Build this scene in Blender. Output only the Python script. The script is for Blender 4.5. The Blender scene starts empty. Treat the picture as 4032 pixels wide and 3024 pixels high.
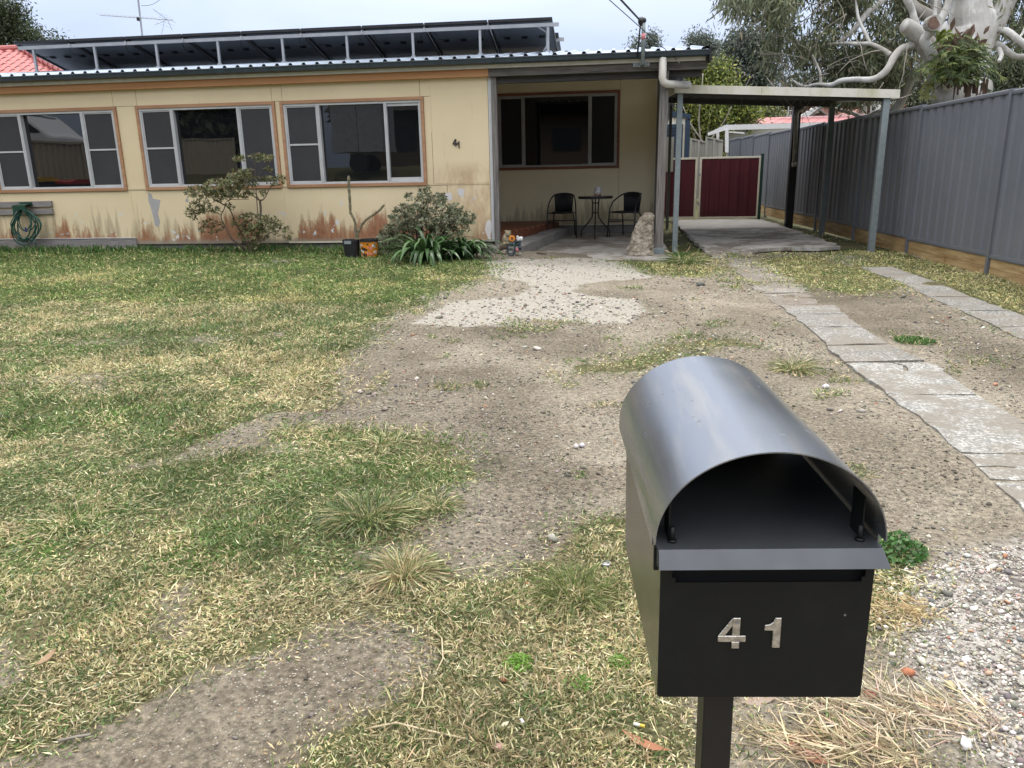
import bpy, math, random
import numpy as np
from mathutils import Vector, Matrix, noise as mnoise
random.seed(7); RNG = np.random.default_rng(11)
S = bpy.context.scene
COL = S.collection
R = math.radians
# ------------------------------------------------------------------ camera, sky, sun, exposure
H = 1.3                                     # camera height over the ground at its feet
F, PITCH, ROLL, YAW = 3028.0, R(15.2447), R(1.1296), R(7.6021)
cy, sy = math.cos(YAW), math.sin(YAW)
_f = np.array([-sy*math.cos(PITCH), cy*math.cos(PITCH), -math.sin(PITCH)])
_r = np.array([cy, sy, 0.0]); _d = np.cross(_f, _r)
_c, _s = math.cos(ROLL), math.sin(ROLL)
CR, CD, CF = _c*_r+_s*_d, -_s*_r+_c*_d, _f
cam = bpy.data.cameras.new('camera'); camo = bpy.data.objects.new('camera', cam); COL.objects.link(camo)
cam.sensor_width = 36; cam.lens = 36*F/4032; cam.clip_end = 2000; cam.clip_start = .05
m = Matrix.Identity(4)
for i in range(3):
    m[i][0] = CR[i]; m[i][1] = -CD[i]; m[i][2] = -CF[i]
m[0][3] = 0; m[1][3] = 0; m[2][3] = H
camo.matrix_world = m
S.camera = camo

W = bpy.data.worlds.new('World'); S.world = W; W.use_nodes = True
nt = W.node_tree; nt.nodes.clear()
wo = nt.nodes.new('ShaderNodeOutputWorld'); bg = nt.nodes.new('ShaderNodeBackground')
sky = nt.nodes.new('ShaderNodeTexSky'); sky.sky_type = 'NISHITA'; sky.sun_disc = False
sky.air_density = 1.0; sky.dust_density = 3.0
tc = nt.nodes.new('ShaderNodeTexCoord'); mp = nt.nodes.new('ShaderNodeMapping'); mp.inputs['Scale'].default_value = (1, 1, 3.2)
nz = nt.nodes.new('ShaderNodeTexNoise'); nz.inputs['Scale'].default_value = 2.4; nz.inputs['Detail'].default_value = 5
nz.inputs['Distortion'].default_value = .5
cr = nt.nodes.new('ShaderNodeValToRGB')
cr.color_ramp.elements[0].position = .3; cr.color_ramp.elements[0].color = (4.25, 5.1, 6.95, 1)
cr.color_ramp.elements[1].position = .72; cr.color_ramp.elements[1].color = (5.9, 6.65, 8.1, 1)
mx = nt.nodes.new('ShaderNodeMix'); mx.data_type = 'RGBA'; mx.inputs[0].default_value = .92
L = nt.links.new
L(tc.outputs['Generated'], mp.inputs[0]); L(mp.outputs[0], nz.inputs['Vector']); L(nz.outputs[0], cr.inputs[0])
# overcast law: the cloud layer is about three times as bright overhead as at the horizon
sx = nt.nodes.new('ShaderNodeSeparateXYZ'); L(tc.outputs['Generated'], sx.inputs[0])
mm = nt.nodes.new('ShaderNodeMath'); mm.operation = 'MULTIPLY_ADD'; mm.use_clamp = False; mm.inputs[1].default_value = 3.6; mm.inputs[2].default_value = .72
mc = nt.nodes.new('ShaderNodeClamp'); mc.inputs['Min'].default_value = .72; mc.inputs['Max'].default_value = 4.2
L(sx.outputs[2], mm.inputs[0]); L(mm.outputs[0], mc.inputs[0])
vm = nt.nodes.new('ShaderNodeVectorMath'); vm.operation = 'SCALE'; L(cr.outputs[0], vm.inputs[0]); L(mc.outputs[0], vm.inputs['Scale'])
# the cloud is whiter overhead than low down
wz = nt.nodes.new('ShaderNodeMapRange'); L(sx.outputs[2], wz.inputs[0]); wz.inputs[1].default_value = .15; wz.inputs[2].default_value = .7
wm = nt.nodes.new('ShaderNodeMix'); wm.data_type = 'RGBA'; wm.inputs[7].default_value = (6.9, 6.75, 6.7, 1)
L(wz.outputs[0], wm.inputs[0]); L(cr.outputs[0], wm.inputs[6]); L(wm.outputs[2], vm.inputs[0])
L(sky.outputs[0], mx.inputs[6]); L(vm.outputs[0], mx.inputs[7]); L(mx.outputs[2], bg.inputs[0]); L(bg.outputs[0], wo.inputs[0])
bg.inputs[1].default_value = .085
sun = bpy.data.lights.new('sun', 'SUN'); suno = bpy.data.objects.new('sun', sun); COL.objects.link(suno)
sun.energy = 1.5; sun.angle = R(14); sun.color = (1, .97, .92)
SD = Vector((.15, .45, .88)).normalized()
suno.rotation_euler = SD.to_track_quat('Z', 'Y').to_euler()
sky.sun_elevation = math.asin(SD.z); sky.sun_rotation = math.atan2(SD.x, SD.y)
S.view_settings.view_transform = 'Standard'; S.view_settings.look = 'None'; S.view_settings.gamma = 1
S.view_settings.exposure = 0.50; S.view_settings.use_curve_mapping = False

# ------------------------------------------------------------------ measuring helpers (surveyed from the viewpoint)
def ray(px, py):
    return CR*((px-2016)/F)+CD*((py-1512)/F)+CF
def at(px, py, Y):                          # where the sight line meets the vertical plane at distance Y
    v = ray(px, py); v = v*(Y/v[1]); return np.array([v[0], v[1], v[2]+H])
def atx(px, py, X):
    v = ray(px, py); v = v*(X/v[0]); return np.array([v[0], v[1], v[2]+H])
def sstep(a, b, x):
    t = np.clip((x-a)/(b-a), 0, 1); return t*t*(3-2*t)
def gh(x, y):                               # ground height
    x = np.asarray(x, float); y = np.asarray(y, float)
    B = np.interp(y, [-60, -12, -8, -3.5, -1, 0, 3, 6, 9, 20, 30, 60], [2.0, 1.8, 1.6, .5, .03, 0, .03, .05, .08, .08, .3, .5])
    Lm = np.interp(x, [-12, -3, -1.7, 0, 1.2], [.17, .16, .14, .03, 0])
    z = B+Lm*sstep(5, 11.5, y)
    z = z+np.interp(x, [-40, -18, -14.5, -13, -9.5], [1.6, 1.6, .45, .3, 0])*sstep(-3, 2, y)
    z = z+.05*sstep(10.6, 12, y)*sstep(.8, 1.3, x)
    z = z+.012*np.sin(x*1.9+1.3*np.sin(y*1.1))*np.sin(y*1.7+x)*(np.abs(x) < 8)
    return z
def G(px, py):                              # where the sight line meets the ground
    v = ray(px, py); t = -1.25/v[2]
    for _ in range(12):
        t = (float(gh(v[0]*t, v[1]*t))-H)/v[2]
    return np.array([v[0]*t, v[1]*t, v[2]*t+H])

# ------------------------------------------------------------------ materials
def MAT(name):
    mt = bpy.data.materials.new(name); mt.use_nodes = True; return mt
class N:
    """tiny node helper"""
    def __init__(s, mt):
        s.mt = mt; s.t = mt.node_tree; s.b = s.t.nodes['Principled BSDF']; s.pos = None
    def node(s, typ, **kw):
        n = s.t.nodes.new(typ)
        for k, v in kw.items(): setattr(n, k, v)
        return n
    def link(s, a, b): s.t.links.new(a, b)
    def P(s):
        if s.pos is None:
            s.pos = s.node('ShaderNodeNewGeometry').outputs['Position']
        return s.pos
    def mapping(s, scale, vec=None):
        n = s.node('ShaderNodeMapping'); n.inputs['Scale'].default_value = scale
        s.link(vec or s.P(), n.inputs[0]); return n.outputs[0]
    def noise(s, scale, detail=4, rough=.55, vec=None, dist=0, stretch=None):
        n = s.node('ShaderNodeTexNoise'); n.inputs['Scale'].default_value = scale
        n.inputs['Detail'].default_value = detail; n.inputs['Roughness'].default_value = rough
        n.inputs['Distortion'].default_value = dist
        v = vec or (s.mapping(stretch) if stretch else s.P())
        s.link(v, n.inputs['Vector']); return n.outputs[0]
    def voro(s, scale, out='Distance', vec=None, feature='F1'):
        n = s.node('ShaderNodeTexVoronoi', feature=feature); n.inputs['Scale'].default_value = scale
        s.link(vec or s.P(), n.inputs['Vector']); return n.outputs[out]
    def ramp(s, fac, stops):
        n = s.node('ShaderNodeValToRGB'); e = n.color_ramp.elements
        while len(e) > 1: e.remove(e[0])
        first = True
        for p, c in stops:
            c = (c, c, c) if isinstance(c, (int, float)) else c
            if first: el = e[0]; el.position = p; first = False
            else: el = e.new(p)
            el.color = (*c, 1)
        s.link(fac, n.inputs[0]); return n.outputs[0]
    def mix(s, fac, a, b, blend='MIX'):
        n = s.node('ShaderNodeMix', data_type='RGBA', blend_type=blend)
        for sock, v in ((n.inputs[0], fac), (n.inputs[6], a), (n.inputs[7], b)):
            if isinstance(v, (int, float)): sock.default_value = v if sock.type == 'VALUE' else (v, v, v, 1)
            elif isinstance(v, tuple): sock.default_value = (*v, 1)
            else: s.link(v, sock)
        return n.outputs[2]
    def math(s, op, a, b=0.0, clamp=False):
        n = s.node('ShaderNodeMath', operation=op, use_clamp=clamp)
        for i, v in enumerate((a, b)):
            if isinstance(v, (int, float)): n.inputs[i].default_value = v
            else: s.link(v, n.inputs[i])
        return n.outputs[0]
    def attr(s, name, out='Color'):
        return s.node('ShaderNodeAttribute', attribute_name=name).outputs[out]
    def sepxyz(s, vec=None):
        n = s.node('ShaderNodeSeparateXYZ'); s.link(vec or s.P(), n.inputs[0]); return n.outputs
    def bump(s, h, strength=.3, dist=.01):
        n = s.node('ShaderNodeBump'); n.inputs['Strength'].default_value = strength; n.inputs['Distance'].default_value = dist
        s.link(h, n.inputs['Height']); s.link(n.outputs[0], s.b.inputs['Normal'])
    def col(s, c):
        if isinstance(c, tuple): s.b.inputs['Base Color'].default_value = (*c, 1)
        else: s.link(c, s.b.inputs['Base Color'])
    def rough(s, r):
        if isinstance(r, (int, float)): s.b.inputs['Roughness'].default_value = r
        else: s.link(r, s.b.inputs['Roughness'])
    def metal(s, v): s.b.inputs['Metallic'].default_value = v
def simple(name, c, rough=.6, metal=0, var=.15, scale=6, bump=0, bscale=60, stretch=None, spec=None):
    mt = MAT(name); n = N(mt)
    f = n.noise(scale, 4, stretch=stretch)
    lo = tuple(max(0, v*(1-var)) for v in c); hi = tuple(v*(1+var) for v in c)
    n.col(n.ramp(f, [(.3, lo), (.7, hi)])); n.rough(rough); n.metal(metal)
    if spec is not None: n.b.inputs['Specular IOR Level'].default_value = spec
    if bump: n.bump(n.noise(bscale, 3, stretch=stretch), bump, .004)
    return mt
M = {}
M['charcoal'] = simple('charcoal_coating', (.085, .093, .102), .36, metal=.5, var=.2, scale=9)
def _dome():
    mt = MAT('dome_coating'); n = N(mt)
    st = n.noise(30, 3, stretch=(1.0, .12, 1.0)); sp = n.voro(34)
    spot = n.ramp(sp, [(.08, 1.0), (.14, 0.0)]); sel = n.ramp(n.noise(9, 2), [(.48, 0.0), (.56, 1.0)])
    spot = n.math('MULTIPLY', spot, sel)
    c = n.mix(n.ramp(st, [(.48, 0.0), (.68, .8)]), (.235, .255, .285), (.33, .325, .31))
    c = n.mix(n.math('MULTIPLY', spot, .6), c, (.05, .052, .055)); n.col(c)
    n.metal(.75); n.rough(n.mix(spot, n.ramp(n.noise(4, 4), [(.35, .17), (.7, .30)]), .6)); return mt
M['dome'] = _dome()
M['black'] = simple('black_metal', (.012, .012, .013), .42, var=.3)
M['dark'] = simple('dark_inside', (.004, .004, .005), .9)
M['steel'] = simple('brushed_steel_digit', (.55, .53, .5), .32, metal=.85, var=.35, scale=120, bump=.3, bscale=400)
M['galv'] = simple('galvanised_steel', (.25, .29, .30), .5, metal=.35, var=.12, scale=18, bump=.05)
M['galv_light'] = simple('alu_rail', (.36, .37, .39), .45, metal=.4, var=.1)
def _fence():
    mt = MAT('grey_sheet_steel'); n = N(mt); z = n.sepxyz()[2]; f = n.noise(1.5, 4); g = n.noise(7, 5, .65, stretch=(1, 1, .25))
    c = n.ramp(f, [(.3, (.120, .131, .150)), (.7, (.142, .153, .173))]); sp = n.math('MULTIPLY', n.ramp(g, [(.5, 0.0), (.7, .5)]), n.ramp(z, [(.25, 1.0), (.75, 0.0)]))
    n.col(n.mix(sp, c, (.20, .17, .13))); n.rough(n.ramp(g, [(.3, .36), (.7, .52)])); return mt
M['fence'] = _fence()
M['fence_beige'] = simple('beige_sheet_steel', (.30, .29, .25), .5, var=.08, scale=2)
M['fence_cream'] = simple('cream_sheet_steel', (.42, .37, .28), .5, var=.08, scale=2)
M['maroon'] = simple('maroon_sheet_steel', (.065, .007, .014), .45, var=.15, scale=2)
M['cream_paint'] = simple('cream_paint', (.60, .57, .47), .5, var=.12, scale=4)
M['white_alu'] = simple('white_aluminium', (.47, .475, .48), .42, var=.08, scale=5)
M['gutter'] = simple('blue_grey_gutter', (.030, .045, .058), .38, var=.25, scale=3, stretch=(4, 1, 1))
M['pvc'] = simple('white_pvc', (.62, .60, .54), .4, var=.1, scale=8)
M['screen'] = simple('fly_screen', (.032, .032, .035), .8, var=.12, scale=3)
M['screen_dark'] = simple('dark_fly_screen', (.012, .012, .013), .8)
M['green_plastic'] = simple('green_plastic', (.006, .045, .030), .4, var=.3)
M['hose'] = simple('green_hose', (.008, .070, .050), .38, var=.35, scale=14)
M['blackpot'] = simple('black_plastic', (.014, .015, .018), .45, var=.3)
M['terracotta_deck'] = simple('stained_deck_timber', (.15, .048, .022), .55, var=.35, scale=14, stretch=(6, .4, 6))
M['greenpost'] = simple('green_post', (.010, .038, .030), .5)
M['shedblue'] = simple('blue_trim', (.012, .03, .06), .5)
M['redroof'] = simple('red_metal_roof', (.37, .115, .11), .55, var=.1, scale=.6)
M['whiteroof'] = simple('white_metal_roof', (.62, .62, .62), .5, var=.06)
M['farbrick'] = simple('far_brick', (.20, .09, .06), .8, var=.25, scale=3)
M['farwhite'] = simple('far_white', (.62, .6, .57), .7)
M['farglass'] = simple('far_glass', (.02, .022, .025), .15)
M['teal'] = simple('teal_roof', (.10, .28, .22), .6)
M['pinkroof'] = simple('pink_tile_roof', (.42, .22, .18), .8, var=.2, scale=4)
M['panelback'] = simple('panel_backsheet', (.125, .135, .155), .55, var=.15, scale=2)
M['panelframe'] = simple('panel_frame', (.012, .012, .014), .4)
M['panelglass'] = simple('panel_glass', (.01, .014, .03), .12)
M['wire'] = simple('cable', (.02, .02, .022), .6)
M['tin'] = simple('printed_tin', (.45, .45, .46), .4, var=.5, scale=28)
M['digits'] = simple('dark_digit', (.035, .03, .03), .5)
def _glass():
    mt = MAT('window_glass'); n = N(mt); n.col((.006, .007, .008)); n.rough(.012)
    n.b.inputs['IOR'].default_value = 1.75
    n.bump(n.noise(1.4, 2), .05, .02); return mt
M['glass'] = _glass()
def wood(name, a, b, rough=.7, scale=5, stretch=(.25, 6, 6), bump=.25, dark=None):
    mt = MAT(name); n = N(mt); f = n.noise(scale, 6, .65, stretch=stretch); g = n.noise(.9, 3)
    c = n.ramp(f, [(.32, a), (.62, b)])
    if dark: c = n.mix(n.ramp(g, [(.48, 0.0), (.68, .8)]), c, dark)
    n.col(c); n.rough(rough); n.bump(f, bump, .004); return mt
M['beam'] = wood('orange_primed_timber', (.42, .185, .065), (.53, .27, .115), .55, 3, (.15, 5, 5), .08, (.46, .20, .075))
M['trim'] = wood('window_trim_timber', (.30, .15, .075), (.41, .23, .125), .6, 5, (.3, 3, 3), .08)
M['weathered'] = wood('weathered_grey_timber', (.040, .036, .032), (.155, .142, .13), .85, 7, (.35, 9, 5), .4)
M['weathered_v'] = wood('weathered_post_timber', (.055, .05, .046), (.22, .205, .19), .85, 7, (9, 9, .3), .4)
M['darkwood'] = wood('dark_shaded_timber', (.020, .018, .016), (.055, .050, .046), .85, 7, (.35, 9, 5), .4)  # weathered timber darkened, porch shade put into its colour
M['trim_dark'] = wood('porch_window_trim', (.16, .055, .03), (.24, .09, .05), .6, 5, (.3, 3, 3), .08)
M['plank'] = wood('bare_grey_plank', (.13, .12, .118), (.27, .25, .24), .85, 8, (.5, 9, 9), .3)
M['sleeper'] = wood('treated_pine_sleeper', (.20, .105, .032), (.45, .33, .16), .8, 3.2, (3, .5, 5), .3, (.30, .19, .085))
def _wall(name, porch=False):
    mt = MAT(name); n = N(mt); xyz = n.sepxyz(); z = xyz[2]
    base = n.ramp(n.noise(.8, 4), [(.3, (.64, .525, .33)), (.7, (.72, .60, .395))] if not porch else [(.3, (.70, .60, .40)), (.7, (.77, .67, .46))])  # porch: same cream paint, lightened to make up for the shade there
    streak = n.noise(7, 5, .6, stretch=(1.4, 1.4, .16)); fine = n.noise(22, 5, .7, stretch=(1, 1, .5))
    low = n.node('ShaderNodeMapRange'); n.link(z, low.inputs[0])
    low.inputs[1].default_value = .30; low.inputs[2].default_value = 1.0; low.inputs[3].default_value = 1; low.inputs[4].default_value = 0
    lowf = low.outputs[0]
    # grey-brown grime streaks rising from the base
    g = n.math('SUBTRACT', n.math('ADD', streak, n.math('MULTIPLY', lowf, .34)), .655)
    g = n.ramp(g, [(-.0, 0.0), (.12, .62)])
    c = n.mix(g, base, (.33, .27, .17))
    if not porch:
        # rusty algae at the foot of the wall
        l2 = n.node('ShaderNodeMapRange'); n.link(z, l2.inputs[0])
        l2.inputs[1].default_value = .38; l2.inputs[2].default_value = .86; l2.inputs[3].default_value = 1; l2.inputs[4].default_value = 0
        big = n.noise(1.5, 3, stretch=(1, 1, .1))
        r = n.math('ADD', n.math('MULTIPLY', streak, .62), n.math('MULTIPLY', big, 1.15))
        r = n.math('ADD', r, n.math('MULTIPLY', l2.outputs[0], .34))
        r = n.math('SUBTRACT', n.math('ADD', r, n.math('MULTIPLY', n.math('SUBTRACT', n.noise(2.6, 4, .6, stretch=(1, 1, .3)), .5), .7)), 1.07); r = n.math('ADD', r, n.math('MULTIPLY', n.math('SUBTRACT', fine, .5), .40))
        r = n.ramp(r, [(0.0, 0.0), (.07, .5), (.16, .88)])
        r = n.math('MULTIPLY', r, n.ramp(l2.outputs[0], [(0.0, 0.0), (.25, 1.0)]))
        c = n.mix(r, c, n.ramp(fine, [(.35, (.20, .060, .022)), (.62, (.34, .145, .065))]))
        # grey foot band
        foot = n.math('ADD', z, n.math('MULTIPLY', n.noise(9, 3), .06)); foot = n.ramp(foot, [(.395, .75), (.45, 0.0)])
        c = n.mix(foot, c, (.27, .245, .20))
        # flaked paint showing white
        fl = n.math('MULTIPLY', n.ramp(n.noise(5.5, 4, .6), [(.665, 0.0), (.672, 1.0)]), n.ramp(z, [(.3, 1.0), (1.0, 1.0), (1.02, 0.0)]))
        c = n.mix(fl, c, (.62, .60, .58))
        # brown run-off near the corner by the number
        rx = n.math('MULTIPLY', n.ramp(n.math('ADD', n.math('MULTIPLY', xyz[0], .2), 1), [(.44, 0.0), (.55, 1.0)]), n.ramp(n.math('MULTIPLY', z, .5), [(.4, .9), (.66, .8), (.76, 0.0)]))
        rr = n.math('MULTIPLY', rx, n.ramp(n.noise(4.5, 5, .65, stretch=(1.2, 1, .5)), [(.34, 0.0), (.56, .9)]))
        c = n.mix(rr, c, n.ramp(fine, [(.3, (.40, .235, .115)), (.7, (.47, .36, .22))]))
    n.col(c); n.rough(.62); n.bump(n.noise(40, 3), .06, .003); return mt
M['wall'] = _wall('cream_fibro_paint'); M['porchwall'] = _wall('lightened_fibro_paint', True)
M['patch'] = simple('grey_undercoat_patch', (.36, .35, .35), .7, var=.08)
M['whitepatch'] = simple('bare_white_patch', (.60, .585, .57), .7, var=.06)
def _conc(name, a, b, agg=0.0, rough=.9, dirt=None):
    mt = MAT(name); n = N(mt); f = n.noise(3, 6, .65); c = n.ramp(f, [(.3, a), (.7, b)])
    v = n.voro(85, 'Color'); vr = n.node('ShaderNodeSeparateColor'); n.link(v, vr.inputs[0])
    d = n.voro(85, 'Distance')
    peb = n.ramp(vr.outputs[0], [(0.0, tuple(x*.35 for x in a)), (.45, a), (.8, tuple(min(1, x*1.5) for x in b)), (1, (.75, .73, .68))])
    c = n.mix(agg, c, peb); c = n.mix(n.ramp(d, [(.45, 0.0), (.75, agg*.6)]), c, tuple(x*.45 for x in a)) if agg else c
    st = n.noise(1.3, 5); c = n.mix(n.ramp(st, [(.5, 0.0), (.75, .5)]), c, tuple(x*.55 for x in a))
    if dirt: c = n.mix(n.ramp(n.math('ADD', n.noise(1.6, 6, .7), n.math('MULTIPLY', n.noise(9, 4, .7), .25)), [(.58, 0.0), (.68, .85)]), c, dirt)
    if agg:
        dm = n.math('ADD', n.math('MULTIPLY', n.noise(3.2, 5, .7), .8), n.math('MULTIPLY', n.noise(20, 4, .7), .35))
        c = n.mix(n.ramp(dm, [(.53, 0.0), (.64, .9)]), c, n.mix(n.noise(60, 3), (.12, .108, .088), (.25, .225, .185)))
    n.col(c); n.rough(rough); n.bump(n.noise(70, 4) if not agg else d, .35, .006); return mt
M['slab'] = _conc('exposed_aggregate_concrete', (.215, .212, .195), (.345, .34, .32), .5)
M['slabdark'] = _conc('dark_strip_concrete', (.15, .146, .132), (.26, .252, .232), .45)
M['patio'] = _conc('patio_concrete', (.24, .225, .20), (.38, .36, .33), 0, .9, (.14, .115, .09))
M['carslab'] = _conc('carport_concrete', (.28, .27, .245), (.46, .445, .41), 0, .9, (.13, .105, .08))
M['kerb'] = _conc('grey_step_concrete', (.15, .145, .135), (.25, .24, .225), 0)
def _rock():
    mt = MAT('weathered_rock'); n = N(mt); f = n.noise(9, 8, .7); v = n.voro(16)
    c = n.ramp(f, [(.32, (.10, .082, .06)), (.5, (.27, .235, .18)), (.66, (.46, .42, .35))])
    n.col(n.mix(n.ramp(v, [(.0, .5), (.25, 0.0)]), c, (.09, .075, .055))); n.rough(.95); n.bump(n.noise(30, 6, .7), .9, .03); return mt
M['rock'] = _rock()
def _bark():
    mt = MAT('white_gum_bark'); n = N(mt); f = n.noise(1.6, 5, .6, stretch=(1.3, 1.3, .45), dist=.6); g = n.noise(9, 5, .6, stretch=(1, 1, .3))
    c = n.ramp(f, [(.32, (.24, .215, .18)), (.44, (.42, .41, .385)), (.55, (.57, .57, .55)), (.7, (.64, .64, .615))]); c = n.mix(n.ramp(n.noise(3.2, 5, .7, stretch=(1, 1, .6)), [(.53, 0.0), (.58, .6)]), c, (.38, .36, .325))
    c = n.mix(n.ramp(g, [(.62, 0.0), (.74, .5)]), c, (.22, .20, .175)); n.col(c); n.rough(.8); n.bump(g, .4, .03); return mt
M['gumbark'] = _bark()
M['bark'] = simple('brown_bark', (.10, .075, .055), .9, var=.35, scale=20, bump=.4)
M['palebark'] = simple('pale_grey_bark', (.26, .235, .20), .85, var=.3, scale=6, bump=.3)
M['deadfrond'] = simple('dead_frond', (.13, .085, .06), .85, var=.5, scale=9)
M['cactus'] = simple('cactus_skin', (.16, .14, .085), .75, var=.4, scale=24, bump=.4)
def leafmat(name, rough=.5, trans=.25):
    mt = MAT(name); n = N(mt); n.link(n.attr('col'), n.b.inputs['Base Color']); n.rough(rough)
    n.b.inputs['Specular IOR Level'].default_value = .35
    if trans:
        tr = n.node('ShaderNodeBsdfTranslucent'); n.link(n.attr('col'), tr.inputs[0])
        ms = n.node('ShaderNodeMixShader'); ms.inputs[0].default_value = trans
        out = n.t.nodes['Material Output']
        n.link(n.b.outputs[0], ms.inputs[1]); n.link(tr.outputs[0], ms.inputs[2]); n.link(ms.outputs[0], out.inputs[0])
    return mt
M['leaf'] = leafmat('leaf'); M['blade'] = leafmat('grass_blade', .55, .2)
M['stone'] = leafmat('pebble', .85, 0)
M['strap'] = leafmat('strap_leaf', .38, .1)

# ------------------------------------------------------------------ mesh helpers
def nploft(name, V, Fq, mat, colr=None, smooth=False, tri=None):
    """mesh from numpy arrays; Fq (n,4) quads, tri (n,3) triangles"""
    me = bpy.data.meshes.new(name); V = np.ascontiguousarray(V, dtype=np.float32)
    nq = 0 if Fq is None else len(Fq); ntr = 0 if tri is None else len(tri)
    me.vertices.add(len(V)); me.vertices.foreach_set('co', V.ravel())
    idx = []
    if nq: idx.append(np.asarray(Fq).ravel())
    if ntr: idx.append(np.asarray(tri).ravel())
    idx = np.concatenate(idx).astype(np.int32)
    me.loops.add(len(idx)); me.loops.foreach_set('vertex_index', idx)
    tot = np.concatenate([np.full(nq, 4), np.full(ntr, 3)]).astype(np.int32)
    st = np.concatenate([[0], np.cumsum(tot)[:-1]]).astype(np.int32)
    me.polygons.add(nq+ntr); me.polygons.foreach_set('loop_start', st)
    try: me.polygons.foreach_set('loop_total', tot)
    except Exception: pass
    if smooth: me.polygons.foreach_set('use_smooth', np.ones(nq+ntr, dtype=bool))
    me.update(calc_edges=True)
    if colr is not None:
        a = me.color_attributes.new('col', 'FLOAT_COLOR', 'POINT')
        c4 = np.ones((len(V), 4), np.float32); c4[:, :3] = colr; a.data.foreach_set('color', c4.ravel())
    if mat: me.materials.append(mat)
    return me
def ploc(o):
    v = Vector((0, 0, 0))
    while o is not None: v = v+o.location; o = o.parent
    return v
def link(name, me, parent=None, origin=None):
    """link a mesh whose vertices are given in world coordinates"""
    o = bpy.data.objects.new(name, me); COL.objects.link(o)
    base = ploc(parent) if parent is not None else Vector((0, 0, 0))
    if parent is not None: o.parent = parent
    if origin is None:
        n = len(me.vertices); a = np.empty(n*3, np.float32); me.vertices.foreach_get('co', a); a = a.reshape(-1, 3)
        origin = Vector(((a[:, 0].min()+a[:, 0].max())/2, (a[:, 1].min()+a[:, 1].max())/2, a[:, 2].min()))
    origin = Vector(origin); me.transform(Matrix.Translation(-origin)); o.location = origin-base
    return o
class MB:
    def __init__(s): s.v = []; s.f = []; s.m = []; s.sm = []; s.mi = 0; s.smooth = False
    def add(s, vs, fs):
        b = len(s.v); s.v += [tuple(map(float, p)) for p in vs]
        for f in fs: s.f.append([b+i for i in f]); s.m.append(s.mi); s.sm.append(s.smooth)
        return s
    def box(s, a, b):
        x0, y0, z0 = (min(a[i], b[i]) for i in range(3)); x1, y1, z1 = (max(a[i], b[i]) for i in range(3))
        return s.add([(x0, y0, z0), (x1, y0, z0), (x1, y1, z0), (x0, y1, z0), (x0, y0, z1), (x1, y0, z1), (x1, y1, z1), (x0, y1, z1)],
                     [(0, 3, 2, 1), (4, 5, 6, 7), (0, 1, 5, 4), (1, 2, 6, 5), (2, 3, 7, 6), (3, 0, 4, 7)])
    def prism(s, poly, y0, y1, ax='y'):
        """polygon (a,b) extruded along an axis: y -> (x,z), z -> (x,y), x -> (y,z)"""
        n = len(poly)
        f = {'y': lambda a, b, c: (a, c, b), 'z': lambda a, b, c: (a, b, c), 'x': lambda a, b, c: (c, a, b)}[ax]
        vs = [f(a, b, y0) for a, b in poly]+[f(a, b, y1) for a, b in poly]
        fs = [tuple(range(n))[::-1], tuple(range(n, 2*n))]+[(i, (i+1) % n, n+(i+1) % n, n+i) for i in range(n)]
        return s.add(vs, fs)
    def tube(s, pts, rad, seg=8, caps=True):
        pts = [Vector(p) for p in pts]; n = len(pts)
        rad = [rad]*n if isinstance(rad, (int, float)) else rad
        vs = []; up = Vector((0, 0, 1)); prev = None
        for i, p in enumerate(pts):
            t = (pts[min(i+1, n-1)]-pts[max(i-1, 0)]).normalized()
            if prev is None:
                a = t.cross(up); a = t.cross(Vector((1, 0, 0))) if a.length < .05 else a
            else: a = prev-t*prev.dot(t)
            a.normalize(); prev = a; b = t.cross(a)
            for k in range(seg):
                an = 2*math.pi*k/seg; vs.append(p+(a*math.cos(an)+b*math.sin(an))*rad[i])
        fs = [(i*seg+k, i*seg+(k+1) % seg, (i+1)*seg+(k+1) % seg, (i+1)*seg+k) for i in range(n-1) for k in range(seg)]
        if caps: fs += [tuple(range(seg))[::-1], tuple(range((n-1)*seg, n*seg))]
        return s.add(vs, fs)
    def lathe(s, prof, c=(0, 0, 0), seg=20):
        vs = [(c[0]+r*math.cos(2*math.pi*k/seg), c[1]+r*math.sin(2*math.pi*k/seg), c[2]+z) for r, z in prof for k in range(seg)]
        n = len(prof)
        fs = [(i*seg+k, i*seg+(k+1) % seg, (i+1)*seg+(k+1) % seg, (i+1)*seg+k) for i in range(n-1) for k in range(seg)]
        fs += [tuple(range(seg))[::-1], tuple(range((n-1)*seg, n*seg))]
        return s.add(vs, fs)
    def blob(s, c, r, seg=12, rings=8, nz=0, nsc=3):
        vs = []; c = Vector(c); r = (r, r, r) if isinstance(r, (int, float)) else r
        for i in range(1, rings):
            th = math.pi*i/rings
            for k in range(seg):
                ph = 2*math.pi*k/seg; d = Vector((math.sin(th)*math.cos(ph), math.sin(th)*math.sin(ph), math.cos(th)))
                q = 1+(nz*mnoise.noise(d*nsc+c) if nz else 0); vs.append((c.x+d.x*r[0]*q, c.y+d.y*r[1]*q, c.z+d.z*r[2]*q))
        top = len(vs); vs += [(c.x, c.y, c.z+r[2]), (c.x, c.y, c.z-r[2])]
        fs = [(i*seg+k, (i+1)*seg+k, (i+1)*seg+(k+1) % seg, i*seg+(k+1) % seg) for i in range(rings-2) for k in range(seg)]
        fs += [(top, k, (k+1) % seg) for k in range(seg)]+[(top+1, (rings-2)*seg+(k+1) % seg, (rings-2)*seg+k) for k in range(seg)]
        return s.add(vs, fs)
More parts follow.
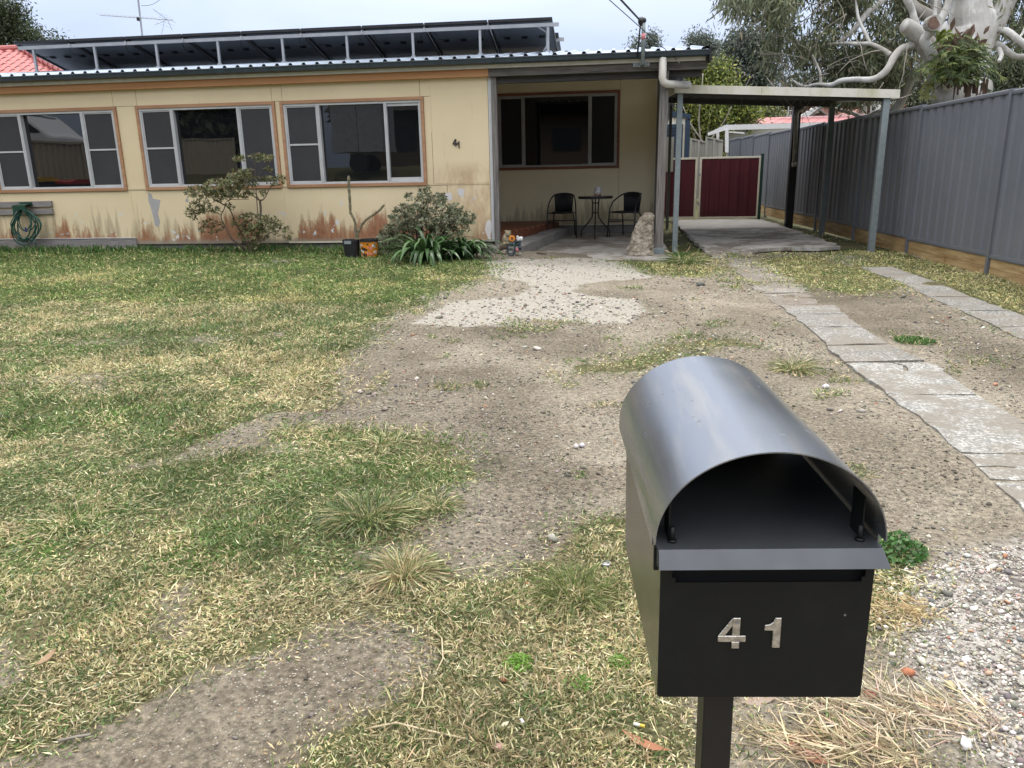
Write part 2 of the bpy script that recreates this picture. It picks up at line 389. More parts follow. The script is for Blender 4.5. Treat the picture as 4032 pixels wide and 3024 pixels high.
    def mesh(s, name, mats, bevel=0):
        me = bpy.data.meshes.new(name); me.from_pydata(s.v, [], s.f); me.update()
        for x in (mats if isinstance(mats, (list, tuple)) else [mats]): me.materials.append(M[x] if isinstance(x, str) else x)
        me.polygons.foreach_set('material_index', s.m); me.polygons.foreach_set('use_smooth', s.sm)
        return me
    def build(s, name, mats, parent=None, bevel=0, origin=None):
        o = link(name, s.mesh(name, mats), parent, origin)
        if bevel:
            md = o.modifiers.new('bevel', 'BEVEL'); md.width = bevel; md.segments = 2; md.limit_method = 'ANGLE'
        return o
def tag(o, label, cat, group=None, kind=None):
    if label: o['label'] = label
    if cat: o['category'] = cat
    if group: o['group'] = group
    if kind: o['kind'] = kind
    return o
def thing(name, label, cat, loc=(0, 0, 0), group=None, kind=None):
    o = bpy.data.objects.new(name, None); COL.objects.link(o); o.location = Vector(tuple(map(float, loc)))
    o.empty_display_size = .2
    return tag(o, label, cat, group, kind)
def structure(o): o['kind'] = 'structure'; return o
def stuff(o): o['kind'] = 'stuff'; return o
def copy_tree(o, parent=None):
    c = o.copy(); COL.objects.link(c); c.parent = parent
    for ch in list(o.children): copy_tree(ch, c)
    return c
# fast leaf clouds: every leaf a folded diamond of two triangles
def leaves(P, D, Ln, Wd, colr, nrm=None, fold=.15):
    """P base points, D directions, Ln length, Wd width, colr (n,3) -> V, tri, colour"""
    n = len(P); D = D/np.linalg.norm(D, axis=1, keepdims=True)
    if nrm is None: nrm = RNG.normal(size=(n, 3))
    sd = np.cross(D, nrm); sd /= np.maximum(np.linalg.norm(sd, axis=1, keepdims=True), 1e-6); up = np.cross(sd, D)
    Ln = np.broadcast_to(Ln, n)[:, None]; Wd = np.broadcast_to(Wd, n)[:, None]
    mid = P+D*Ln*.45
    V = np.stack([P, mid+sd*Wd*.5+up*Wd*fold, P+D*Ln-up*Ln*.06, mid-sd*Wd*.5+up*Wd*fold], 1).reshape(-1, 3)
    b = np.arange(n)[:, None]*4
    T = np.concatenate([b+[0, 1, 2], b+[0, 2, 3]], 0)
    return V, T, np.repeat(colr, 4, 0)
def join(parts):
    V = []; T = []; C = []; o = 0
    for v, t, c in parts: V.append(v); T.append(t+o); C.append(c); o += len(v)
    return np.concatenate(V), np.concatenate(T), np.concatenate(C)
def pal(n, cols, w=None, jit=.18):
    cols = np.array(cols); k = RNG.choice(len(cols), n, p=None if w is None else np.array(w)/sum(w))
    return np.clip(cols[k]*(1+RNG.normal(0, jit, (n, 1)))*(1+RNG.normal(0, .05, (n, 3))), .002, 1)
def leafobj(name, parts, mat, parent=None, origin=None):
    V, T, C = join(parts); return link(name, nploft(name, V, None, M[mat], C, tri=T), parent, origin)
# ================================================================== GROUND
def axis(dense, lo, hi):
    a = list(dense); step = .3; v = a[0]
    while v > lo: v -= step; step *= 1.35; a.insert(0, v)
    step = .3; v = a[-1]
    while v < hi: v += step; step *= 1.35; a.append(v)
    return np.array(a)
XS = axis(np.arange(-10.5, 5.2, .055), -700, 700); YS = axis(np.concatenate([np.arange(.9, 4, .04), np.arange(4, 12.2, .07)]), -700, 700)
gx, gy = np.meshgrid(XS, YS)
def poly_w(pts): return np.array([G(px*4032/2212, py*4032/2212)[:2] for px, py in pts])
def inside(x, y, P):
    r = np.zeros(x.shape, bool); n = len(P); j = n-1
    for i in range(n):
        xi, yi = P[i]; xj, yj = P[j]
        c = ((yi > y) != (yj > y)) & (x < (xj-xi)*(y-yi)/(yj-yi+1e-12)+xi); r ^= c; j = i
    return r
_NT = np.random.default_rng(3).random((256, 256))
def vnoise(x, y, s):                      # smooth lattice noise in 0..1
    x = x*s+100; y = y*s+100; xi = np.floor(x).astype(int); yi = np.floor(y).astype(int); fx = x-xi; fy = y-yi
    fx = fx*fx*(3-2*fx); fy = fy*fy*(3-2*fy); a = _NT[xi & 255, yi & 255]; b = _NT[(xi+1) & 255, yi & 255]
    c = _NT[xi & 255, (yi+1) & 255]; d = _NT[(xi+1) & 255, (yi+1) & 255]
    return a*(1-fx)*(1-fy)+b*fx*(1-fy)+c*(1-fx)*fy+d*fx*fy
def fbm(x, y, s): return .5*vnoise(x, y, s)+.3*vnoise(x, y, s*2.1)+.2*vnoise(x, y, s*4.7)
# lawn outline and bare patches, surveyed on the ground in metres
LAWN = [poly_w(q) for q in (
    [(-700, 530), (0, 528), (600, 532), (870, 548), (1050, 563), (1035, 600), (925, 648), (790, 700), (745, 770), (725, 820), (725, 880), (620, 893),
     (560, 905), (470, 940), (380, 985), (300, 1000), (180, 1040), (0, 1090), (-300, 1150), (-900, 900)],
    [(-300, 1120), (0, 1080), (180, 1040), (340, 1010), (560, 968), (640, 925), (760, 922), (950, 960), (1035, 1030), (925, 1070), (960, 1100), (880, 1130),
     (905, 1165), (745, 1175), (780, 1200), (925, 1205), (930, 1250), (1100, 1258), (1160, 1200), (1250, 1120), (1345, 1118), (1420, 1300), (1440, 1480),
     (1880, 1500), (2100, 1640), (2300, 1760), (2300, 2300), (800, 2300), (640, 1670), (740, 1570), (900, 1500), (950, 1400), (900, 1350), (800, 1330),
     (690, 1345), (600, 1405), (420, 1445), (320, 1510), (110, 1600), (0, 1650), (-400, 1900)],
    [(1870, 1180), (1960, 1190), (1990, 1270), (1930, 1350), (1900, 1480), (1850, 1420)],
)]
PATCH = [poly_w(q) for q in (                # thin yellow grass on the drive
    [(1640, 560), (1760, 548), (1900, 585), (1935, 622), (1850, 640), (1720, 615)],
    [(1840, 518), (1990, 560), (2260, 640), (2260, 735), (2080, 650), (1950, 600), (1850, 555), (1750, 530)],
    [(1350, 565), (1440, 558), (1560, 580), (1520, 596), (1400, 590)],
    [(1210, 790), (1290, 780), (1400, 770), (1470, 745), (1480, 752), (1400, 800), (1260, 805)],
    [(1400, 740), (1600, 735), (1640, 748), (1430, 752)],
    [(1930, 730), (1990, 728), (2020, 738), (1950, 742)], [(1440, 545), (1550, 540), (1580, 560), (1480, 566)],
)]
WHITE = [poly_w(q) for q in ([(1040, 560), (1335, 558), (1405, 602), (1330, 606), (1255, 614), (1245, 630), (1290, 640), (1385, 648), (1395, 668),
     (1370, 700), (1270, 702), (1180, 690), (1120, 704), (1000, 706), (890, 700), (960, 655), (1095, 640), (1155, 622), (1135, 610), (1060, 598)],)]
GRAV = [poly_w(q) for q in ([(1960, 1240), (2100, 1180), (2400, 1130), (2500, 1700), (2150, 1660), (2040, 1560), (1930, 1420), (1890, 1330)],)]
def soft(x, y, polys, amp=.12, s=3.5):
    k = np.clip(y/7, .22, 1); jx = (fbm(x, y, s)-.5)*3*amp*k+(fbm(x+3, y+9, s*4)-.5)*1.2*amp*k; jy = (fbm(x+31, y+7, s)-.5)*3*amp*k+(fbm(x+8, y+1, s*4)-.5)*1.2*amp*k; r = np.zeros(x.shape, bool)
    for P in polys: r |= inside(x+jx, y+jy, P)
    return r
def blur(a, k=1):
    for _ in range(k):
        b = np.pad(a, 1, mode='edge'); a = (b[1:-1, 1:-1]*2+b[:-2, 1:-1]+b[2:, 1:-1]+b[1:-1, :-2]+b[1:-1, 2:])/6
    return a
def grass_m(x, y):
    g = soft(x, y, LAWN, .10).astype(float)
    far = (x < -7.5) | (y > 12.4) | (y < .9)
    g = np.where(far & ~((y < 3) & (y > -3.4) & (x > 0)), 1.0, g)
    hole = fbm(x+5, y+9, 1.7); g = g*np.where(hole > .71, .25, 1)     # worn thin spots
    w = soft(x, y, PATCH, .10)
    return np.maximum(g, w*.8)
gm = blur(grass_m(gx, gy), 1); wm = blur(soft(gx, gy, WHITE, .05, 6).astype(float), 1); rm = blur(soft(gx, gy, GRAV, .12).astype(float), 2)
gz = gh(gx, gy)+np.where((gx > -11) & (gx < 5) & (gy > .5) & (gy < 12), (fbm(gx, gy, 2.3)-.5)*.03+(fbm(gx, gy, 9)-.5)*.012, 0)
gz = gz-.05*sstep(11.5, 12.0, gy)*(gx < 4.2)*(gy < 30)
gz -= np.clip((np.hypot(gx, gy)-150)/400, 0, 1)*6
V = np.stack([gx, gy, gz], -1).reshape(-1, 3); nx = len(XS); ny = len(YS)
ii = (np.arange(ny-1)[:, None]*nx+np.arange(nx-1)[None]).ravel()
DARK = [poly_w(q) for q in ([(0, 1700), (330, 1490), (620, 1395), (720, 1330), (880, 1335), (950, 1400), (900, 1510), (640, 1700), (600, 1900), (-200, 2000)],
    [(330, 1000), (480, 930), (640, 890), (730, 800), (900, 760), (1100, 780), (1150, 900), (1250, 1000), (1300, 1180), (1150, 1270), (900, 1250), (880, 1080), (1000, 1020), (900, 950), (720, 920), (600, 960)],
    [(1500, 545), (1640, 560), (1720, 640), (1900, 720), (2212, 830), (2212, 760), (1950, 640), (1800, 560), (1650, 520)], [(1000, 700), (1300, 710), (1250, 780), (1050, 760)])]
dm_ = blur(soft(gx, gy, DARK, .12, 2).astype(float), 5)
me = nploft('ground', V, np.stack([ii, ii+1, ii+nx+1, ii+nx], 1), None, np.stack([gm, wm, rm], -1).reshape(-1, 3), smooth=True)
at_ = me.attributes.new('damp', 'FLOAT', 'POINT'); at_.data.foreach_set('value', dm_.ravel().astype(np.float32))
def _ground():
    mt = MAT('ground'); n = N(mt); cs = n.node('ShaderNodeSeparateColor'); n.link(n.attr('col'), cs.inputs[0]); g, w, r = cs.outputs[:3]
    big = n.noise(.75, 5, .6, dist=.4); mid = n.noise(5, 6, .65); fine = n.noise(46, 5, .7)
    dirt = n.ramp(big, [(.32, (.132, .113, .083)), (.48, (.192, .168, .126)), (.66, (.280, .250, .196))])
    dirt = n.mix(n.ramp(mid, [(.45, 0.0), (.75, .5)]), dirt, (.13, .103, .078))
    dirt = n.mix(.75, dirt, n.mix(1.0, dirt, n.ramp(fine, [(.34, .30), (.5, 1.0), (.66, 1.8)]), 'MULTIPLY'))
    damp = n.math('MULTIPLY', n.attr('damp', 'Fac'), n.ramp(n.noise(2.5, 5, .65), [(.3, .65), (.6, 1.0)])); dirt = n.mix(n.math('MULTIPLY', damp, .8), dirt, n.mix(1.0, dirt, (.62, .60, .58), 'MULTIPLY'))
    # small stones set in the dirt
    for sc, th in ((150, .30), (80, .22)):
        v = n.voro(sc, 'Color'); vs = n.node('ShaderNodeSeparateColor'); n.link(v, vs.inputs[0]); d = n.voro(sc, 'Distance')
        pick = n.math('MULTIPLY', n.ramp(vs.outputs[0], [(.78, 0.0), (.81, 1.0)]), n.ramp(d, [(th, 1.0), (th+.12, 0.0)]))
        pick = n.math('MULTIPLY', pick, n.ramp(n.noise(1.4, 5, .65), [(.38, .18), (.6, 1.0)]))
        stone = n.ramp(vs.outputs[1], [(0, (.12, .11, .105)), (.35, (.28, .25, .21)), (.7, (.36, .33, .28)), (.95, (.50, .47, .42)), (1, (.34, .17, .10))])
        dirt = n.mix(pick, dirt, stone)
    # pale crushed concrete
    wv = n.voro(60, 'Color'); ws = n.node('ShaderNodeSeparateColor'); n.link(wv, ws.inputs[0])
    wc = n.ramp(ws.outputs[0], [(0, (.28, .26, .22)), (.4, (.335, .315, .27)), (1, (.385, .365, .32))])
    wf = n.ramp(n.math('ADD', w, n.math('MULTIPLY', n.math('SUBTRACT', n.noise(11, 6, .75), .5), 1.5)), [(.38, 0.0), (.85, .9)])
    dirt = n.mix(wf, dirt, wc)
    rv = n.voro(55, 'Color'); rs = n.node('ShaderNodeSeparateColor'); n.link(rv, rs.inputs[0])
    rc = n.ramp(rs.outputs[0], [(0, (.10, .095, .09)), (.5, (.30, .28, .25)), (1, (.5, .48, .45))])
    dirt = n.mix(n.math('MULTIPLY', r, .8), dirt, rc)
    th = n.mix(n.ramp(n.noise(60, 4, .75), [(.38, 0.0), (.62, 1.0)]), (.034, .034, .015), (.19, .165, .09))  # thatch darkened to paint the shade between the grass blades
    th = n.mix(n.ramp(n.noise(2.2, 4), [(.42, 0.0), (.62, .7)]), th, (.055, .075, .022))
    gf = n.ramp(n.math('ADD', g, n.math('MULTIPLY', n.math('SUBTRACT', n.noise(24, 5, .75), .5), 1.1)), [(.35, 0.0), (.62, 1.0)])
    n.col(n.mix(gf, dirt, th)); n.rough(.95); n.b.inputs['Specular IOR Level'].default_value = .2
    hh = n.math('ADD', n.math('MULTIPLY', n.voro(75), .6), fine); n.bump(hh, .8, .015); return mt
me.materials.append(_ground())
o = bpy.data.objects.new('ground', me); COL.objects.link(o); structure(o)

# slabs: the concrete wheel strips, each cracked slab its own piece
def slab_piece(name, pts, mat, parent, th=.05, lift=.012, jit=.02):
    """pts: outline in metres on the ground, roughened"""
    out = []; n = len(pts)
    for i in range(n):
        a = np.array(pts[i]); b = np.array(pts[(i+1) % n]); L_ = np.hypot(*(b-a)); k = max(2, int(L_/.09))
        for j in range(k):
            p = a+(b-a)*j/k; q = 0 if j == 0 else 1; nn = np.array([b[1]-a[1], a[0]-b[0]])/L_
            out.append(p+nn*jit*q*(vnoise(p[0], p[1], 9)-.5)*2)
    top = [(p[0], p[1], float(gh(p[0], p[1]))+lift) for p in out]; bot = [(p[0], p[1], z-th) for p, (_, _, z) in zip(out, top)]
    cx = np.mean(top, 0); cx[2] = float(gh(cx[0], cx[1]))+lift+.004; m_ = MB(); k = len(out)
    m_.add(top+bot+[tuple(cx)], [(i, (i+1) % k, 2*k) for i in range(k)]+[(i, k+i, k+(i+1) % k, (i+1) % k) for i in range(k)])
    return m_.build(name, mat, parent)
M['slabdirty'] = _conc('dirty_buried_concrete', (.17, .155, .135), (.27, .25, .22), .35, .95, (.15, .122, .092))
drive = thing('driveway', None, None, (1.8, 5, 0)); structure(drive)
rr = random.Random(4)
joints = [1.9, 2.35, 2.80, 3.16, 3.30, 3.48, 3.92, 4.45, 4.98, 5.22, 5.72, 6.35, 6.95, 7.45]
xl = lambda y: 1.56+.012*math.sin(y*2.1); xr = lambda y: 2.02+.04*math.sin(y*1.7+1)+(.06 if 4.9 < y < 5.25 else 0)
for i in range(len(joints)-1):
    a, b = joints[i]+.008, joints[i+1]-.008; k1 = rr.uniform(-.02, .03); k2 = rr.uniform(-.02, .03)
    if abs(joints[i]-4.98) < .01:           # the slab with a cross crack
        slab_piece('slab', [(xl(a), a+.01), (1.84, a), (1.88, (a+b)/2+.03), (1.83, b), (xl(b), b)], 'slab', drive)
        slab_piece('slab', [(1.86, a), (2.09, a+.03), (2.07, b), (1.85, b), (1.90, (a+b)/2+.03)], 'slab', drive); continue
    slab_piece('slab', [(xl(a), a+k1), (xr(a), a+k1+.03), (xr(b), b+k2+.03), (xl(b), b+k2)], 'slab' if a < 5.2 else 'slabdark', drive)
for k_, (a, b) in enumerate(((7.47, 8.1), (8.12, 8.9), (8.92, 9.7), (9.72, 10.5), (10.52, 11.3), (11.32, 11.95))):   # far end, thinly buried in dirt
    slab_piece('slab', [(1.54-.01*k_, a), (2.02, a+.04), (2.02, b+.04), (1.53-.01*k_, b)], 'slabdirty', drive, lift=.004, jit=.08)
jr = [4.2, 5.0, 5.75, 6.4, 7.1, 7.9, 8.7, 9.5, 10.3]
for i in range(len(jr)-1):
    a, b = jr[i]+.008, jr[i+1]-.008
    slab_piece('slab', [(2.96+.02*i, a), (3.36+.02*i, a+.05), (3.38+.02*i, b+.05), (2.98+.02*i, b)], 'slabdark' if i > 1 else 'slab', drive, lift=.008)
# concrete under the carport, with its ragged worn front edge
cs = thing('carport_slab', None, None, (2.4, 15, 0)); structure(cs)
slab_piece('slab', [(1.36, 11.0), (1.46, 11.0), (1.60, 11.55), (1.95, 11.85), (2.5, 12.2), (3.0, 12.25), (3.45, 12.45), (3.50, 15.9), (2.2, 16.0), (1.40, 16.0)], 'carslab', cs, lift=.02, jit=.06)
slab_piece('slab', [(1.40, 16.02), (2.2, 16.02), (3.50, 15.92), (3.55, 19.5), (1.42, 19.5)], 'kerb', cs, lift=.02, jit=.04)
# patio
PZ = lambda y: .125+(y-11)*.0185
pat = thing('patio', None, None, (-.6, 12.9, .1)); structure(pat)
mb = MB(); y0, y1 = 10.86, 14.96
mb.add([(-1.30, y0, PZ(y0)), (.83, y0, PZ(y0)), (.83, y1, PZ(y1)), (-1.30, y1, PZ(y1)), (-1.30, y0, -.2), (.83, y0, -.2), (.83, y1, -.2), (-1.30, y1, -.2)],
       [(0, 1, 2, 3), (0, 4, 5, 1), (1, 5, 6, 2), (3, 0, 4, 7)][:3]+[(0, 3, 7, 4)])
mb.build('slab', 'patio', pat)
# grey concrete step running back beside the deck: joined blocks
for i, (a, b) in enumerate(((11.0, 11.7), (11.71, 12.5), (12.51, 13.4), (13.41, 14.4))):
    xa = -1.37+(a-11)*.155; xb = -1.37+(b-11)*.155; zt = PZ(a)+.16
    MB().add([(xa-.5, a, 0), (xa, a, 0), (xb, b, 0), (xb-.9, b, 0), (xa-.5, a, zt), (xa, a, zt), (xb, b, zt), (xb-.9, b, zt)],
             [(0, 1, 5, 4), (1, 2, 6, 5), (2, 3, 7, 6), (3, 0, 4, 7), (4, 5, 6, 7)]).build('step_block', 'kerb', pat, bevel=.008)

# ================================================================== HOUSE
WY, PY = 11.6, 14.95                        # planes of the front wall and of the porch wall
ZB = at(1150, 957, WY)[2]; ZT = 2.86; ZS = at(1115, 740, WY)[2]; ZH = at(1081, 399, WY)[2]
house = thing('house', 'single-storey cream fibro cottage with three front windows, orange fascia board and open porch', 'house', (-5.5, WY, .2))
XL, XC = -13.2, -1.81
wins = [(-9.80, -7.578), (-7.258, -5.028), (-4.948, -2.763)]
def sheet(x0, x1, z0, z1, y=WY, mat='wall', g=.003, t=.010, nm='wall_sheet'):
    return MB().box((x0+g, y, z0+g), (x1-g, y+t, z1-g)).build(nm, mat, house)
# backing wall behind the sheets, with openings
def backing(y, x0, x1, z0, z1, holes, mat, t=.09, nm='wall_frame'):
    mb = MB(); xs = x0
    for (a, b, c, d) in holes:
        mb.box((xs, y, z0), (a, y+t, z1)); mb.box((a, y, z0), (b, y+t, c)); mb.box((a, y, d), (b, y+t, z1)); xs = b
    mb.box((xs, y, z0), (x1, y+t, z1)); return mb.build(nm, mat, house)
TR = .046
M['jointdark'] = simple('open_joint', (.10, .08, .045), .9)
backing(WY+.011, XL, XC, ZB+.01, ZT, [(a+TR, b-TR, ZS+TR, ZH-TR) for a, b in wins], 'jointdark')
edges = [XL, -11.4, wins[0][0]]
sheet(XL, -11.4, ZB, ZT); sheet(-11.4, wins[0][0], ZB, ZT)
sheet(wins[0][0], wins[0][1]+.02, ZB, ZS); sheet(wins[0][1]+.02, wins[1][1]-.01, ZB, ZS+0); sheet(wins[1][1]-.01, wins[2][1]+.03, ZB, ZS)
sheet(wins[0][1], wins[1][0], ZS, ZH); sheet(wins[1][1], wins[2][0], ZS, ZH)
sheet(wins[0][0], wins[0][1]-.04, ZH, ZT); sheet(wins[0][1]-.04, wins[1][0]+.03, ZH, ZT); sheet(wins[1][0]+.03, wins[1][1]-.04, ZH, ZT)
sheet(wins[1][1]-.04, wins[2][0]+.04, ZH, ZT); sheet(wins[2][0]+.04, wins[2][1]-.05, ZH, ZT)
sheet(wins[2][1], wins[2][1]+.10, ZS, ZH); sheet(wins[2][1]-.05, wins[2][1]+.10, ZH, ZT)
sheet(wins[2][1]+.03, wins[2][1]+.30, ZB, ZS); sheet(wins[2][1]+.10, XC-.003, ZS+.02, ZT); sheet(wins[2][1]+.30, XC-.003, ZB, ZS+.02)
# flush cover strips over joints
def strip(x0, z0, x1, z1, w=.032, y=WY, mat='wall', nm='cover_strip', t=.006):
    h = w/2
    if abs(x1-x0) > abs(z1-z0): P = [(x0, z0-h), (x1, z1-h), (x1, z1+h), (x0, z0+h)]
    else: P = [(x0-h, z0), (x0+h, z0), (x1+h, z1), (x1-h, z1)]
    return MB().prism(P, y-t, y-.0005).build(nm, mat, house)
strip(wins[0][1]+.035, ZB+.02, wins[0][1]+.02, ZS-.002); strip(wins[1][1]-.005, ZB+.05, wins[1][1]-.01, ZS-.002, .045)
strip(wins[2][1]+.10, ZH-.5, wins[2][1]+.10, ZT-.02, .012); strip(-11.4, ZB, -11.4, ZT)
strip(wins[0][1]+.004, ZS+.035, wins[1][0]-.004, ZS+.035, .03); strip(wins[1][1]+.004, ZS+.035, wins[2][0]-.004, ZS+.035, .03)
strip(wins[2][1]+.004, ZS+.012, XC-.004, ZS+.012, .016)
# grey undercoat and bare white repair patches on the paint
def patch(pts, mat, y=WY, t=.0012, nm='paint_patch'):
    P = [(at(a, b, y)[0], at(a, b, y)[2]) for a, b in pts]
    if sum(P[i][0]*P[(i+1) % len(P)][1]-P[(i+1) % len(P)][0]*P[i][1] for i in range(len(P))) < 0: P = P[::-1]
    MB().prism(P, y-t, y-.0004).build(nm, mat, house)
patch([(583, 757), (597, 765), (602, 782), (632, 788), (628, 812), (622, 840), (631, 872), (624, 893), (611, 890), (602, 850), (592, 812), (584, 790)], 'patch')
patch([(730, 786), (737, 779), (744, 788), (740, 797), (731, 795)], 'patch')
patch([(1754, 761), (1776, 758), (1780, 775), (1781, 787), (1764, 791), (1752, 785), (1748, 773)], 'whitepatch')
patch([(1800, 744), (1816, 741), (1830, 748), (1826, 765), (1824, 781), (1818, 773), (1806, 770)], 'whitepatch')
patch([(1918, 870), (1928, 864), (1938, 880), (1936, 905), (1931, 930), (1934, 942), (1926, 945), (1916, 925), (1909, 905), (1913, 885)], 'whitepatch')
patch([(1902, 913), (1906, 914), (1906, 921), (1901, 921)], 'whitepatch')
for k in range(14):
    px_, py_ = RNG.uniform(60, 1500), RNG.uniform(905, 940)
    if 830 < px_ < 1120 or 1350 < px_: continue
    q = [(px_+math.cos(a)*RNG.uniform(3, 10), py_+math.sin(a)*RNG.uniform(2, 6)) for a in np.linspace(0, 5.6, 7)]
    patch(q, 'whitepatch' if k % 2 else 'patch', nm='flaked_patch')
# plinth, bottom boards
MB().box((XL, WY+.05, -.2), (XC, WY+.15, ZB+.02)).build('plinth', 'kerb', house)
bz = at(300, 962, WY-.03)[2]
MB().box((-10.6, WY-.030, .18), (at(542, 960, WY)[0], WY-.004, at(300, 941, WY-.03)[2])).build('base_board', 'plank', house)
mb = MB(); xs_ = np.linspace(-10.6, at(537, 940, WY)[0], 14)
mb.tube([(x, WY-.034, at(300, 938, WY)[2]+.004*math.sin(i*1.9)) for i, x in enumerate(xs_)], .007, 6); mb.build('white_strip', 'white_alu', house)
strip(-5.0, ZB+.012, XC, ZB+.012, .02, t=.012, mat='cream_paint', nm='base_strip')
# corner
MB().box((XC, WY-.012, ZB), (XC+.045, WY+.10, ZT)).build('corner_trim', 'white_alu', house, bevel=.003)
MB().box((XC+.047, WY-.03, .12), (XC+.125, WY+.06, 2.84)).build('post', 'weathered_v', house, bevel=.004)
MB().box((-3.2, WY+.10, .1), (XC, WY+.16, ZT)).build('wall_return', 'porchwall', house)
# windows
def window(x0, x1, z0, z1, y, lights, trimmat, tr=TR, fr='white_alu', recess=.045):
    """lights: list of (fraction0, fraction1, kind) ; kinds: screen, screen_bar, glass, sash_glass, dark"""
    w = bpy.data.objects.new('window', None); COL.objects.link(w); w.parent = house
    w.location = Vector(((x0+x1)/2, y, z0))-house.location
    # timber surround
    mb = MB(); a, b, c, d = x0, x1, z0, z1; yy = y-.028
    mb.box((a, yy, d-tr), (b, y+.05, d)); mb.box((a, yy, c), (b, y+.05, c+tr)); mb.box((a, yy, c+tr), (a+tr, y+.05, d-tr)); mb.box((b-tr, yy, c+tr), (b, y+.05, d-tr))
    mb.build('surround', trimmat, w, bevel=.003)
    a += tr; b -= tr; c += tr; d -= tr; f = .032; yf = y-.012
    mb = MB(); mb.box((a, yf, d-f), (b, y+.06, d)); mb.box((a, yf, c), (b, y+.06, c+f)); mb.box((a, yf, c+f), (a+f, y+.06, d-f)); mb.box((b-f, yf, c+f), (b, y+.06, d-f))
    W_ = b-a
    for l in lights[1:]:
        xm = a+W_*l[0]; mb.box((xm-.022, yf-.004, c+f), (xm+.022, y+.06, d-f)); mb.box((xm-.004, yf-.010, c+f), (xm+.004, yf-.003, d-f))
    mb.build('frame', fr, w, bevel=.002)
    mb = MB(); mb.box((a+f*.5, y+.062, c+f*.5), (b-f*.5, y+.066, d-f*.5)); mb.build('pane', 'glass', w)
    mb = MB(); mb.box((a, y+.085, c), (b, y+.095, d)); mb.build('dark_room_sheet', 'dark', w)  # dark sheet standing in for the unlit room behind the glass
    for l0, l1, kind in lights:
        p = a+W_*l0+(f if l0 == 0 else .022); q = a+W_*l1-(f if l1 == 1 else .022); c1, d1 = c+f, d-f
        if kind in ('screen', 'screen_bar', 'dark'):
            mb = MB(); s_ = .018
            mb.box((p, y, c1), (q, y+.02, c1+s_)); mb.box((p, y, d1-s_), (q, y+.02, d1)); mb.box((p, y, c1+s_), (p+s_, y+.02, d1-s_)); mb.box((q-s_, y, c1+s_), (q, y+.02, d1-s_))
            if kind == 'screen_bar': mb.box((p+s_, y-.001, (c1+d1)/2-.012), (q-s_, y+.02, (c1+d1)/2+.012))
            mb.build('sash', fr, w)
            MB().box((p+s_, y+.008, c1+s_), (q-s_, y+.012, d1-s_)).build('fly_screen', 'screen' if kind != 'dark' else 'screen_dark', w)
        elif kind == 'sash_glass':
            mb = MB(); s_ = .03; mb.box((p, y+.01, c1), (q, y+.05, c1+.045)); mb.box((p, y+.01, d1-.04), (q, y+.05, d1)); mb.box((q-.012, y+.01, c1+.045), (q, y+.05, d1-.04)); mb.build('sash', fr, w)
            MB().box((p, y+.04, c1+.045), (q-.012, y+.044, d1-.04)).build('pane', 'glass', w)
    return w
window(*wins[0], ZS, ZH, WY, [(0, .25, 'screen_bar'), (.25, .745, 'glass'), (.745, 1, 'screen_bar')], 'trim')
window(*wins[1], ZS, ZH, WY, [(0, .25, 'screen_bar'), (.25, .745, 'glass'), (.745, 1, 'screen')], 'trim')
window(*wins[2], ZS, ZH, WY, [(0, .255, 'screen_bar'), (.255, .745, 'glass'), (.745, 1, 'sash_glass')], 'trim')
# porch wall
px0, px1 = at(1955, 400, PY)[0], at(2440, 500, PY)[0]; pz0, pz1 = at(2440, 661, PY)[2], at(2440, 354, PY)[2]
M['alu_shade'] = simple('shaded_window_aluminium', (.36, .36, .35), .5)  # frame aluminium darkened to paint in the porch shade
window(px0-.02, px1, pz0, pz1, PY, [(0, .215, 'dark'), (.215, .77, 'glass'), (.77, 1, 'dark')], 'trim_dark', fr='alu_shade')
PXR = .76; pzb = at(2300, 886, PY)[2]; pzt = 3.12
backing(PY+.011, -3.1, PXR, pzb, pzt, [(px0+.03, px1-TR, pz0+TR, pz1-TR)], 'jointdark', nm='wall_frame')
def psheet(a, b, c, d): sheet(a, b, c, d, PY, 'porchwall', g=.002)
jx = at(2036, 800, PY)[0]; jz = at(2500, 598, PY)[2]
psheet(-3.1, px0-.02, pzb, pzt); psheet(px0-.02, jx, pzb, pz0); psheet(jx, px1, pzb, pz0); psheet(px0-.02, px1, pz1, pzt)
psheet(px1, PXR, pzb, jz); psheet(px1, PXR, jz, pzt)
strip(px1+.01, jz, PXR, jz, .04, PY, 'porchwall'); strip(jx, pzb, jx, pz0, .035, PY, 'porchwall')
MB().box((-3.1, PY+.03, 0), (PXR, PY+.15, pzb+.01)).build('plinth', 'kerb', house)
MB().box((-3.05, PY-.012, pzb-.002), (PXR, PY+.01, pzb+.018)).build('base_strip', 'cream_paint', house)
MB().box((-3.2, WY+.16, 0), (-3.1, PY+.1, 2.86)).build('side_wall', 'porchwall', house)
MB().box((PXR-.09, PY+.16, 0), (PXR, 21, 2.95)).build('side_wall', 'wall', house)
MB().box((XL, 21, 0), (PXR, 21.1, 2.8)).build('rear_wall', 'wall', house)
MB().box((XL, WY+.16, 0), (XL+.1, 21, 2.8)).build('side_wall', 'wall', house)
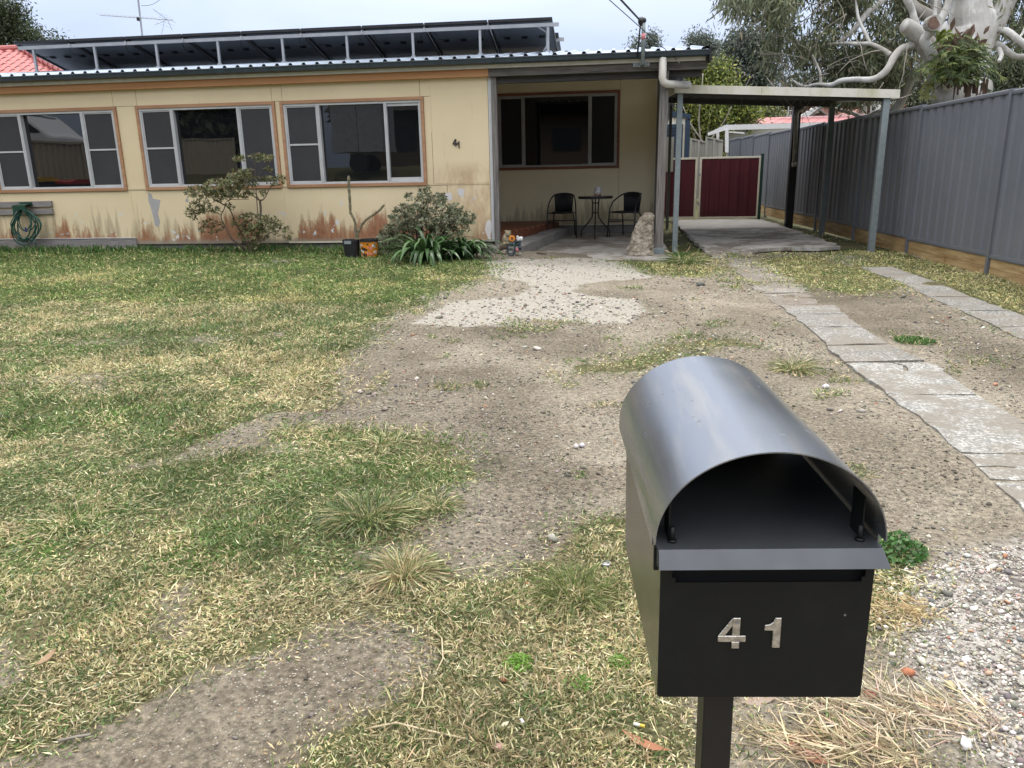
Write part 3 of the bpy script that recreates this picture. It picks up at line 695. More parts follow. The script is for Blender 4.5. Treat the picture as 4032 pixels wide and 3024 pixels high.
# dark post at the back corner, porch post at the front with its metal shoe, leaning timber at the side
MB().box((.74, 14.7, .15), (.83, 14.8, 2.9)).build('post', 'weathered_v', house)
pb = G(2585, 1000)
XP0, XP1 = at(2600, 320, WY)[0]-.012, at(2631, 350, WY)[0]-.006
MB().prism([(XP0, .22), (XP1, .22), (XP1+.01, 2.66), (XP0+.01, 2.66)], WY-.06, WY+.05).build('post', 'weathered_v', house, bevel=.005)
mb = MB(); mb.box((XP0-.018, WY-.075, .12), (XP1+.018, WY+.07, .225))
for i in range(4): mb.box((XP0-.022, WY-.080, .13+.022*i), (XP1+.022, WY+.075, .139+.022*i))
mb.build('post_shoe', 'galv', house)
# beams, fascia, gutter
zb0, zb1 = at(1200, 326.5, 11.52)[2], at(1200, 290, 11.52)[2]
XO = at(1923, 300, 11.52)[0]; XE = at(2786, 250, 11.52)[0]
MB().box((XL, 11.52, zb0), (-7.0, 11.585, zb1+.03)).build('fascia_board', 'beam', house, bevel=.003)
MB().box((-6.996, 11.519, zb0), (XO, 11.585, zb1+.03)).build('fascia_board', 'beam', house, bevel=.003)
MB().box((XO+.002, 11.515, zb0-.005), (XE, 11.57, zb1+.04)).build('porch_beam', 'weathered', house, bevel=.003)
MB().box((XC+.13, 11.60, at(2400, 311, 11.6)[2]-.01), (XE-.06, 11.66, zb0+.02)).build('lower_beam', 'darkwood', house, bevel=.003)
zg0, zg1 = at(1200, 277.6, 11.33)[2], at(1200, 254.6, 11.33)[2]; XG = at(2793, 200, 11.33)[0]
MB().box((XL, 11.47, zg0-.045), (XG-.03, 11.50, zg1)).build('fascia', 'pvc', house)
prof = [(11.46, zg0), (11.40, zg0), (11.345, zg0+.012), (11.335, zg1-.02), (11.325, zg1-.012), (11.328, zg1), (11.345, zg1), (11.35, zg1-.015), (11.357, zg0+.022), (11.40, zg0+.012), (11.455, zg0+.012), (11.455, zg1-.005), (11.46, zg1-.005)]
MB().prism([(a, b) for a, b in prof], XL-.2, XG, 'x').build('gutter', 'gutter', house)
MB().prism([(11.325, zg0), (11.46, zg0), (11.46, zg1), (11.325, zg1)], XG, XG+.004, 'x').build('gutter_end', 'gutter', house)
MB().prism([(11.34, zg0-.07), (11.44, zg0-.09), (13.3, zg0+.22), (13.3, zg1+.28), (11.34, zg1+.03)], XG+.006, XG+.03, 'x').build('barge_flashing', 'panelframe', house)
# ribbed steel roof
M['roofsteel'] = simple('zinc_roof_sheet', (.36, .42, .50), .35, metal=.35, var=.15, scale=1.5)
pit = .2; xs = []; x = XL-.2
while x < XG-.02:
    for dx, dz in ((0, 0), (.130, 0), (.150, .030), (.180, .030)): xs.append((x+dx, dz))
    x += pit
xs.append((XG, 0)); xs = [(min(a, XG), b) for a, b in xs]
prof_y = [(11.36, 0), (13.2, .285), (16.5, -.12), (21.6, -.75)]
V_ = [(a, y, zg1+.004+dz+b) for (y, dz) in prof_y for (a, b) in xs]; n_ = len(xs)
mb = MB(); mb.add(V_, [(r_*n_+i, r_*n_+i+1, (r_+1)*n_+i+1, (r_+1)*n_+i) for r_ in range(len(prof_y)-1) for i in range(n_-1)]); mb.build('roof_sheeting', 'roofsteel', house)
MB().add([(XC, 11.66, 2.87), (XE, 11.66, 2.87), (XE, 14.9, 3.12), (XC-1.4, 14.9, 3.12), (XC-1.4, 11.76, 2.87)], [(0, 1, 2, 3, 4)]).build('porch_ceiling', 'cream_paint', house)
# downpipe from the gutter to the carport roof
mb = MB(); mb.smooth = True
xd = at(2611, 240, 11.36)[0]; zd0 = at(2611, 225, 11.36)[2]; pe = at(2613, 318, 11.36); pf = at(2710, 334, 11.9)
mb.tube([(xd, 11.40, zd0), (xd, 11.40, pe[2]+.05), (xd+.01, 11.41, pe[2]), (xd+.06, 11.43, pe[2]-.035), tuple(pf)], .052, 12)
mb.build('downpipe', 'pvc', house)
# house number on the wall: 4 and 1, each a dark metal digit
def digit4(x, z, h, w, y, t, mat, parent, th=.2):
    q = lambda a, b: (x+a*w, z+b*h)
    P = [q(.50, 0), q(.78, 0), q(.78, .22), q(1, .22), q(1, .42), q(.78, .42), q(.78, 1), q(.50, 1), q(0, .42), q(0, .22), q(.50, .22)]
    H_ = [q(.50, .42), q(.24, .42), q(.50, .74)]
    # outer ring and counter bridged into one outline
    mb = MB(); parts = [[P[0], P[1], P[2], P[10]], [P[9], P[10], P[2], P[3], P[4], P[5], H_[0], H_[1], P[8]], [P[5], P[6], P[7], H_[2], H_[0]], [P[8], H_[1], H_[2], P[7]]]
    for q_ in parts: mb.prism(q_, y-t, y)
    return mb.build('digit', mat, parent)
def digit1(x, z, h, w, y, t, mat, parent):
    q = lambda a, b: (x+a*w, z+b*h)
    P = [q(.52, 0), q(1, 0), q(1, 1), q(.62, 1), q(.50, .86), q(.30, .78), q(0, .76), q(0, .58), q(.52, .58)]
    return MB().prism(P, y-t, y).build('digit', mat, parent)
hn = bpy.data.objects.new('house_number', None); COL.objects.link(hn); hn.parent = house
a4 = at(1783, 576, WY); hn.location = Vector(tuple(a4))-house.location
sc_ = 11.6/3028
digit4(a4[0], a4[2], 26*sc_, 19*sc_, WY-.003, .012, 'digits', hn)
a1 = at(1802, 584, WY); digit1(a1[0], a1[2], 27*sc_, 8*sc_, WY-.003, .012, 'digits', hn)
# deck at the left of the porch
mb = MB(); zt_ = PZ(12)+.30
dk = thing('porch_deck', 'low reddish-brown stained timber deck step in the left corner of the porch', 'deck', (-2.1, 13.2, .15))
for i in range(10):
    ya = 11.72+.30*i; xe = -1.62+(ya-11.72)*.20
    MB().box((-3.05, ya, zt_-.025), (xe, ya+.292, zt_)).build('board', 'terracotta_deck', dk)
MB().add([(-1.60, 11.72, .12), (-1.02, 14.72, .18), (-1.02, 14.72, zt_-.027), (-1.60, 11.72, zt_-.027), (-1.66, 11.72, .12), (-1.08, 14.72, .18), (-1.08, 14.72, zt_-.027), (-1.66, 11.72, zt_-.027)],
         [(0, 1, 2, 3), (5, 4, 7, 6), (3, 2, 6, 7), (0, 3, 7, 4), (1, 5, 6, 2)]).build('side_board', 'terracotta_deck', dk)
MB().box((-3.05, 11.72, .12), (-1.62, 11.76, zt_-.027)).build('front_board', 'terracotta_deck', dk)

# ================================================================== SOLAR ARRAY, ANTENNA, SERVICE MAST
sol = thing('solar_array', 'row of nine tilted black solar panels on aluminium legs along the house roof edge', 'solar panels', (-5.5, 12.6, 3.0))
Y1 = 12.6; zt = at(1200, 111, Y1)[2]; x_l = at(50, 168, Y1)[0]; x_r = at(2176, 72, Y1)[0]; sl = -.235
NP = 9; pw = (x_r-x_l)/NP
dyl = 1.60/math.sqrt(1+sl*sl)
pm = None
for i in range(NP):
    xa = x_l+i*pw
    p = bpy.data.objects.new('solar_panel', None); COL.objects.link(p); p.parent = sol; p.location = Vector((xa, Y1, zt))-sol.location
    if pm is None:
        def slab_(x0, x1, y0, y1, t0, t1):
            return [(x0, y0, sl*y0+t0), (x1, y0, sl*y0+t0), (x1, y1, sl*y1+t0), (x0, y1, sl*y1+t0), (x0, y0, sl*y0+t1), (x1, y0, sl*y0+t1), (x1, y1, sl*y1+t1), (x0, y1, sl*y1+t1)]
        BF = [(0, 3, 2, 1), (4, 5, 6, 7), (0, 1, 5, 4), (1, 2, 6, 5), (2, 3, 7, 6), (3, 0, 4, 7)]
        fr_, bk_, gl_ = MB(), MB(), MB()
        for q in ((.008, pw-.008, 0, .035), (.008, pw-.008, dyl-.035, dyl), (.008, .034, .035, dyl-.035), (pw-.034, pw-.008, .035, dyl-.035)): fr_.add(slab_(*q, -.04, 0), BF)
        bk_.add(slab_(.034, pw-.034, .035, dyl-.035, -.014, -.008), BF); gl_.add(slab_(.034, pw-.034, .035, dyl-.035, -.007, -.002), BF)
        jbs = [MB().add(slab_(pw*q-.045, pw*q+.045, .60, .66, -.03, -.0145), BF) for q in (.22, .50, .78)]
        pm = [(fr_.mesh('frame', 'panelframe'), 'frame'), (bk_.mesh('backsheet', 'panelback'), 'backsheet'), (gl_.mesh('glass', 'panelglass'), 'glass'), *[(j.mesh('junction_box', 'dark'), 'junction_box') for j in jbs]]
    for me_, nm in pm:
        c = bpy.data.objects.new(nm, me_); COL.objects.link(c); c.parent = p
zr = zt-.075
def ybar(y, z, x0, x1, h=.05): MB().box((x0, y-.02, z-h), (x1, y+.02, z)).build('rail', 'galv_light', sol)
ybar(Y1+.04, zr, x_l+.06, x_r+.09); ybar(Y1+1.15, zt+sl*1.15-.045, x_l+.5, x_r+.16)
roofz = lambda y: zg1+.035+(.155*(y-11.36) if y < 13.2 else .285-.12*(y-13.2))
for px_, py_ in ((138, 230), (378, 225), (620, 215), (862, 205), (1115, 195), (1368, 185), (1627, 175), (1891, 165), (2158, 155)):
    xx = at(px_, py_, Y1+.05)[0]; mb = MB(); yl = Y1+.05
    mb.box((xx-.018, yl-.022, roofz(yl)), (xx+.018, yl+.014, zr-.002)); mb.box((xx-.035, yl-.03, roofz(yl)-.012), (xx+.035, yl+.03, roofz(yl)+.012))
    mb.build('leg', 'galv_light', sol)
for i in range(1, NP):
    xx = x_l+i*pw; mb = MB(); mb.prism([(xx-.016, zr-.05), (xx+.016, zr-.05), (xx+.010, zr+.01), (xx-.010, zr+.01)], Y1+.005, Y1+.019); mb.build('clamp', 'galv_light', sol)
    yy = Y1+1.15; z_ = zt+sl*1.15-.045
    mb = MB(); mb.box((xx-.014, yy-.05, z_-.06), (xx+.014, yy-.021, z_)); mb.build('clamp', 'galv_light', sol)
for i in range(NP):
    xx = x_l+i*pw
    mb = MB(); mb.smooth = True; mb.tube([(xx+pw*.15, Y1+.07, zr-.04), (xx+pw*.18, Y1+.22, zr-.13), (xx+pw*.22, Y1+.60, zt+sl*.6-.03)], .006, 5); mb.build('cable', 'wire', sol)
    mb = MB(); mb.smooth = True; mb.tube([(xx+pw*.95, Y1+.07, zr-.04), (xx+pw*.90, Y1+.22, zr-.12), (xx+pw*.78, Y1+.60, zt+sl*.6-.03)], .006, 5); mb.build('cable', 'wire', sol)
mb = MB(); mb.smooth = True; xx = at(2140, 190, Y1)[0]
mb.tube([(xx-.1, Y1+.03, zr-.03), (xx+.03, Y1+.2, zr-.1), (xx+.04, Y1+.17, zr-.3), (xx-.03, Y1+.15, roofz(Y1)-.01)], .017, 8); mb.build('conduit', 'galv_light', sol)
# second row behind, its right end showing
s2 = thing('solar_array', 'second row of solar panels, mostly hidden behind the front row', 'solar panels', (-3, 15.1, 3))
q0, q1 = at(2203, 128, 14.7), at(2216, 208, 15.6)
x2 = q0[0]; dz_ = (q1[2]-q0[2])/(q1[1]-q0[1])
for k in range(3):
    xa = x2-1.02*(k+1); z0 = q0[2]
    MB().add([(xa, 14.7, z0), (xa+1.0, 14.7, z0), (xa+1.0, 16.1, z0-.33), (xa, 16.1, z0-.33), (xa, 14.7, z0-.04), (xa+1.0, 14.7, z0-.04), (xa+1.0, 16.1, z0-.37), (xa, 16.1, z0-.37)],
             [(0, 1, 2, 3), (4, 7, 6, 5), (0, 4, 5, 1), (1, 5, 6, 2), (3, 2, 6, 7), (0, 3, 7, 4)]).build('solar_panel', 'panelframe', s2)
MB().box((x2-3.1, 14.83, q0[2]-.12), (x2+.07, 14.87, q0[2]-.06)).build('rail', 'galv_light', s2)
MB().box((x2-.11, 14.83, 3.0), (x2-.07, 14.87, q0[2]-.12)).build('leg', 'galv_light', s2)
f0, f1 = at(2230, 196, 14.9), at(2400, 190, 14.9)
s3 = thing('solar_array', 'flat solar panel lying low on the roof beside the tilted rows', 'solar panels', (f0[0]+.5, 15, f0[2]-.1))
MB().box((f0[0], 14.9, f0[2]-.09), (f1[0], 15.9, f0[2]-.05)).build('solar_panel', 'panelframe', s3)
MB().box((f0[0]+.1, 14.92, f0[2]-.16), (f1[0]-.05, 14.96, f0[2]-.092)).build('rail', 'panelframe', s3)
# TV antenna
AY = 15.2; ant = thing('tv_antenna', 'thin metal television antenna on a mast behind the solar panels', 'antenna', (*at(560, 160, AY)[:2], 3.0))
mb = MB(); t0 = at(535, -80, AY); b0 = at(557, 150, AY); mb.tube([(b0[0], AY, 2.9), (t0[0], AY, t0[2])], .018, 8); mb.build('mast', 'galv_light', ant)
a0, a1_ = at(395, 60, AY), at(680, 79, AY); mb = MB(); mb.tube([tuple(a0), tuple(a1_)], .009, 6)
mb.build('boom', 'galv_light', ant)
for k in range(14):
    t = k/17; p = a0+(a1_-a0)*t; L_ = .13
    MB().tube([(p[0], p[1]-L_, p[2]+.012), (p[0], p[1]+L_, p[2]+.012)], .003, 5).build('element', 'galv_light', ant)
p = a0+(a1_-a0)*.93; mb = MB()
for s_ in (-1, 1):
    mb.tube([tuple(p), (p[0]-.10, p[1]-.3, p[2]+s_*.14)], .005, 5); mb.tube([tuple(p), (p[0]-.10, p[1]+.3, p[2]+s_*.14)], .005, 5)
    for k in range(3): mb.tube([(p[0]-.04*k, p[1]-.3, p[2]+s_*.05*k), (p[0]-.04*k, p[1]+.3, p[2]+s_*.05*k)], .003, 4)
mb.build('reflector', 'galv_light', ant)
mb = MB(); mb.box((b0[0]-.03, AY-.03, at(553, 75, AY)[2]-.03), (b0[0]+.01, AY+.03, at(553, 75, AY)[2]+.03)); mb.build('clamp', 'black', ant)
w0 = at(640, -10, AY); w1 = at(556, 22, AY); tt = [w1+(w0-w1)*k/8+np.array([0, 0, -.05*math.sin(math.pi*k/8)]) for k in range(9)]
MB().tube(tt, .004, 4).build('lead', 'wire', ant)
pp = at(647, 78, AY); MB().tube([tuple(pp), tuple(at(642, 110, AY)), tuple(at(636, 135, AY))], .003, 4).build('lead', 'wire', ant)
# service mast on the fascia and its overhead wires
MY = 11.46; mz0 = at(2530, 262, MY)[2]; mx = at(2529, 250, MY)[0]; mzt = at(2528, 100, MY)[2]
mst = thing('service_mast', 'galvanised power service mast bracketed to the grey porch beam', 'service mast', (mx, MY, mz0))
mb = MB(); mb.smooth = True; mb.tube([(mx, 11.28, mz0), (mx, 11.28, mzt-.1), (mx-.002, 11.28, mzt)], .026, 12); mb.build('pole', 'galv', mst)
MB().box((at(2492, 262, 11.5)[0], 11.475, at(2500, 265, 11.5)[2]), (at(2558, 262, 11.5)[0], 11.512, at(2500, 243, 11.5)[2])).build('bracket', 'galv', mst, bevel=.003)
for q in (2498, 2552):
    b_ = at(q, 254, 11.47); MB().tube([(b_[0], 11.455, b_[2]), (b_[0], 11.476, b_[2])], .013, 6).build('bolt', 'galv_light', mst)
MB().box((mx-.03, 11.30, mz0+.0), (mx+.03, 11.474, mz0+.05)).build('spacer', 'galv', mst)
M['redtape'] = simple('faded_red_tape', (.62, .22, .24), .6)
za, zb_ = at(2528, 165, MY)[2], at(2528, 141, MY)[2]; mb = MB(); mb.smooth = True; mb.tube([(mx, 11.28, za), (mx, 11.28, zb_)], .0275, 12); mb.build('red_band', 'redtape', mst)
top = at(2524, 84, 11.28); mb = MB(); mb.smooth = True; mb.blob(tuple(top), (.045, .04, .055), 10, 8, .25, 9); mb.blob((mx, 11.28, mzt+.03), (.035, .035, .04), 10, 8); mb.build('insulator', 'black', mst)
mb = MB(); mb.smooth = True; mb.tube([tuple(top), (mx-.05, 11.27, mzt-.1), (mx-.068, 11.27, mzt-.35), (mx-.07, 11.29, mz0+.22), (mx-.07, 11.31, mz0+.10)], .011, 6); mb.build('drop_cable', 'wire', mst)
def solve_dir(P0, px1, py1, dyz=(-21, 3.3)):
    """x component so that a wire leaving P0 is seen passing through a given point of the view"""
    v = ray(px1, py1); p = P0-np.array([0, 0, H])
    A = np.array([[1, 0, 0], [0, 0, 0]]); n_ = np.cross(p, v)      # plane of eye and wire
    return -(n_[1]*dyz[0]+n_[2]*dyz[1])/n_[0]
def wire(nm, P0, px1, py1, label, rad, sag=.25, dyz=(-21, 3.3)):
    a = solve_dir(P0, px1, py1, dyz); D = np.array([a, dyz[0], dyz[1]]); pts = [P0+D*t+np.array([0, 0, -sag*4*t*(1-t)*0]) for t in np.linspace(0, 1, 30)]
    o = MB().tube(pts, rad, 6).build(nm, 'wire'); tag(o, label, 'cable', 'overhead wires to the house'); return D
Dw = wire('power_cable', top, 2440, -6, 'thick twisted overhead power cable running to the service mast', .013)
pt = at(2668, 238, 11.5); wire('phone_cable', pt, 2400, 0, 'thin overhead phone wire running to a hook on the porch beam', .005)
MB().tube([tuple(pt), (pt[0]+.03, 11.51, pt[2]-.03)], .01, 6).build('wire_hook', 'galv_light', house)
# ================================================================== CARPORT
cp = thing('carport', 'flat cream-edged steel carport on galvanised posts beside the house', 'carport', (2.3, 14, .1))
YF = 12.05
cL, cR = at(2657, 333, YF), at(3530, 352, YF); bL, bR = at(2657, 366, YF), at(3530, 386, YF); rise = .058
X0, X1 = cL[0], cR[0]
def cz(x, y, top=True):
    t = (x-X0)/(X1-X0); a = (cL if top else bL)[2]; b = (cR if top else bR)[2]; return a+(b-a)*t+(y-YF)*rise
M['fascia'] = simple('mouldy_cream_fascia', (.62, .60, .49), .5, var=.12, scale=3)
def _fas():
    mt = MAT('mouldy_cream_fascia'); n = N(mt); f = n.noise(2.6, 6, .7, stretch=(1, 1, .5)); g = n.noise(14, 5, .7)
    c = n.ramp(f, [(.46, (.66, .64, .56)), (.62, (.55, .53, .40)), (.76, (.42, .41, .26))]); n.col(n.mix(n.ramp(g, [(.5, 0.0), (.8, .5)]), c, (.42, .41, .30))); n.rough(.5); return mt
M['fascia'] = _fas()
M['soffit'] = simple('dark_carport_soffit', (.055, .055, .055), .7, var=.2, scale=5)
YB = 17.9
def quadbox(P, Q, mat, name, parent):
    """P, Q: two 4-point loops"""
    return MB().add(list(P)+list(Q), [(0, 1, 2, 3), (7, 6, 5, 4), (0, 4, 5, 1), (1, 5, 6, 2), (2, 6, 7, 3), (3, 7, 4, 0)]).build(name, mat, parent)
f4 = lambda x0, x1, y0, y1: ([(x0, y0, cz(x0, y0, 0)), (x1, y0, cz(x1, y0, 0)), (x1, y0, cz(x1, y0)), (x0, y0, cz(x0, y0))], [(x0, y1, cz(x0, y1, 0)), (x1, y1, cz(x1, y1, 0)), (x1, y1, cz(x1, y1)), (x0, y1, cz(x0, y1))])
XM = (X0+X1)*.5-.3
quadbox(*f4(X0, XM-.002, YF, YF+.03), 'fascia', 'front_fascia', cp); quadbox(*f4(XM+.002, X1, YF, YF+.03), 'fascia', 'front_fascia', cp)
quadbox(*f4(X1-.03, X1+.0, YF+.032, YB), 'fascia', 'side_fascia', cp); quadbox(*f4(X0, X0+.03, YF+.032, YB), 'fascia', 'side_fascia', cp)
quadbox(*f4(X1+.002, X1+.055, YF+.005, YF+.1), 'fascia', 'gutter_end', cp)
# ribbed roof sheet, seen from below
pr = []; x = X0+.035
while x < X1-.08:
    pr += [(x, 0), (x+.03, 0), (x+.045, -.03), (x+.17, -.03), (x+.185, 0)]; x += .2
pr = [(a, b) for a, b in pr if a < X1-.035]
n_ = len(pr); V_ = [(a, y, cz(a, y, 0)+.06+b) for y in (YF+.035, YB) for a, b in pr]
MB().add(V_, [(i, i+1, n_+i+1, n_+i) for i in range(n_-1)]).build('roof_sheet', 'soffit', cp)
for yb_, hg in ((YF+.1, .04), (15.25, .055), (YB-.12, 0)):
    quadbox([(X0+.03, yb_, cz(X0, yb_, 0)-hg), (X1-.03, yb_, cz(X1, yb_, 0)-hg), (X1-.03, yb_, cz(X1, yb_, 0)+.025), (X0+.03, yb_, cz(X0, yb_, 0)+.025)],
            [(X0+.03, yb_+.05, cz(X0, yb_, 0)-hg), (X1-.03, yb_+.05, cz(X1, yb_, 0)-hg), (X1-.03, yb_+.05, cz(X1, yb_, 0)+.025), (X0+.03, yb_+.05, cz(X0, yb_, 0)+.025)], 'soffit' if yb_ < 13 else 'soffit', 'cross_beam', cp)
def cpost(px_, py_, X, mat='galv', w=.075, top=None):
    g = G(px_, py_) if X is None else None
    if X is not None:
        v = atx(px_, py_, X); y = v[1]; z = float(gh(X, y))
    else: X, y, z = g
    zt_ = top or cz(X, y, 0)-.0
    MB().box((X-w/2, y-w/2, z-.03), (X+w/2, y+w/2, zt_)).build('post', mat, cp, bevel=.004); return X, y
def cpost2(px_, py_, Y, mat, w=.078):
    x = at(px_, py_, Y)[0]; MB().box((x-w/2, Y, .02), (x+w/2, Y+w, cz(x, Y, 0))).build('post', mat, cp, bevel=.004)
M['galv_shaded'] = simple('shaded_galvanised_post', (.14, .165, .165), .5, metal=.3)  # galvanised grey with the carport shade put into its colour
cpost2(2667, 700, YF+.04, 'galv'); cpost2(3467, 650, YF+.04, 'galv', .088); cpost2(3264, 600, 15.2, 'galv_shaded', .09); cpost2(3121, 700, 17.2, 'black', .15); cpost2(2640, 500, 17.6, 'galv_shaded', .06)
M['pipe'] = simple('weathered_pipe', (.33, .32, .28), .45, metal=.3, var=.25, scale=9)
mb = MB(); mb.smooth = True; q = [at(a, b, 16.6) for a, b in ((3164, 408), (3162, 428), (3143, 437), (3136, 452), (3133, 520), (3130, 600), (3127, 640))]
mb.tube([tuple(p) for p in q], .042, 12); mb.build('downpipe', 'pipe', cp)
mb = MB(); mb.smooth = True; q = [at(a, b, 16.6) for a, b in ((3127, 640), (3127, 656))]; mb.tube([tuple(p) for p in q], .047, 12); mb.build('pipe_end', 'pvc', cp)

# ================================================================== FENCES
def ribs(L_, pit=.19, d=.022, base=0):
    pr = [(0, 0)]; x = 0
    while x+pit <= L_+.001:
        pr += [(x+pit*.42, 0), (x+pit*.56, d), (x+pit*.80, d), (x+pit*.94, 0)]; x += pit
    pr.append((L_, 0)); return pr
def ribmesh(name, L_, h, mat, axis='y', pit=.19, d=.022):
    pr = ribs(L_, pit, d); n = len(pr); t = .0015
    f = (lambda u, v, z: (v, u, z)) if axis == 'y' else (lambda u, v, z: (u, v, z))
    V = [f(u, v, z) for z in (0, h) for u, v in pr]+[f(u, v+t, z) for z in (0, h) for u, v in pr]
    mb = MB(); mb.add(V, [(i, i+1, n+i+1, n+i) for i in range(n-1)]+[(2*n+i, 3*n+i, 3*n+i+1, 2*n+i+1) for i in range(n-1)]); return mb.mesh(name, mat)
FX = lambda y: float(np.interp(y, [0, 9.4, 20.5, 29], [4.58, 4.25, 3.87, 3.84]))
FT = lambda y: float(np.interp(y, [0, 9.4, 16, 20.5, 23, 28.5], [2.05, 2.08, 2.14, 2.18, 2.23, 2.31]))
SP = 2.30; ys = [9.45+SP*k for k in range(-4, 9)]
fen = thing('boundary_fence', 'dark grey ribbed steel boundary fence on timber sleepers, right of the drive', 'fence', (4.2, 12, .1))
sm = ribmesh('infill_sheet', SP-.05, 1.74, 'fence', pit=.245, d=.020); rail = None
for i, y in enumerate(ys[:-1]):
    x0, x1 = FX(y), FX(y+SP); a = math.atan2(x1-x0, SP); zt_ = (FT(y)+FT(y+SP))/2
    p = bpy.data.objects.new('fence_panel', None); COL.objects.link(p); p.parent = fen
    p.location = Vector((x0, y+.025, zt_-1.8))-fen.location; p.rotation_euler = (0, 0, -a)
    c = bpy.data.objects.new('infill_sheet', sm); COL.objects.link(c); c.parent = p; c.location = (0, 0, .03)
    if rail is None:
        mb = MB()
        mb.box((-.012, 0, 0), (.036, SP-.05, .045)); mb.box((-.016, 0, .012), (-.012, SP-.05, .020)); rail = mb.mesh('rail', 'fence')
        mb = MB(); mb.prism([(-.014, 1.752), (.036, 1.752), (.036, 1.79), (.026, 1.80), (-.004, 1.80), (-.014, 1.79)], 0, SP-.05, 'y'); mb.box((-.018, 0, 1.764), (-.014, SP-.05, 1.772))
        railt = mb.mesh('rail', 'fence')
    for me_ in (rail, railt):
        c = bpy.data.objects.new('rail', me_); COL.objects.link(c); c.parent = p
    # sleepers under the panel
    g0 = float(gh(x0, y)); zt2 = zt_-1.8-.004; k = 2 if zt2-g0 > .14 else 1
    for j in range(k):
        hj = .105; z1 = zt2-j*(hj+.003)
        for h_ in range(1 if j == 0 else 2):
            s0 = .03+(SP-.1)*(.0 if h_ == 0 else .47); s1 = .03+(SP-.1)*(1 if (j == 0 or h_ == 1) else .465)
            q = bpy.data.objects.new('sleeper', MB().box((.0, s0, 0), (.045, s1, -hj)).mesh('sleeper', 'sleeper')); COL.objects.link(q); q.parent = p
            q.location = (random.uniform(-.003, .003), 0, z1-(zt_-1.8)); q['label'] = 'treated pine sleeper'
pmsh = MB().box((-.022, -.028, 0), (.044, .028, 1)).mesh('post', 'fence')
for i, y in enumerate(ys):
    x = FX(y); zt_ = FT(y)+(.012); g0 = float(gh(x, y))-.04
    c = bpy.data.objects.new('post', pmsh); COL.objects.link(c); c.parent = fen; c.location = Vector((x, y, g0))-fen.location; c.scale = (1, 1, zt_-g0)
# beige back fence beyond the gate, stepped
bf = thing('back_fence', 'faded beige-grey stepped back fence seen above the maroon gates', 'fence', (2, 28.6, .3))
xe = FX(28)
seg = [((2848, 552), (2812, 544)), ((2812, 544), (2782, 538)), ((2779, 558), (2751, 551)), ((2751, 551), (2721, 544)), ((2719, 560), (2690, 556)), ((2690, 556), (2650, 552))]
for (a, b) in seg:
    A, B_ = at(*a, 28.5), at(*b, 28.5); L_ = A[0]-B_[0]
    me_ = ribmesh('fence_panel', L_, 1, 'fence_beige', 'x', .16, .02); h0 = (A[2]+B_[2])/2-.35
    for v in me_.vertices:
        v.co.z = (B_[2]+(A[2]-B_[2])*v.co.x/L_-.35)*v.co.z
    c = bpy.data.objects.new('fence_panel', me_); COL.objects.link(c); c.parent = bf; c.location = Vector((B_[0], 28.5, .35))-bf.location
    MB().prism([(B_[0]-.03, .3), (B_[0]+.03, .3), (B_[0]+.03, B_[2]), (B_[0]-.03, B_[2])], 28.44, 28.5).build('post', 'fence_beige', bf)
    MB().add([(B_[0], 28.46, B_[2]-.05), (A[0], 28.46, A[2]-.05), (A[0], 28.46, A[2]), (B_[0], 28.46, B_[2]), (B_[0], 28.53, B_[2]-.05), (A[0], 28.53, A[2]-.05), (A[0], 28.53, A[2]), (B_[0], 28.53, B_[2])],
             [(0, 1, 2, 3), (4, 7, 6, 5), (3, 2, 6, 7), (0, 4, 5, 1)]).build('rail', 'fence_beige', bf)

# ================================================================== GATES
GY = 20.3
def gate(p0, p1, p2, p3, label, nm='side_gate', grp='maroon side gates'):
    """corner pixels: top-left, top-right, bottom-right, bottom-left"""
    A, B_, C, D = [at(*q, GY) for q in (p0, p1, p2, p3)]
    x0, x1 = (A[0]+D[0])/2, (B_[0]+C[0])/2; z0 = (C[2]+D[2])/2; z1 = (A[2]+B_[2])/2
    g = thing(nm, label, 'gate', ((x0+x1)/2, GY, z0), grp)
    f = .045; mb = MB(); mb.box((x0, GY-.02, z0), (x1, GY+.02, z0+f)); mb.box((x0, GY-.02, z1-f), (x1, GY+.02, z1)); mb.box((x0, GY-.02, z0+f), (x0+f, GY+.02, z1-f)); mb.box((x1-f, GY-.02, z0+f), (x1, GY+.02, z1-f))
    mb.build('frame', 'cream_paint', g, bevel=.004)
    me_ = ribmesh('infill_sheet', x1-x0-2*f, z1-z0-2*f, 'maroon', 'x', .24, -.02)
    c = bpy.data.objects.new('infill_sheet', me_); COL.objects.link(c); c.parent = g; c.location = Vector((x0+f, GY, z0+f))-g.location
    for zz in (z0+.35, z0+1.05):
        MB().box((x0-.03, GY-.035, zz), (x0+.02, GY-.021, zz+.05)).build('hinge', 'galv', g)
    return g
gate((2620, 622), (2745, 621), (2738, 861), (2610, 860), 'narrow maroon sheet gate with cream frame, left of the pair')
gate((2756, 620), (2996, 613), (2984, 858), (2748, 862), 'wide maroon sheet gate with cream frame, right of the pair')
q = at(3003, 605, GY); q2 = G(2993, 862)
gp = MB().box((q[0]-.035, GY-.03, .1), (q[0]+.035, GY+.04, q[2])).build('gate_post', 'greenpost'); tag(gp, 'dark green steel post at the right side of the maroon gates', 'post')
sp = thing('side_screen', 'short maroon and brown screen panel between the house corner and the gates', 'screen', (1.2, 20.2, .2))
MB().box((at(2608, 600, 20.25)[0], 20.2, .25), (at(2646, 600, 20.25)[0], 20.24, at(2630, 677, 20.25)[2])).build('maroon_panel', 'maroon', sp)
MB().box((at(2608, 600, 20.25)[0], 20.2, at(2630, 677, 20.25)[2]+.003), (at(2652, 600, 20.25)[0], 20.24, at(2630, 540, 20.25)[2])).build('brown_panel', 'fence_beige', sp)

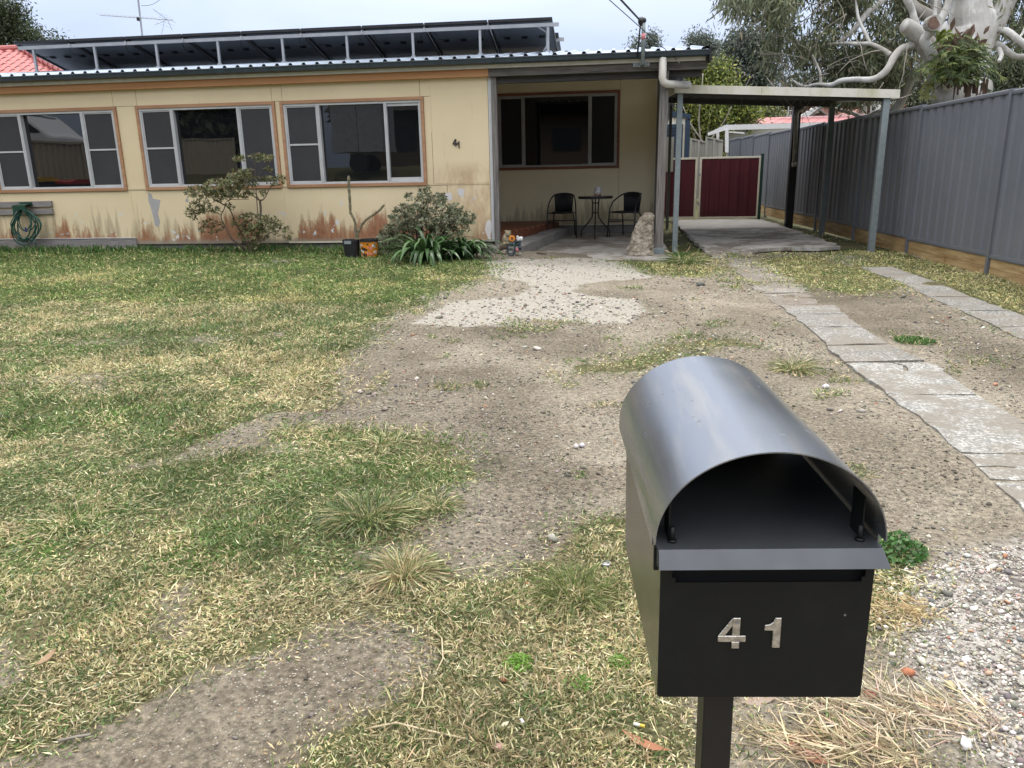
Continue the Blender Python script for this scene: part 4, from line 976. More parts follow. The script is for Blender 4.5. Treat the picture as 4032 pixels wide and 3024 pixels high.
# ================================================================== SHED BEHIND
SY = 24.5; sh = thing('garden_shed', 'small cream ribbed shed with dark blue trim behind the gates', 'shed', (2.3, SY+1, .2))
tL, tR = at(2560, 425, SY), at(2716, 450, SY); eL = at(2620, 434, SY)
xr_ = at(2706, 500, SY)[0]; xl_ = tL[0]
me_ = ribmesh('front_wall', xr_-xl_, at(2706, 462, SY)[2]-.2, 'cream_paint', 'x', .11, .02); c = bpy.data.objects.new('front_wall', me_); COL.objects.link(c); c.parent = sh; c.location = Vector((xl_, SY, .2))-sh.location
MB().add([(xl_, SY-.06, tL[2]-.16), (tR[0]+.02, SY-.06, tR[2]-.13), (tR[0]+.02, SY-.06, tR[2]), (xl_, SY-.06, tL[2]), (xl_, SY+3, tL[2]-.16), (tR[0]+.02, SY+3, tR[2]-.13), (tR[0]+.02, SY+3, tR[2]), (xl_, SY+3, tL[2])],
         [(0, 1, 2, 3), (4, 7, 6, 5), (0, 4, 5, 1), (1, 5, 6, 2), (2, 6, 7, 3)]).build('roof', 'shedblue', sh)
MB().box((xr_-.06, SY-.03, .2), (xr_+.08, SY+2.9, at(2706, 470, SY)[2])).build('corner_flashing', 'shedblue', sh)
dA, dB = at(2600, 491, SY), at(2688, 500, SY)
mb = MB(); mb.box((dA[0], SY-.05, .2), (dB[0]-.13, SY-.01, dA[2]-.12)); mb.build('roller_door', 'dark', sh)
for k in range(10): MB().box((dA[0], SY-.06, dA[2]-.2-.09*k), (dB[0]-.13, SY-.052, dA[2]-.14-.09*k)).build('door_slat', 'shedblue', sh)
MB().box((dB[0]-.13, SY-.07, .2), (dB[0], SY-.01, dA[2])).build('door_jamb', 'shedblue', sh); MB().box((dA[0], SY-.071, dA[2]-.12), (dB[0]-.132, SY-.01, dA[2])).build('door_head', 'shedblue', sh)

# ================================================================== FAR BUILDINGS
def pxq(nm, pts, Y, mat, parent, depth=.3):
    P = [(at(a, b, Y)[0], at(a, b, Y)[2]) for a, b in pts]
    if sum(P[i][0]*P[(i+1) % len(P)][1]-P[(i+1) % len(P)][0]*P[i][1] for i in range(len(P))) < 0: P = P[::-1]
    return MB().prism(P, Y, Y+depth).build(nm, mat, parent)
Yv = 30.5; vr = thing('neighbour_patio', 'white-framed patio roof of the neighbour behind the side fence', 'patio cover', (8, Yv, .4))
pxq('fascia', [(2788, 523), (2856, 492), (3340, 478), (3340, 500), (2858, 512), (2790, 534)], Yv, 'whiteroof', vr, .2)
pxq('shaded_wall', [(2858, 514), (3340, 502), (3340, 640), (2858, 640)], Yv+2.5, 'farwhite' if 0 else 'fence_beige', vr, .1)
pxq('post', [(2856, 512), (2869, 512), (2869, 600), (2856, 600)], Yv-.1, 'whiteroof', vr, .12)
pxq('post', [(2822, 522), (2832, 520), (2832, 600), (2822, 600)], Yv+.6, 'whiteroof', vr, .12)
pxq('roof_light', [(2872, 517), (2932, 521), (2932, 527), (2872, 522)], Yv+1, 'whiteroof', vr, .1)
Yr = 38; rh = thing('neighbour_house', 'long low house with a red metal roof beyond the fence', 'house', (9, Yr, .4))
zr0 = at(3000, 487, Yr)[2]; zr1 = at(3000, 463, Yr+5)[2]
xa, xb = at(2880, 485, Yr)[0], at(3420, 480, Yr)[0]; xa2, xb2 = at(2946, 465, Yr+5)[0], at(3370, 455, Yr+5)[0]+1
MB().add([(xa, Yr, zr0), (xb, Yr, zr0), (xb2, Yr+5, zr1), (xa2, Yr+5, zr1)], [(0, 1, 2, 3)]).build('roof', 'redroof', rh)
for k in range(int((xb-xa)/.45)):
    t = k*.45/(xb-xa); p = np.array([xa+(xb-xa)*t, Yr, zr0]); q = np.array([xa2+(xb2-xa2)*t, Yr+5, zr1])
    MB().tube([tuple(p), tuple(q)], .022, 4, caps=False).build('roof_rib', 'redroof', rh)
MB().box((xa, Yr+.3, .3), (xb, Yr+6, zr0-.05)).build('wall', 'farbrick', rh)
q = at(2992, 462, Yr+5); MB().lathe([(.12, 0), (.12, .25), (.2, .26), (.1, .36)], tuple(q), 10).build('roof_vent', 'black', rh)
r2 = thing('neighbour_house', 'pink-red roof corner glimpsed through the yellow-green tree', 'house', (5.5, 40, .4))
pxq('roof', [(2800, 490), (2848, 488), (2848, 520), (2800, 514)], 39, 'redroof', r2, 3)
pxq('wall', [(2806, 516), (2848, 520), (2848, 610), (2806, 610)], 39.2, 'farbrick', r2, 3)
Yb_ = 62; bh = thing('brick_house', 'two-storey brick house with white balcony rails beyond the red roof', 'house', (13, Yb_, .5))
pxq('wall', [(2950, 408), (3220, 405), (3220, 520), (2950, 520)], Yb_+2, 'farbrick', bh, 5)
pxq('roof', [(2940, 396), (3225, 392), (3225, 408), (2940, 411)], Yb_, 'farwhite', bh, 8)
for a, b in ((2958, 2985), (3022, 3052), (3096, 3118)): pxq('window', [(a, 414), (b, 414), (b, 440), (a, 440)], Yb_+1.8, 'farglass', bh, .15)
for a in (2970, 3022, 3063, 3103): pxq('balcony_post', [(a, 408), (a+4, 408), (a+4, 462), (a, 462)], Yb_, 'farwhite', bh, .1)
pxq('balcony_rail', [(2960, 436), (3140, 433), (3140, 436), (2960, 439)], Yb_, 'farwhite', bh, .05)
pxq('balcony_floor', [(2960, 455), (3140, 452), (3140, 457), (2960, 460)], Yb_, 'farwhite', bh, 2)
for k in range(30): a = 2962+k*6; pxq('baluster', [(a, 438), (a+1.4, 438), (a+1.4, 455), (a, 455)], Yb_+.02, 'farwhite', bh, .03)
Yg = 50; gb = thing('timber_gable', 'brown timber gable with a white roof edge beyond the red roof', 'house', (14, Yg, .5))
tri_ = [(3192, 462), (3226, 433), (3264, 455), (3275, 465)]
for k in range(7):
    y0_ = 436+k*4.2; y1_ = y0_+3.9
    xa_ = 3226-(y0_-433)*1.25-2; xb_ = 3226+(y0_-433)*1.5+2; xc_ = 3226-(y1_-433)*1.25-2; xd_ = 3226+(y1_-433)*1.5+2
    pxq('board', [(xc_, y1_), (xd_, y1_), (xb_, y0_), (xa_, y0_)], Yg, 'bark', gb, .1+.02*(k % 2))
pxq('white_roof', [(3150, 458), (3216, 414), (3230, 420), (3180, 462)], Yg-.3, 'whiteroof', gb, .5)
pxq('bargeboard', [(3180, 464), (3228, 428), (3280, 466), (3272, 466), (3228, 434), (3190, 466)], Yg-.2, 'plank', gb, .15)
tb = thing('teal_roof_house', 'pale house with a teal green roof seen under the carport', 'house', (16, 70, .5))
pxq('roof', [(3245, 404), (3270, 398), (3385, 398), (3395, 414), (3245, 420)], 68, 'teal', tb, 6); pxq('wall', [(3245, 420), (3395, 414), (3395, 480), (3245, 480)], 68.3, 'pinkroof', tb, 5)
th_ = thing('tiled_roof_house', 'house with a pink tiled roof and white gable behind the gum branches', 'house', (18, 55, .5))
pxq('roof', [(3345, 470), (3378, 430), (3400, 455), (3402, 472)], 54, 'pinkroof', th_, 4); pxq('wall', [(3425, 388), (3470, 384), (3475, 470), (3425, 470)], 66, 'farwhite', th_, 3)
for a, b, c_, d_ in ((3432, 396, 3440, 410), (3448, 394, 3456, 408), (3434, 420, 3444, 434)): pxq('window', [(a, b), (c_, b), (c_, d_), (a, d_)], 65.9, 'farglass', th_, .1)
pxq('wall', [(3560, 384), (3600, 380), (3600, 420), (3560, 424)], 70, 'farwhite', th_, 3); pxq('wall', [(3500, 412), (3600, 405), (3600, 450), (3500, 450)], 66, 'pinkroof', th_, 2)

# left neighbour: red tiled hip roof, every tile a piece on the near slope
M['redtile'] = simple('glazed_red_tile', (.36, .095, .085), .5, var=.2, scale=3)
lh = thing('red_tiled_house', 'neighbouring house with a red tiled hip roof at the left edge', 'house', (-16, 20, .4))
YT = 19.0
eA = at(-200, 285, YT); ridge_pts = [at(-250, 100, YT+3), at(0, 168, YT+3)]
ze = eA[2]-.4; slope = .42
rowd = .33
tile_me = None
mbt = MB(); tw = .30; uu = np.linspace(0, tw, 7); zz_ = .028*np.cos(uu/tw*2*math.pi)
Vt = [(u, 0, z) for u, z in zip(uu, zz_)]+[(u, rowd+.04, z+(rowd+.04)*slope-.022) for u, z in zip(uu, zz_)]+[(u, 0, z-.028) for u, z in zip(uu, zz_)]
mbt.smooth = False; mbt.add(Vt, [(i, i+1, 7+i+1, 7+i) for i in range(6)]+[(14+i, 14+i+1, i+1, i) for i in range(6)]); tile_me = mbt.mesh('tile', 'redtile')
hipA = at(150, 215, YT+2.4); hipB = at(335, 290, YT-.2)
def hip_x(y): return hipB[0]+(hipA[0]-hipB[0])*(y-hipB[1])/(hipA[1]-hipB[1])
rows = 0
for r_ in range(12):
    y = YT+r_*rowd*.93; z = at(240, 288, YT)[2]-.30+(y-YT)*slope; xh = hip_x(y)
    for k in range(26):
        x = xh-(k+1)*tw
        if k > 24: break
        c = bpy.data.objects.new('tile', tile_me); COL.objects.link(c); c.parent = lh; c.location = Vector((x, y, z))-lh.location
        c.rotation_euler = (random.uniform(-.01, .01), 0, random.uniform(-.01, .01))
yE = YT+11*rowd*.93; z0_ = at(240, 288, YT)[2]-.30
mb = MB(); mb.smooth = True
P_ = [(hip_x(y)+.02, y, z0_+(y-YT)*slope+.04) for y in np.linspace(YT, yE+.3, 14)]
for i in range(13):
    a = Vector(P_[i]); b = Vector(P_[i+1]); MB().tube([tuple(a), tuple(a+(b-a)*1.08)], [.105, .085], 10).build('ridge_cap', 'redtile', lh)
MB().tube([(hip_x(yE)+.2, yE+.3, z0_+(yE-YT)*slope+.12), (hip_x(yE)-9, yE+.3, z0_+(yE-YT)*slope+.12)], .11, 10).build('ridge_cap', 'redtile', lh)
MB().add([(hipB[0], YT, z0_-.06), (hip_x(yE), yE+.3, z0_+(yE-YT)*slope), (hip_x(yE), yE+3, z0_+(yE-YT)*slope-.9), (hipB[0]+2, YT+5, z0_-.8)], [(0, 1, 2, 3)]).build('roof', 'redtile', lh)
MB().box((hipB[0]-8, YT+.4, .3), (hipB[0]-.3, YT+7, z0_-.05)).build('wall', 'farbrick', lh)

# ================================================================== MAILBOX
ML = Vector((.188, .854, H-.635)); MR = Matrix.Rotation(R(4.99), 4, 'Z') @ Matrix.Rotation(R(.96), 4, 'X') @ Matrix.Rotation(R(-.6), 4, 'Y')
mbx = thing('mailbox', 'dark grey round-topped metal mailbox numbered 41 on a square black post', 'mailbox', ML); mbx.rotation_euler = MR.to_euler()
def mpart(mb, name, mat, bevel=0):
    o = bpy.data.objects.new(name, mb.mesh(name, mat)); COL.objects.link(o); o.parent = mbx
    if bevel: md = o.modifiers.new('bevel', 'BEVEL'); md.width = bevel; md.segments = 3; md.limit_method = 'ANGLE'
    return o
w2, Lb, hb, t = .125, .396, .184, .0014
# front plate with its slot
mb = MB(); mb.prism([(-w2, .003), (-w2+.003, 0), (w2-.003, 0), (w2, .003), (w2, .161), (w2-.006, .164), (w2-.006, .192), (w2, .192), (w2, .205), (-w2, .205), (-w2, .192), (-w2+.006, .192)][:5]+[(w2, .1615), (-w2, .1615)], 0, t)
mb.box((-w2, 0, .1615), (-w2+.014, t, .205)); mb.box((w2-.010, 0, .1615), (w2, t, .205)); mb.box((-w2+.014, 0, .1615), (-w2+.018, t, .168)); mb.box((w2-.014, 0, .1615), (w2-.010, t, .168))
def _front():
    mt = MAT('front_coating'); n = N(mt); v = n.voro(60); vc = n.voro(60, 'Color'); sc = n.node('ShaderNodeSeparateColor'); n.link(vc, sc.inputs[0])
    sp = n.math('MULTIPLY', n.ramp(v, [(.06, 1.0), (.12, 0.0)]), n.ramp(sc.outputs[0], [(.90, 0.0), (.92, 1.0)]))
    du = n.ramp(n.noise(16, 6, .7), [(.45, 0.0), (.75, .5)])
    n.col(n.mix(sp, n.mix(du, (.006, .007, .0075), (.014, .0145, .014)), (.16, .155, .14))); n.b.inputs['Specular IOR Level'].default_value = .3; n.rough(n.ramp(n.noise(35, 5, .7), [(.3, .42), (.7, .62)])); n.bump(n.noise(260, 3), .05, .002); return mt
M['front'] = _front()
mpart(mb, 'front_plate', 'front')
mb = MB(); mb.box((-w2, t, 0), (-w2+t, Lb, .205)); mb.box((w2-t, t, 0), (w2, Lb, .205)); mb.box((-w2, Lb-t, 0), (w2, Lb, .205)); mb.box((-w2+t, t, 0), (w2-t, Lb-t, t))
def _side():
    mt = MAT('dusty_side_coating'); n = N(mt); f = n.noise(14, 6, .65); n.col(n.ramp(f, [(.35, (.035, .036, .034)), (.7, (.085, .083, .072))])); n.rough(.22); n.metal(.35); return mt
M['side'] = _side()
mpart(mb, 'body', 'side', .001)
MBk = MB().box((-w2+.002, .010, .001), (w2-.002, .014, .20)); mpart(MBk, 'slot_dark_sheet', 'dark')  # dark sheet painting in the shade inside the slot
# shelf with the sloped lip at the front
mb = MB(); ww = .1285
mb.add([(-ww, -.006, .2085), (ww, -.006, .2085), (ww, Lb+.01, .2085), (-ww, Lb+.01, .2085), (-ww, -.006, .2068), (ww, -.006, .2068), (ww, Lb+.01, .2068), (-ww, Lb+.01, .2068)], [(0, 1, 2, 3), (7, 6, 5, 4), (1, 5, 6, 2), (3, 7, 4, 0), (2, 6, 7, 3)])
mb.add([(-ww, -.006, .2085), (ww, -.006, .2085), (ww+.006, -.020, .1895), (-ww-.001, -.020, .1895), (-ww, -.0045, .2068), (ww, -.0045, .2068), (ww+.006, -.0185, .1885), (-ww-.001, -.0185, .1885)], [(3, 2, 1, 0), (4, 5, 6, 7), (3, 7, 6, 2), (0, 3, 7, 4)[::-1], (1, 2, 6, 5)])
mb.box((-ww-.001, -.006, .186), (-ww+.001, .02, .2068)); mb.box((ww-.001, -.006, .186), (ww+.001, .02, .2068))
mpart(mb, 'shelf', 'charcoal')
mb = MB(); mb.box((ww-.006, .004, .176), (ww+.004, .010, .206)); mb.box((-ww-.004, .004, .176), (-ww+.002, .010, .206)); mpart(mb, 'side_tab', 'front')
# dome: rolled sheet, thick enough to show an edge
Rd, Hh, zb2, f0, Ld = .1335, .113, .2155, -.004, .441
K = 48; mb = MB(); mb.smooth = True; th_ = .0016
for (ya, yb2) in ((f0, f0+Ld),):
    Vd = []
    for y in (ya, yb2):
        for r0 in (0, -th_):
            for k in range(K+1):
                a = math.pi*k/K; Vd.append(((Rd+r0)*math.cos(a), y, zb2+(Hh+r0)*math.sin(a)))
    n1 = K+1; fs = []
    for k in range(K):
        fs.append((k, k+1, 2*n1+k+1, 2*n1+k)); fs.append((n1+k+1, n1+k, 3*n1+k, 3*n1+k+1)); fs.append((k+1, k, n1+k, n1+k+1)); fs.append((2*n1+k, 2*n1+k+1, 3*n1+k+1, 3*n1+k))
    fs += [(0, 2*n1, 3*n1, n1), (K, n1+K, 3*n1+K, 2*n1+K)]
    mb.add(Vd, fs)
dome = mpart(mb, 'dome', 'dome')
mdd = dome.modifiers.new('edge', 'EDGE_SPLIT'); mdd.split_angle = R(40)
# skirts: the sheet carries on straight down a little, and uprights inside
for s_ in (-1, 1):
    mb = MB(); mb.box((s_*(Rd-th_), f0+.02, zb2-.012), (s_*Rd, f0+Ld, zb2)); mpart(mb, 'dome_skirt', 'dome')
mb = MB(); hf = [( .124*math.cos(a), .209+.108*math.sin(a)) for a in np.linspace(0, math.pi, 25)]; mb.prism(hf, Lb-.02, Lb-.018); mpart(mb, 'rear_plate', 'front')
for s_ in (-1, 1):
    mb = MB(); mb.smooth = True; mb.tube([(s_*.110, .014, .206), (s_*.110, .014, .228)], .0032, 10); mb.tube([(s_*.110, .014, .2085), (s_*.110, .014, .2115)], .0055, 10); mpart(mb, 'bolt', 'front')
    mb = MB(); mb.box((s_*.112, .016, .2085), (s_*.1125+s_*.0015, .05, .262)); mpart(mb, 'upright', 'front')
mb = MB(); mb.smooth = True; mb.tube([(-.062, .13, zb2+Hh*.86), (-.062, .13, zb2+Hh*.86-.012)], .0042, 10); mpart(mb, 'rivet', 'black')
# post
mb = MB(); px_l = -w2+.072; mb.box((px_l, .06, -1.0), (px_l+.040, .10, -.0005)); mpart(mb, 'post', 'black', .002)
mb = MB(); mb.box((px_l-.02, .04, -.004), (px_l+.06, .12, -.0002)); mpart(mb, 'bracket', 'black')
# the two steel digits
def mdig(fn, x, z, h, w):
    o = fn(x, z, h, w, -.0004, .0022, 'steel', None); o.parent = mbx; md = o.modifiers.new('bevel', 'BEVEL'); md.width = .0006; md.segments = 1; md.limit_method = 'ANGLE'; return o
mdig(digit4, -w2+.0712, .0715, .0425, .0335); mdig(digit1, -w2+.1265, .0725, .0415, .0195)
mb = MB(); mb.box((-.053+.019, -.0032, .1065), (-.053+.0235, -.0022, .110)); mpart(mb, 'paint_fleck', 'plank')

# ================================================================== PORCH FURNITURE
def chair_obj(loc, rz, label):
    t = thing('bistro_chair', label, 'chair', loc, 'black bistro chairs on the porch')
    z0 = 0
    for s_ in (-1, 1):
        mb = MB(); mb.smooth = True                                # arm and front leg in one bent tube
        mb.tube([(s_*.265, -.23, 0), (s_*.255, -.20, .30), (s_*.248, -.17, .50), (s_*.235, -.10, .60), (s_*.215, .02, .665), (s_*.19, .14, .715), (s_*.13, .20, .745), (s_*.05, .215, .757), (0, .217, .758)], .0125, 10); mb.build_local(t, 'leg', 'black')
        mb = MB(); mb.smooth = True
        mb.tube([(s_*.205, .26, 0), (s_*.19, .22, .25), (s_*.180, .17, .375), (s_*.165, .10, .415), (s_*.165, -.17, .425)], .0115, 10); mb.build_local(t, 'leg', 'black')
        mb = MB(); mb.smooth = True; mb.tube([(s_*.258, -.20, .265), (s_*.19, .22, .25)], .009, 8); mb.build_local(t, 'stretcher', 'black')
    mb = MB(); mb.smooth = True; mb.tube([(-.258, -.205, .30), (.258, -.205, .30)], .0095, 8); mb.build_local(t, 'stretcher', 'black')
    mb = MB(); mb.smooth = True; mb.tube([(-.25, -.17, .43), (.25, -.17, .43)], .010, 8); mb.build_local(t, 'stretcher', 'black')
    # woven seat and back: bands of wicker
    for k in range(12):
        y = -.19+k*.031; mb = MB(); mb.smooth = True; w_ = .185-.0015*k
        mb.tube([(-w_, y, .432), (0, y, .424), (w_, y, .432)], .0145, 6); mb.build_local(t, 'seat_band', 'rattan')
    for k in range(12):
        x = -.150+k*.0273; b = .02*(1-(x/.16)**2)
        mb = MB(); mb.smooth = True; mb.tube([(x*.93, .17, .43), (x*1.02, .195+b*.6, .60), (x*1.08, .20+b, .755-.35*x*x)], .0145, 6); mb.build_local(t, 'back_band', 'rattan')
    t.rotation_euler = (0, 0, rz); return t
def _bl(self, parent, name, mat):
    o = bpy.data.objects.new(name, self.mesh(name, mat)); COL.objects.link(o); o.parent = parent; return o
MB.build_local = _bl
M['rattan'] = simple('black_wicker', (.010, .010, .012), .55, var=.4, scale=60, bump=.6, bscale=180)
chair_obj((-.905, 14.12, PZ(14)+.012), R(-2), 'black wicker bistro chair, left of the round table')
chair_obj((.235, 14.08, PZ(14)+.012), R(-28), 'black wicker bistro chair between the round table and the porch post')
tx, ty = -.32, 14.0; tz = PZ(ty)+.005
tab = thing('bistro_table', 'small round glass-topped black bistro table between the two chairs', 'table', (tx, ty, tz))
mb = MB(); mb.smooth = False; mb.lathe([(.298, .675), (.305, .68), (.305, .712), (.296, .716)], (0, 0, 0), 40); mb.build_local(tab, 'rim', 'black')
mb = MB(); mb.lathe([(.296, .714), (.296, .720)], (0, 0, 0), 40); mb.build_local(tab, 'tabletop', 'panelglass')
for a in (R(-90), R(30), R(150)):
    c_, s_ = math.cos(a), math.sin(a); mb = MB(); mb.smooth = True
    mb.tube([(c_*r_, s_*r_, z_) for r_, z_ in ((.075, .69), (.062, .60), (.056, .44), (.065, .36), (.13, .27), (.24, .17), (.285, .12), (.295, .06), (.297, 0))], .0115, 8); mb.build_local(tab, 'leg', 'black')
for z_ in (.43, .60):
    mb = MB(); mb.smooth = True; mb.tube([(.06*math.cos(a), .06*math.sin(a), z_) for a in np.linspace(0, 2*math.pi, 20)], .009, 6, False); mb.build_local(tab, 'ring', 'black')
mb = MB(); mb.smooth = True
can = thing('tin_can', 'white printed tin can standing on the round bistro table', 'can', (-.28, 13.92, tz+.722))
mb.lathe([(.058, 0), (.060, .004), (.060, .150), (.058, .154), (.054, .154), (.054, .150)], (0, 0, 0), 24); mb.build_local(can, 'body', 'tin')
M['tinred'] = simple('tin_orange_print', (.42, .20, .10), .4, var=.5, scale=50)
mb = MB(); mb.smooth = True; mb.lathe([(.0606, .006), (.0606, .034)], (0, 0, 0), 24); mb.build_local(can, 'label_band', 'tinred')

# ================================================================== ROCK, STATUES, POTS, HOSE
def ring_rock():
    """standing slab of rock: stacked irregular rings"""
    prof = [(140, 383, 745), (142, 368, 700), (165, 372, 640), (185, 374, 590), (212, 376, 530), (232, 382, 490), (250, 384, 455), (278, 383, 428), (300, 365, 412)]
    V = []; n = 20; Yr_ = 11.45
    for i, (l, r_, py) in enumerate(prof):
        A = at(2400+l/2.117, 650+py/2.117, Yr_); B_ = at(2400+r_/2.117, 650+py/2.117, Yr_); c = (A+B_)/2; w = (B_[0]-A[0])/2; d = .15*(1-.06*i)
        for k in range(n):
            a = 2*math.pi*k/n; sq = 1/max(abs(math.cos(a)), abs(math.sin(a)))**.45
            q = 1+.10*mnoise.noise(Vector((math.cos(a)*2, math.sin(a)*2, i*.8)))
            V.append((c[0]+math.cos(a)*w*sq*q*.93, Yr_+.03*i+math.sin(a)*d*sq*q, c[2]))
    m_ = len(prof); V += [tuple(np.mean(V[-n:], 0)+np.array([0, 0, .02])), tuple(np.mean(V[:n], 0))]
    mb = MB(); mb.smooth = False; mb.add(V, [(i*n+k, i*n+(k+1) % n, (i+1)*n+(k+1) % n, (i+1)*n+k) for i in range(m_-1) for k in range(n)]+[((m_-1)*n+k, (m_-1)*n+(k+1) % n, m_*n) for k in range(n)]+[((k+1) % n, k, m_*n+1) for k in range(n)])
    o = mb.build('boulder', 'rock'); o.modifiers.new('s', 'SUBSURF').levels = 3; o.modifiers['s'].render_levels = 3; o.modifiers['s'].subdivision_type = 'SIMPLE'
    tx_ = bpy.data.textures.new('rocktex', 'VORONOI'); tx_.noise_scale = .11; tx_.distance_metric = 'DISTANCE'
    d_ = o.modifiers.new('d', 'DISPLACE'); d_.texture = tx_; d_.strength = .035; d_.texture_coords = 'GLOBAL'; d_.mid_level = .45
    t2 = bpy.data.textures.new('rocktex2', 'CLOUDS'); t2.noise_scale = .035; t2.noise_depth = 4
    d_ = o.modifiers.new('d2', 'DISPLACE'); d_.texture = t2; d_.strength = .035; d_.texture_coords = 'GLOBAL'
    return tag(o, 'tall rough grey-brown boulder leaning against the porch post', 'boulder')
ring_rock()
M['bear'] = simple('mossy_stone_figure', (.22, .185, .12), .9, var=.45, scale=26, bump=.6, bscale=60)
M['orange'] = simple('orange_glaze', (.62, .22, .02), .4, var=.25, scale=30); M['whitegl'] = simple('white_glaze', (.62, .62, .62), .4, var=.15)
M['darkgl'] = simple('dark_blue_glaze', (.03, .045, .06), .35, var=.5, scale=30); M['greengl'] = simple('green_glaze', (.02, .07, .045), .4, var=.4, scale=30)
def lp(px_, py_, Y=11.0): return at(1900+px_/2.117, 650+py_/2.117, Y)
b0 = lp(185, 735); br = thing('bear_statue', 'small mossy stone bear figure sitting on a block beside the porch step', 'statue', (b0[0], 11.00, b0[2]))
def bl(nm, px_, py_, r_, mat='bear', Y=11.00, parent=None, nz_=.2):
    mb = MB(); mb.smooth = True; mb.blob(tuple(lp(px_, py_, Y)), r_, 14, 10, nz_, 12); return mb.build(nm, mat, parent or br)
bl('body', 198, 625, (.062, .055, .085)); bl('head', 212, 573, (.048, .046, .046)); bl('ear', 194, 551, .016); bl('ear', 229, 553, .016); bl('muzzle', 222, 583, (.022, .02, .018), Y=10.96)
bl('arm', 182, 618, (.024, .03, .045), Y=10.97); bl('arm', 224, 622, (.022, .03, .04), Y=10.97); bl('leg', 188, 655, (.035, .055, .028), Y=10.96); bl('leg', 216, 652, (.03, .05, .026), Y=10.96)
mb = MB(); c = lp(172, 680, 10.95); mb.smooth = False; mb.tube([(c[0]-.055, c[1], c[2]-.01), (c[0]+.05, c[1]+.02, c[2]+.012)], [.052, .046], 12); mb.build('log', 'bark', br)
mb = MB(); c = lp(165, 722, 10.98); mb.blob(tuple(c), (.10, .08, .045), 12, 8, .4, 8); mb.build('stone_base', 'rock', br)
c0 = lp(265, 760, 10.78); fl = thing('mosaic_ornament', 'colourful garden ornament of a wheel, orange flower and white bird near the step', 'ornament', (c0[0], 10.78, c0[2]))
mb = MB(); mb.smooth = True; cc = lp(238, 705, 10.76); mb.tube([(cc[0]+.052*math.cos(a), 10.76, cc[2]+.085*math.sin(a)) for a in np.linspace(0, 2*math.pi, 26)], .011, 7, False); mb.build('wheel', 'darkgl', fl)
for a in np.linspace(0, math.pi, 5)[:-1]:
    MB().tube([(cc[0]+.048*math.cos(a), 10.76, cc[2]+.08*math.sin(a)), (cc[0]-.048*math.cos(a), 10.76, cc[2]-.08*math.sin(a))], .003, 5).build('spoke', 'greengl', fl)
fc = lp(246, 612, 10.74)
for k in range(8):
    a = k*math.pi/4; mb = MB(); mb.smooth = True; mb.blob((fc[0]+.030*math.cos(a), 10.74, fc[2]+.030*math.sin(a)), (.017 if abs(math.cos(a)) > .5 else .012, .010, .017 if abs(math.sin(a)) > .5 else .012), 8, 6); mb.build('petal', 'orange', fl)
bl('flower_centre', 246, 612, .012, 'deadfrond', 10.73, fl, 0); bl('leaves', 240, 660, (.035, .03, .03), 'greengl', 10.78, fl, .4)
bl('bird_body', 296, 615, (.022, .03, .036), 'whitegl', 10.78, fl, 0); bl('bird_head', 292, 597, .016, 'whitegl', 10.76, fl, 0)
for q, mt_ in (((310, 640), 'darkgl'), ((318, 615), 'whitegl'), ((300, 660), 'darkgl'), ((290, 705), 'redtape'), ((235, 728), 'whitegl'), ((290, 740), 'rock'), ((310, 745), 'rock'), ((312, 690), 'darkgl'), ((275, 665), 'greengl'), ((280, 640), 'darkgl')):
    bl('mosaic_piece', *q, (RNG.uniform(.018, .034), .028, RNG.uniform(.02, .035)), mt_, 10.80, fl, .5)
# pots: black nursery pot with an upright cactus, orange bucket with a leaning cactus
PYp = 10.5
def pot(pxc, pyb, pyt, wt, wb, Y, nm, label, cat, mat, rimmat):
    B_ = at(pxc, pyb, Y); T_ = at(pxc, pyt, Y); s_ = (T_[2]-B_[2]); rt = wt/2*Y/3028; rb = wb/2*Y/3028
    t = thing(nm, label, cat, (B_[0], Y, B_[2])); mb = MB(); mb.smooth = False
    mb.lathe([(rb*.95, 0), (rb, .01), (rt*.96, s_*.90), (rt*.90, s_*.90), (rt*.86, s_*.6)], (0, 0, 0), 28); mb.build_local(t, 'body', mat)
    mb = MB(); mb.lathe([(rt*.97, s_*.88), (rt*1.03, s_*.885), (rt*1.03, s_), (rt*.94, s_), (rt*.92, s_*.89)], (0, 0, 0), 28); mb.build_local(t, 'rim', rimmat)
    mb = MB(); mb.lathe([(rt*.91, s_*.90), (rt*.90, s_*.92)], (0, 0, 0), 20); mb.build_local(t, 'soil', 'bark'); return t, rt, s_
p1, r1, s1 = pot(1387, 1010, 943, 70, 60, PYp, 'plant_pot', 'black plastic pot holding an upright bare cactus, left of the orange bucket', 'pot', 'blackpot', 'blackpot')
MB().box((-.06, -r1*1.06, s1*.78), (.04, -r1*1.0, s1*.96)).build_local(p1, 'label_tag', 'galv')
p2, r2_, s2_ = pot(1457, 1016, 941, 76, 62, PYp, 'bucket', 'orange printed bucket with a black rim beside the black pot', 'bucket', 'orange', 'blackpot')
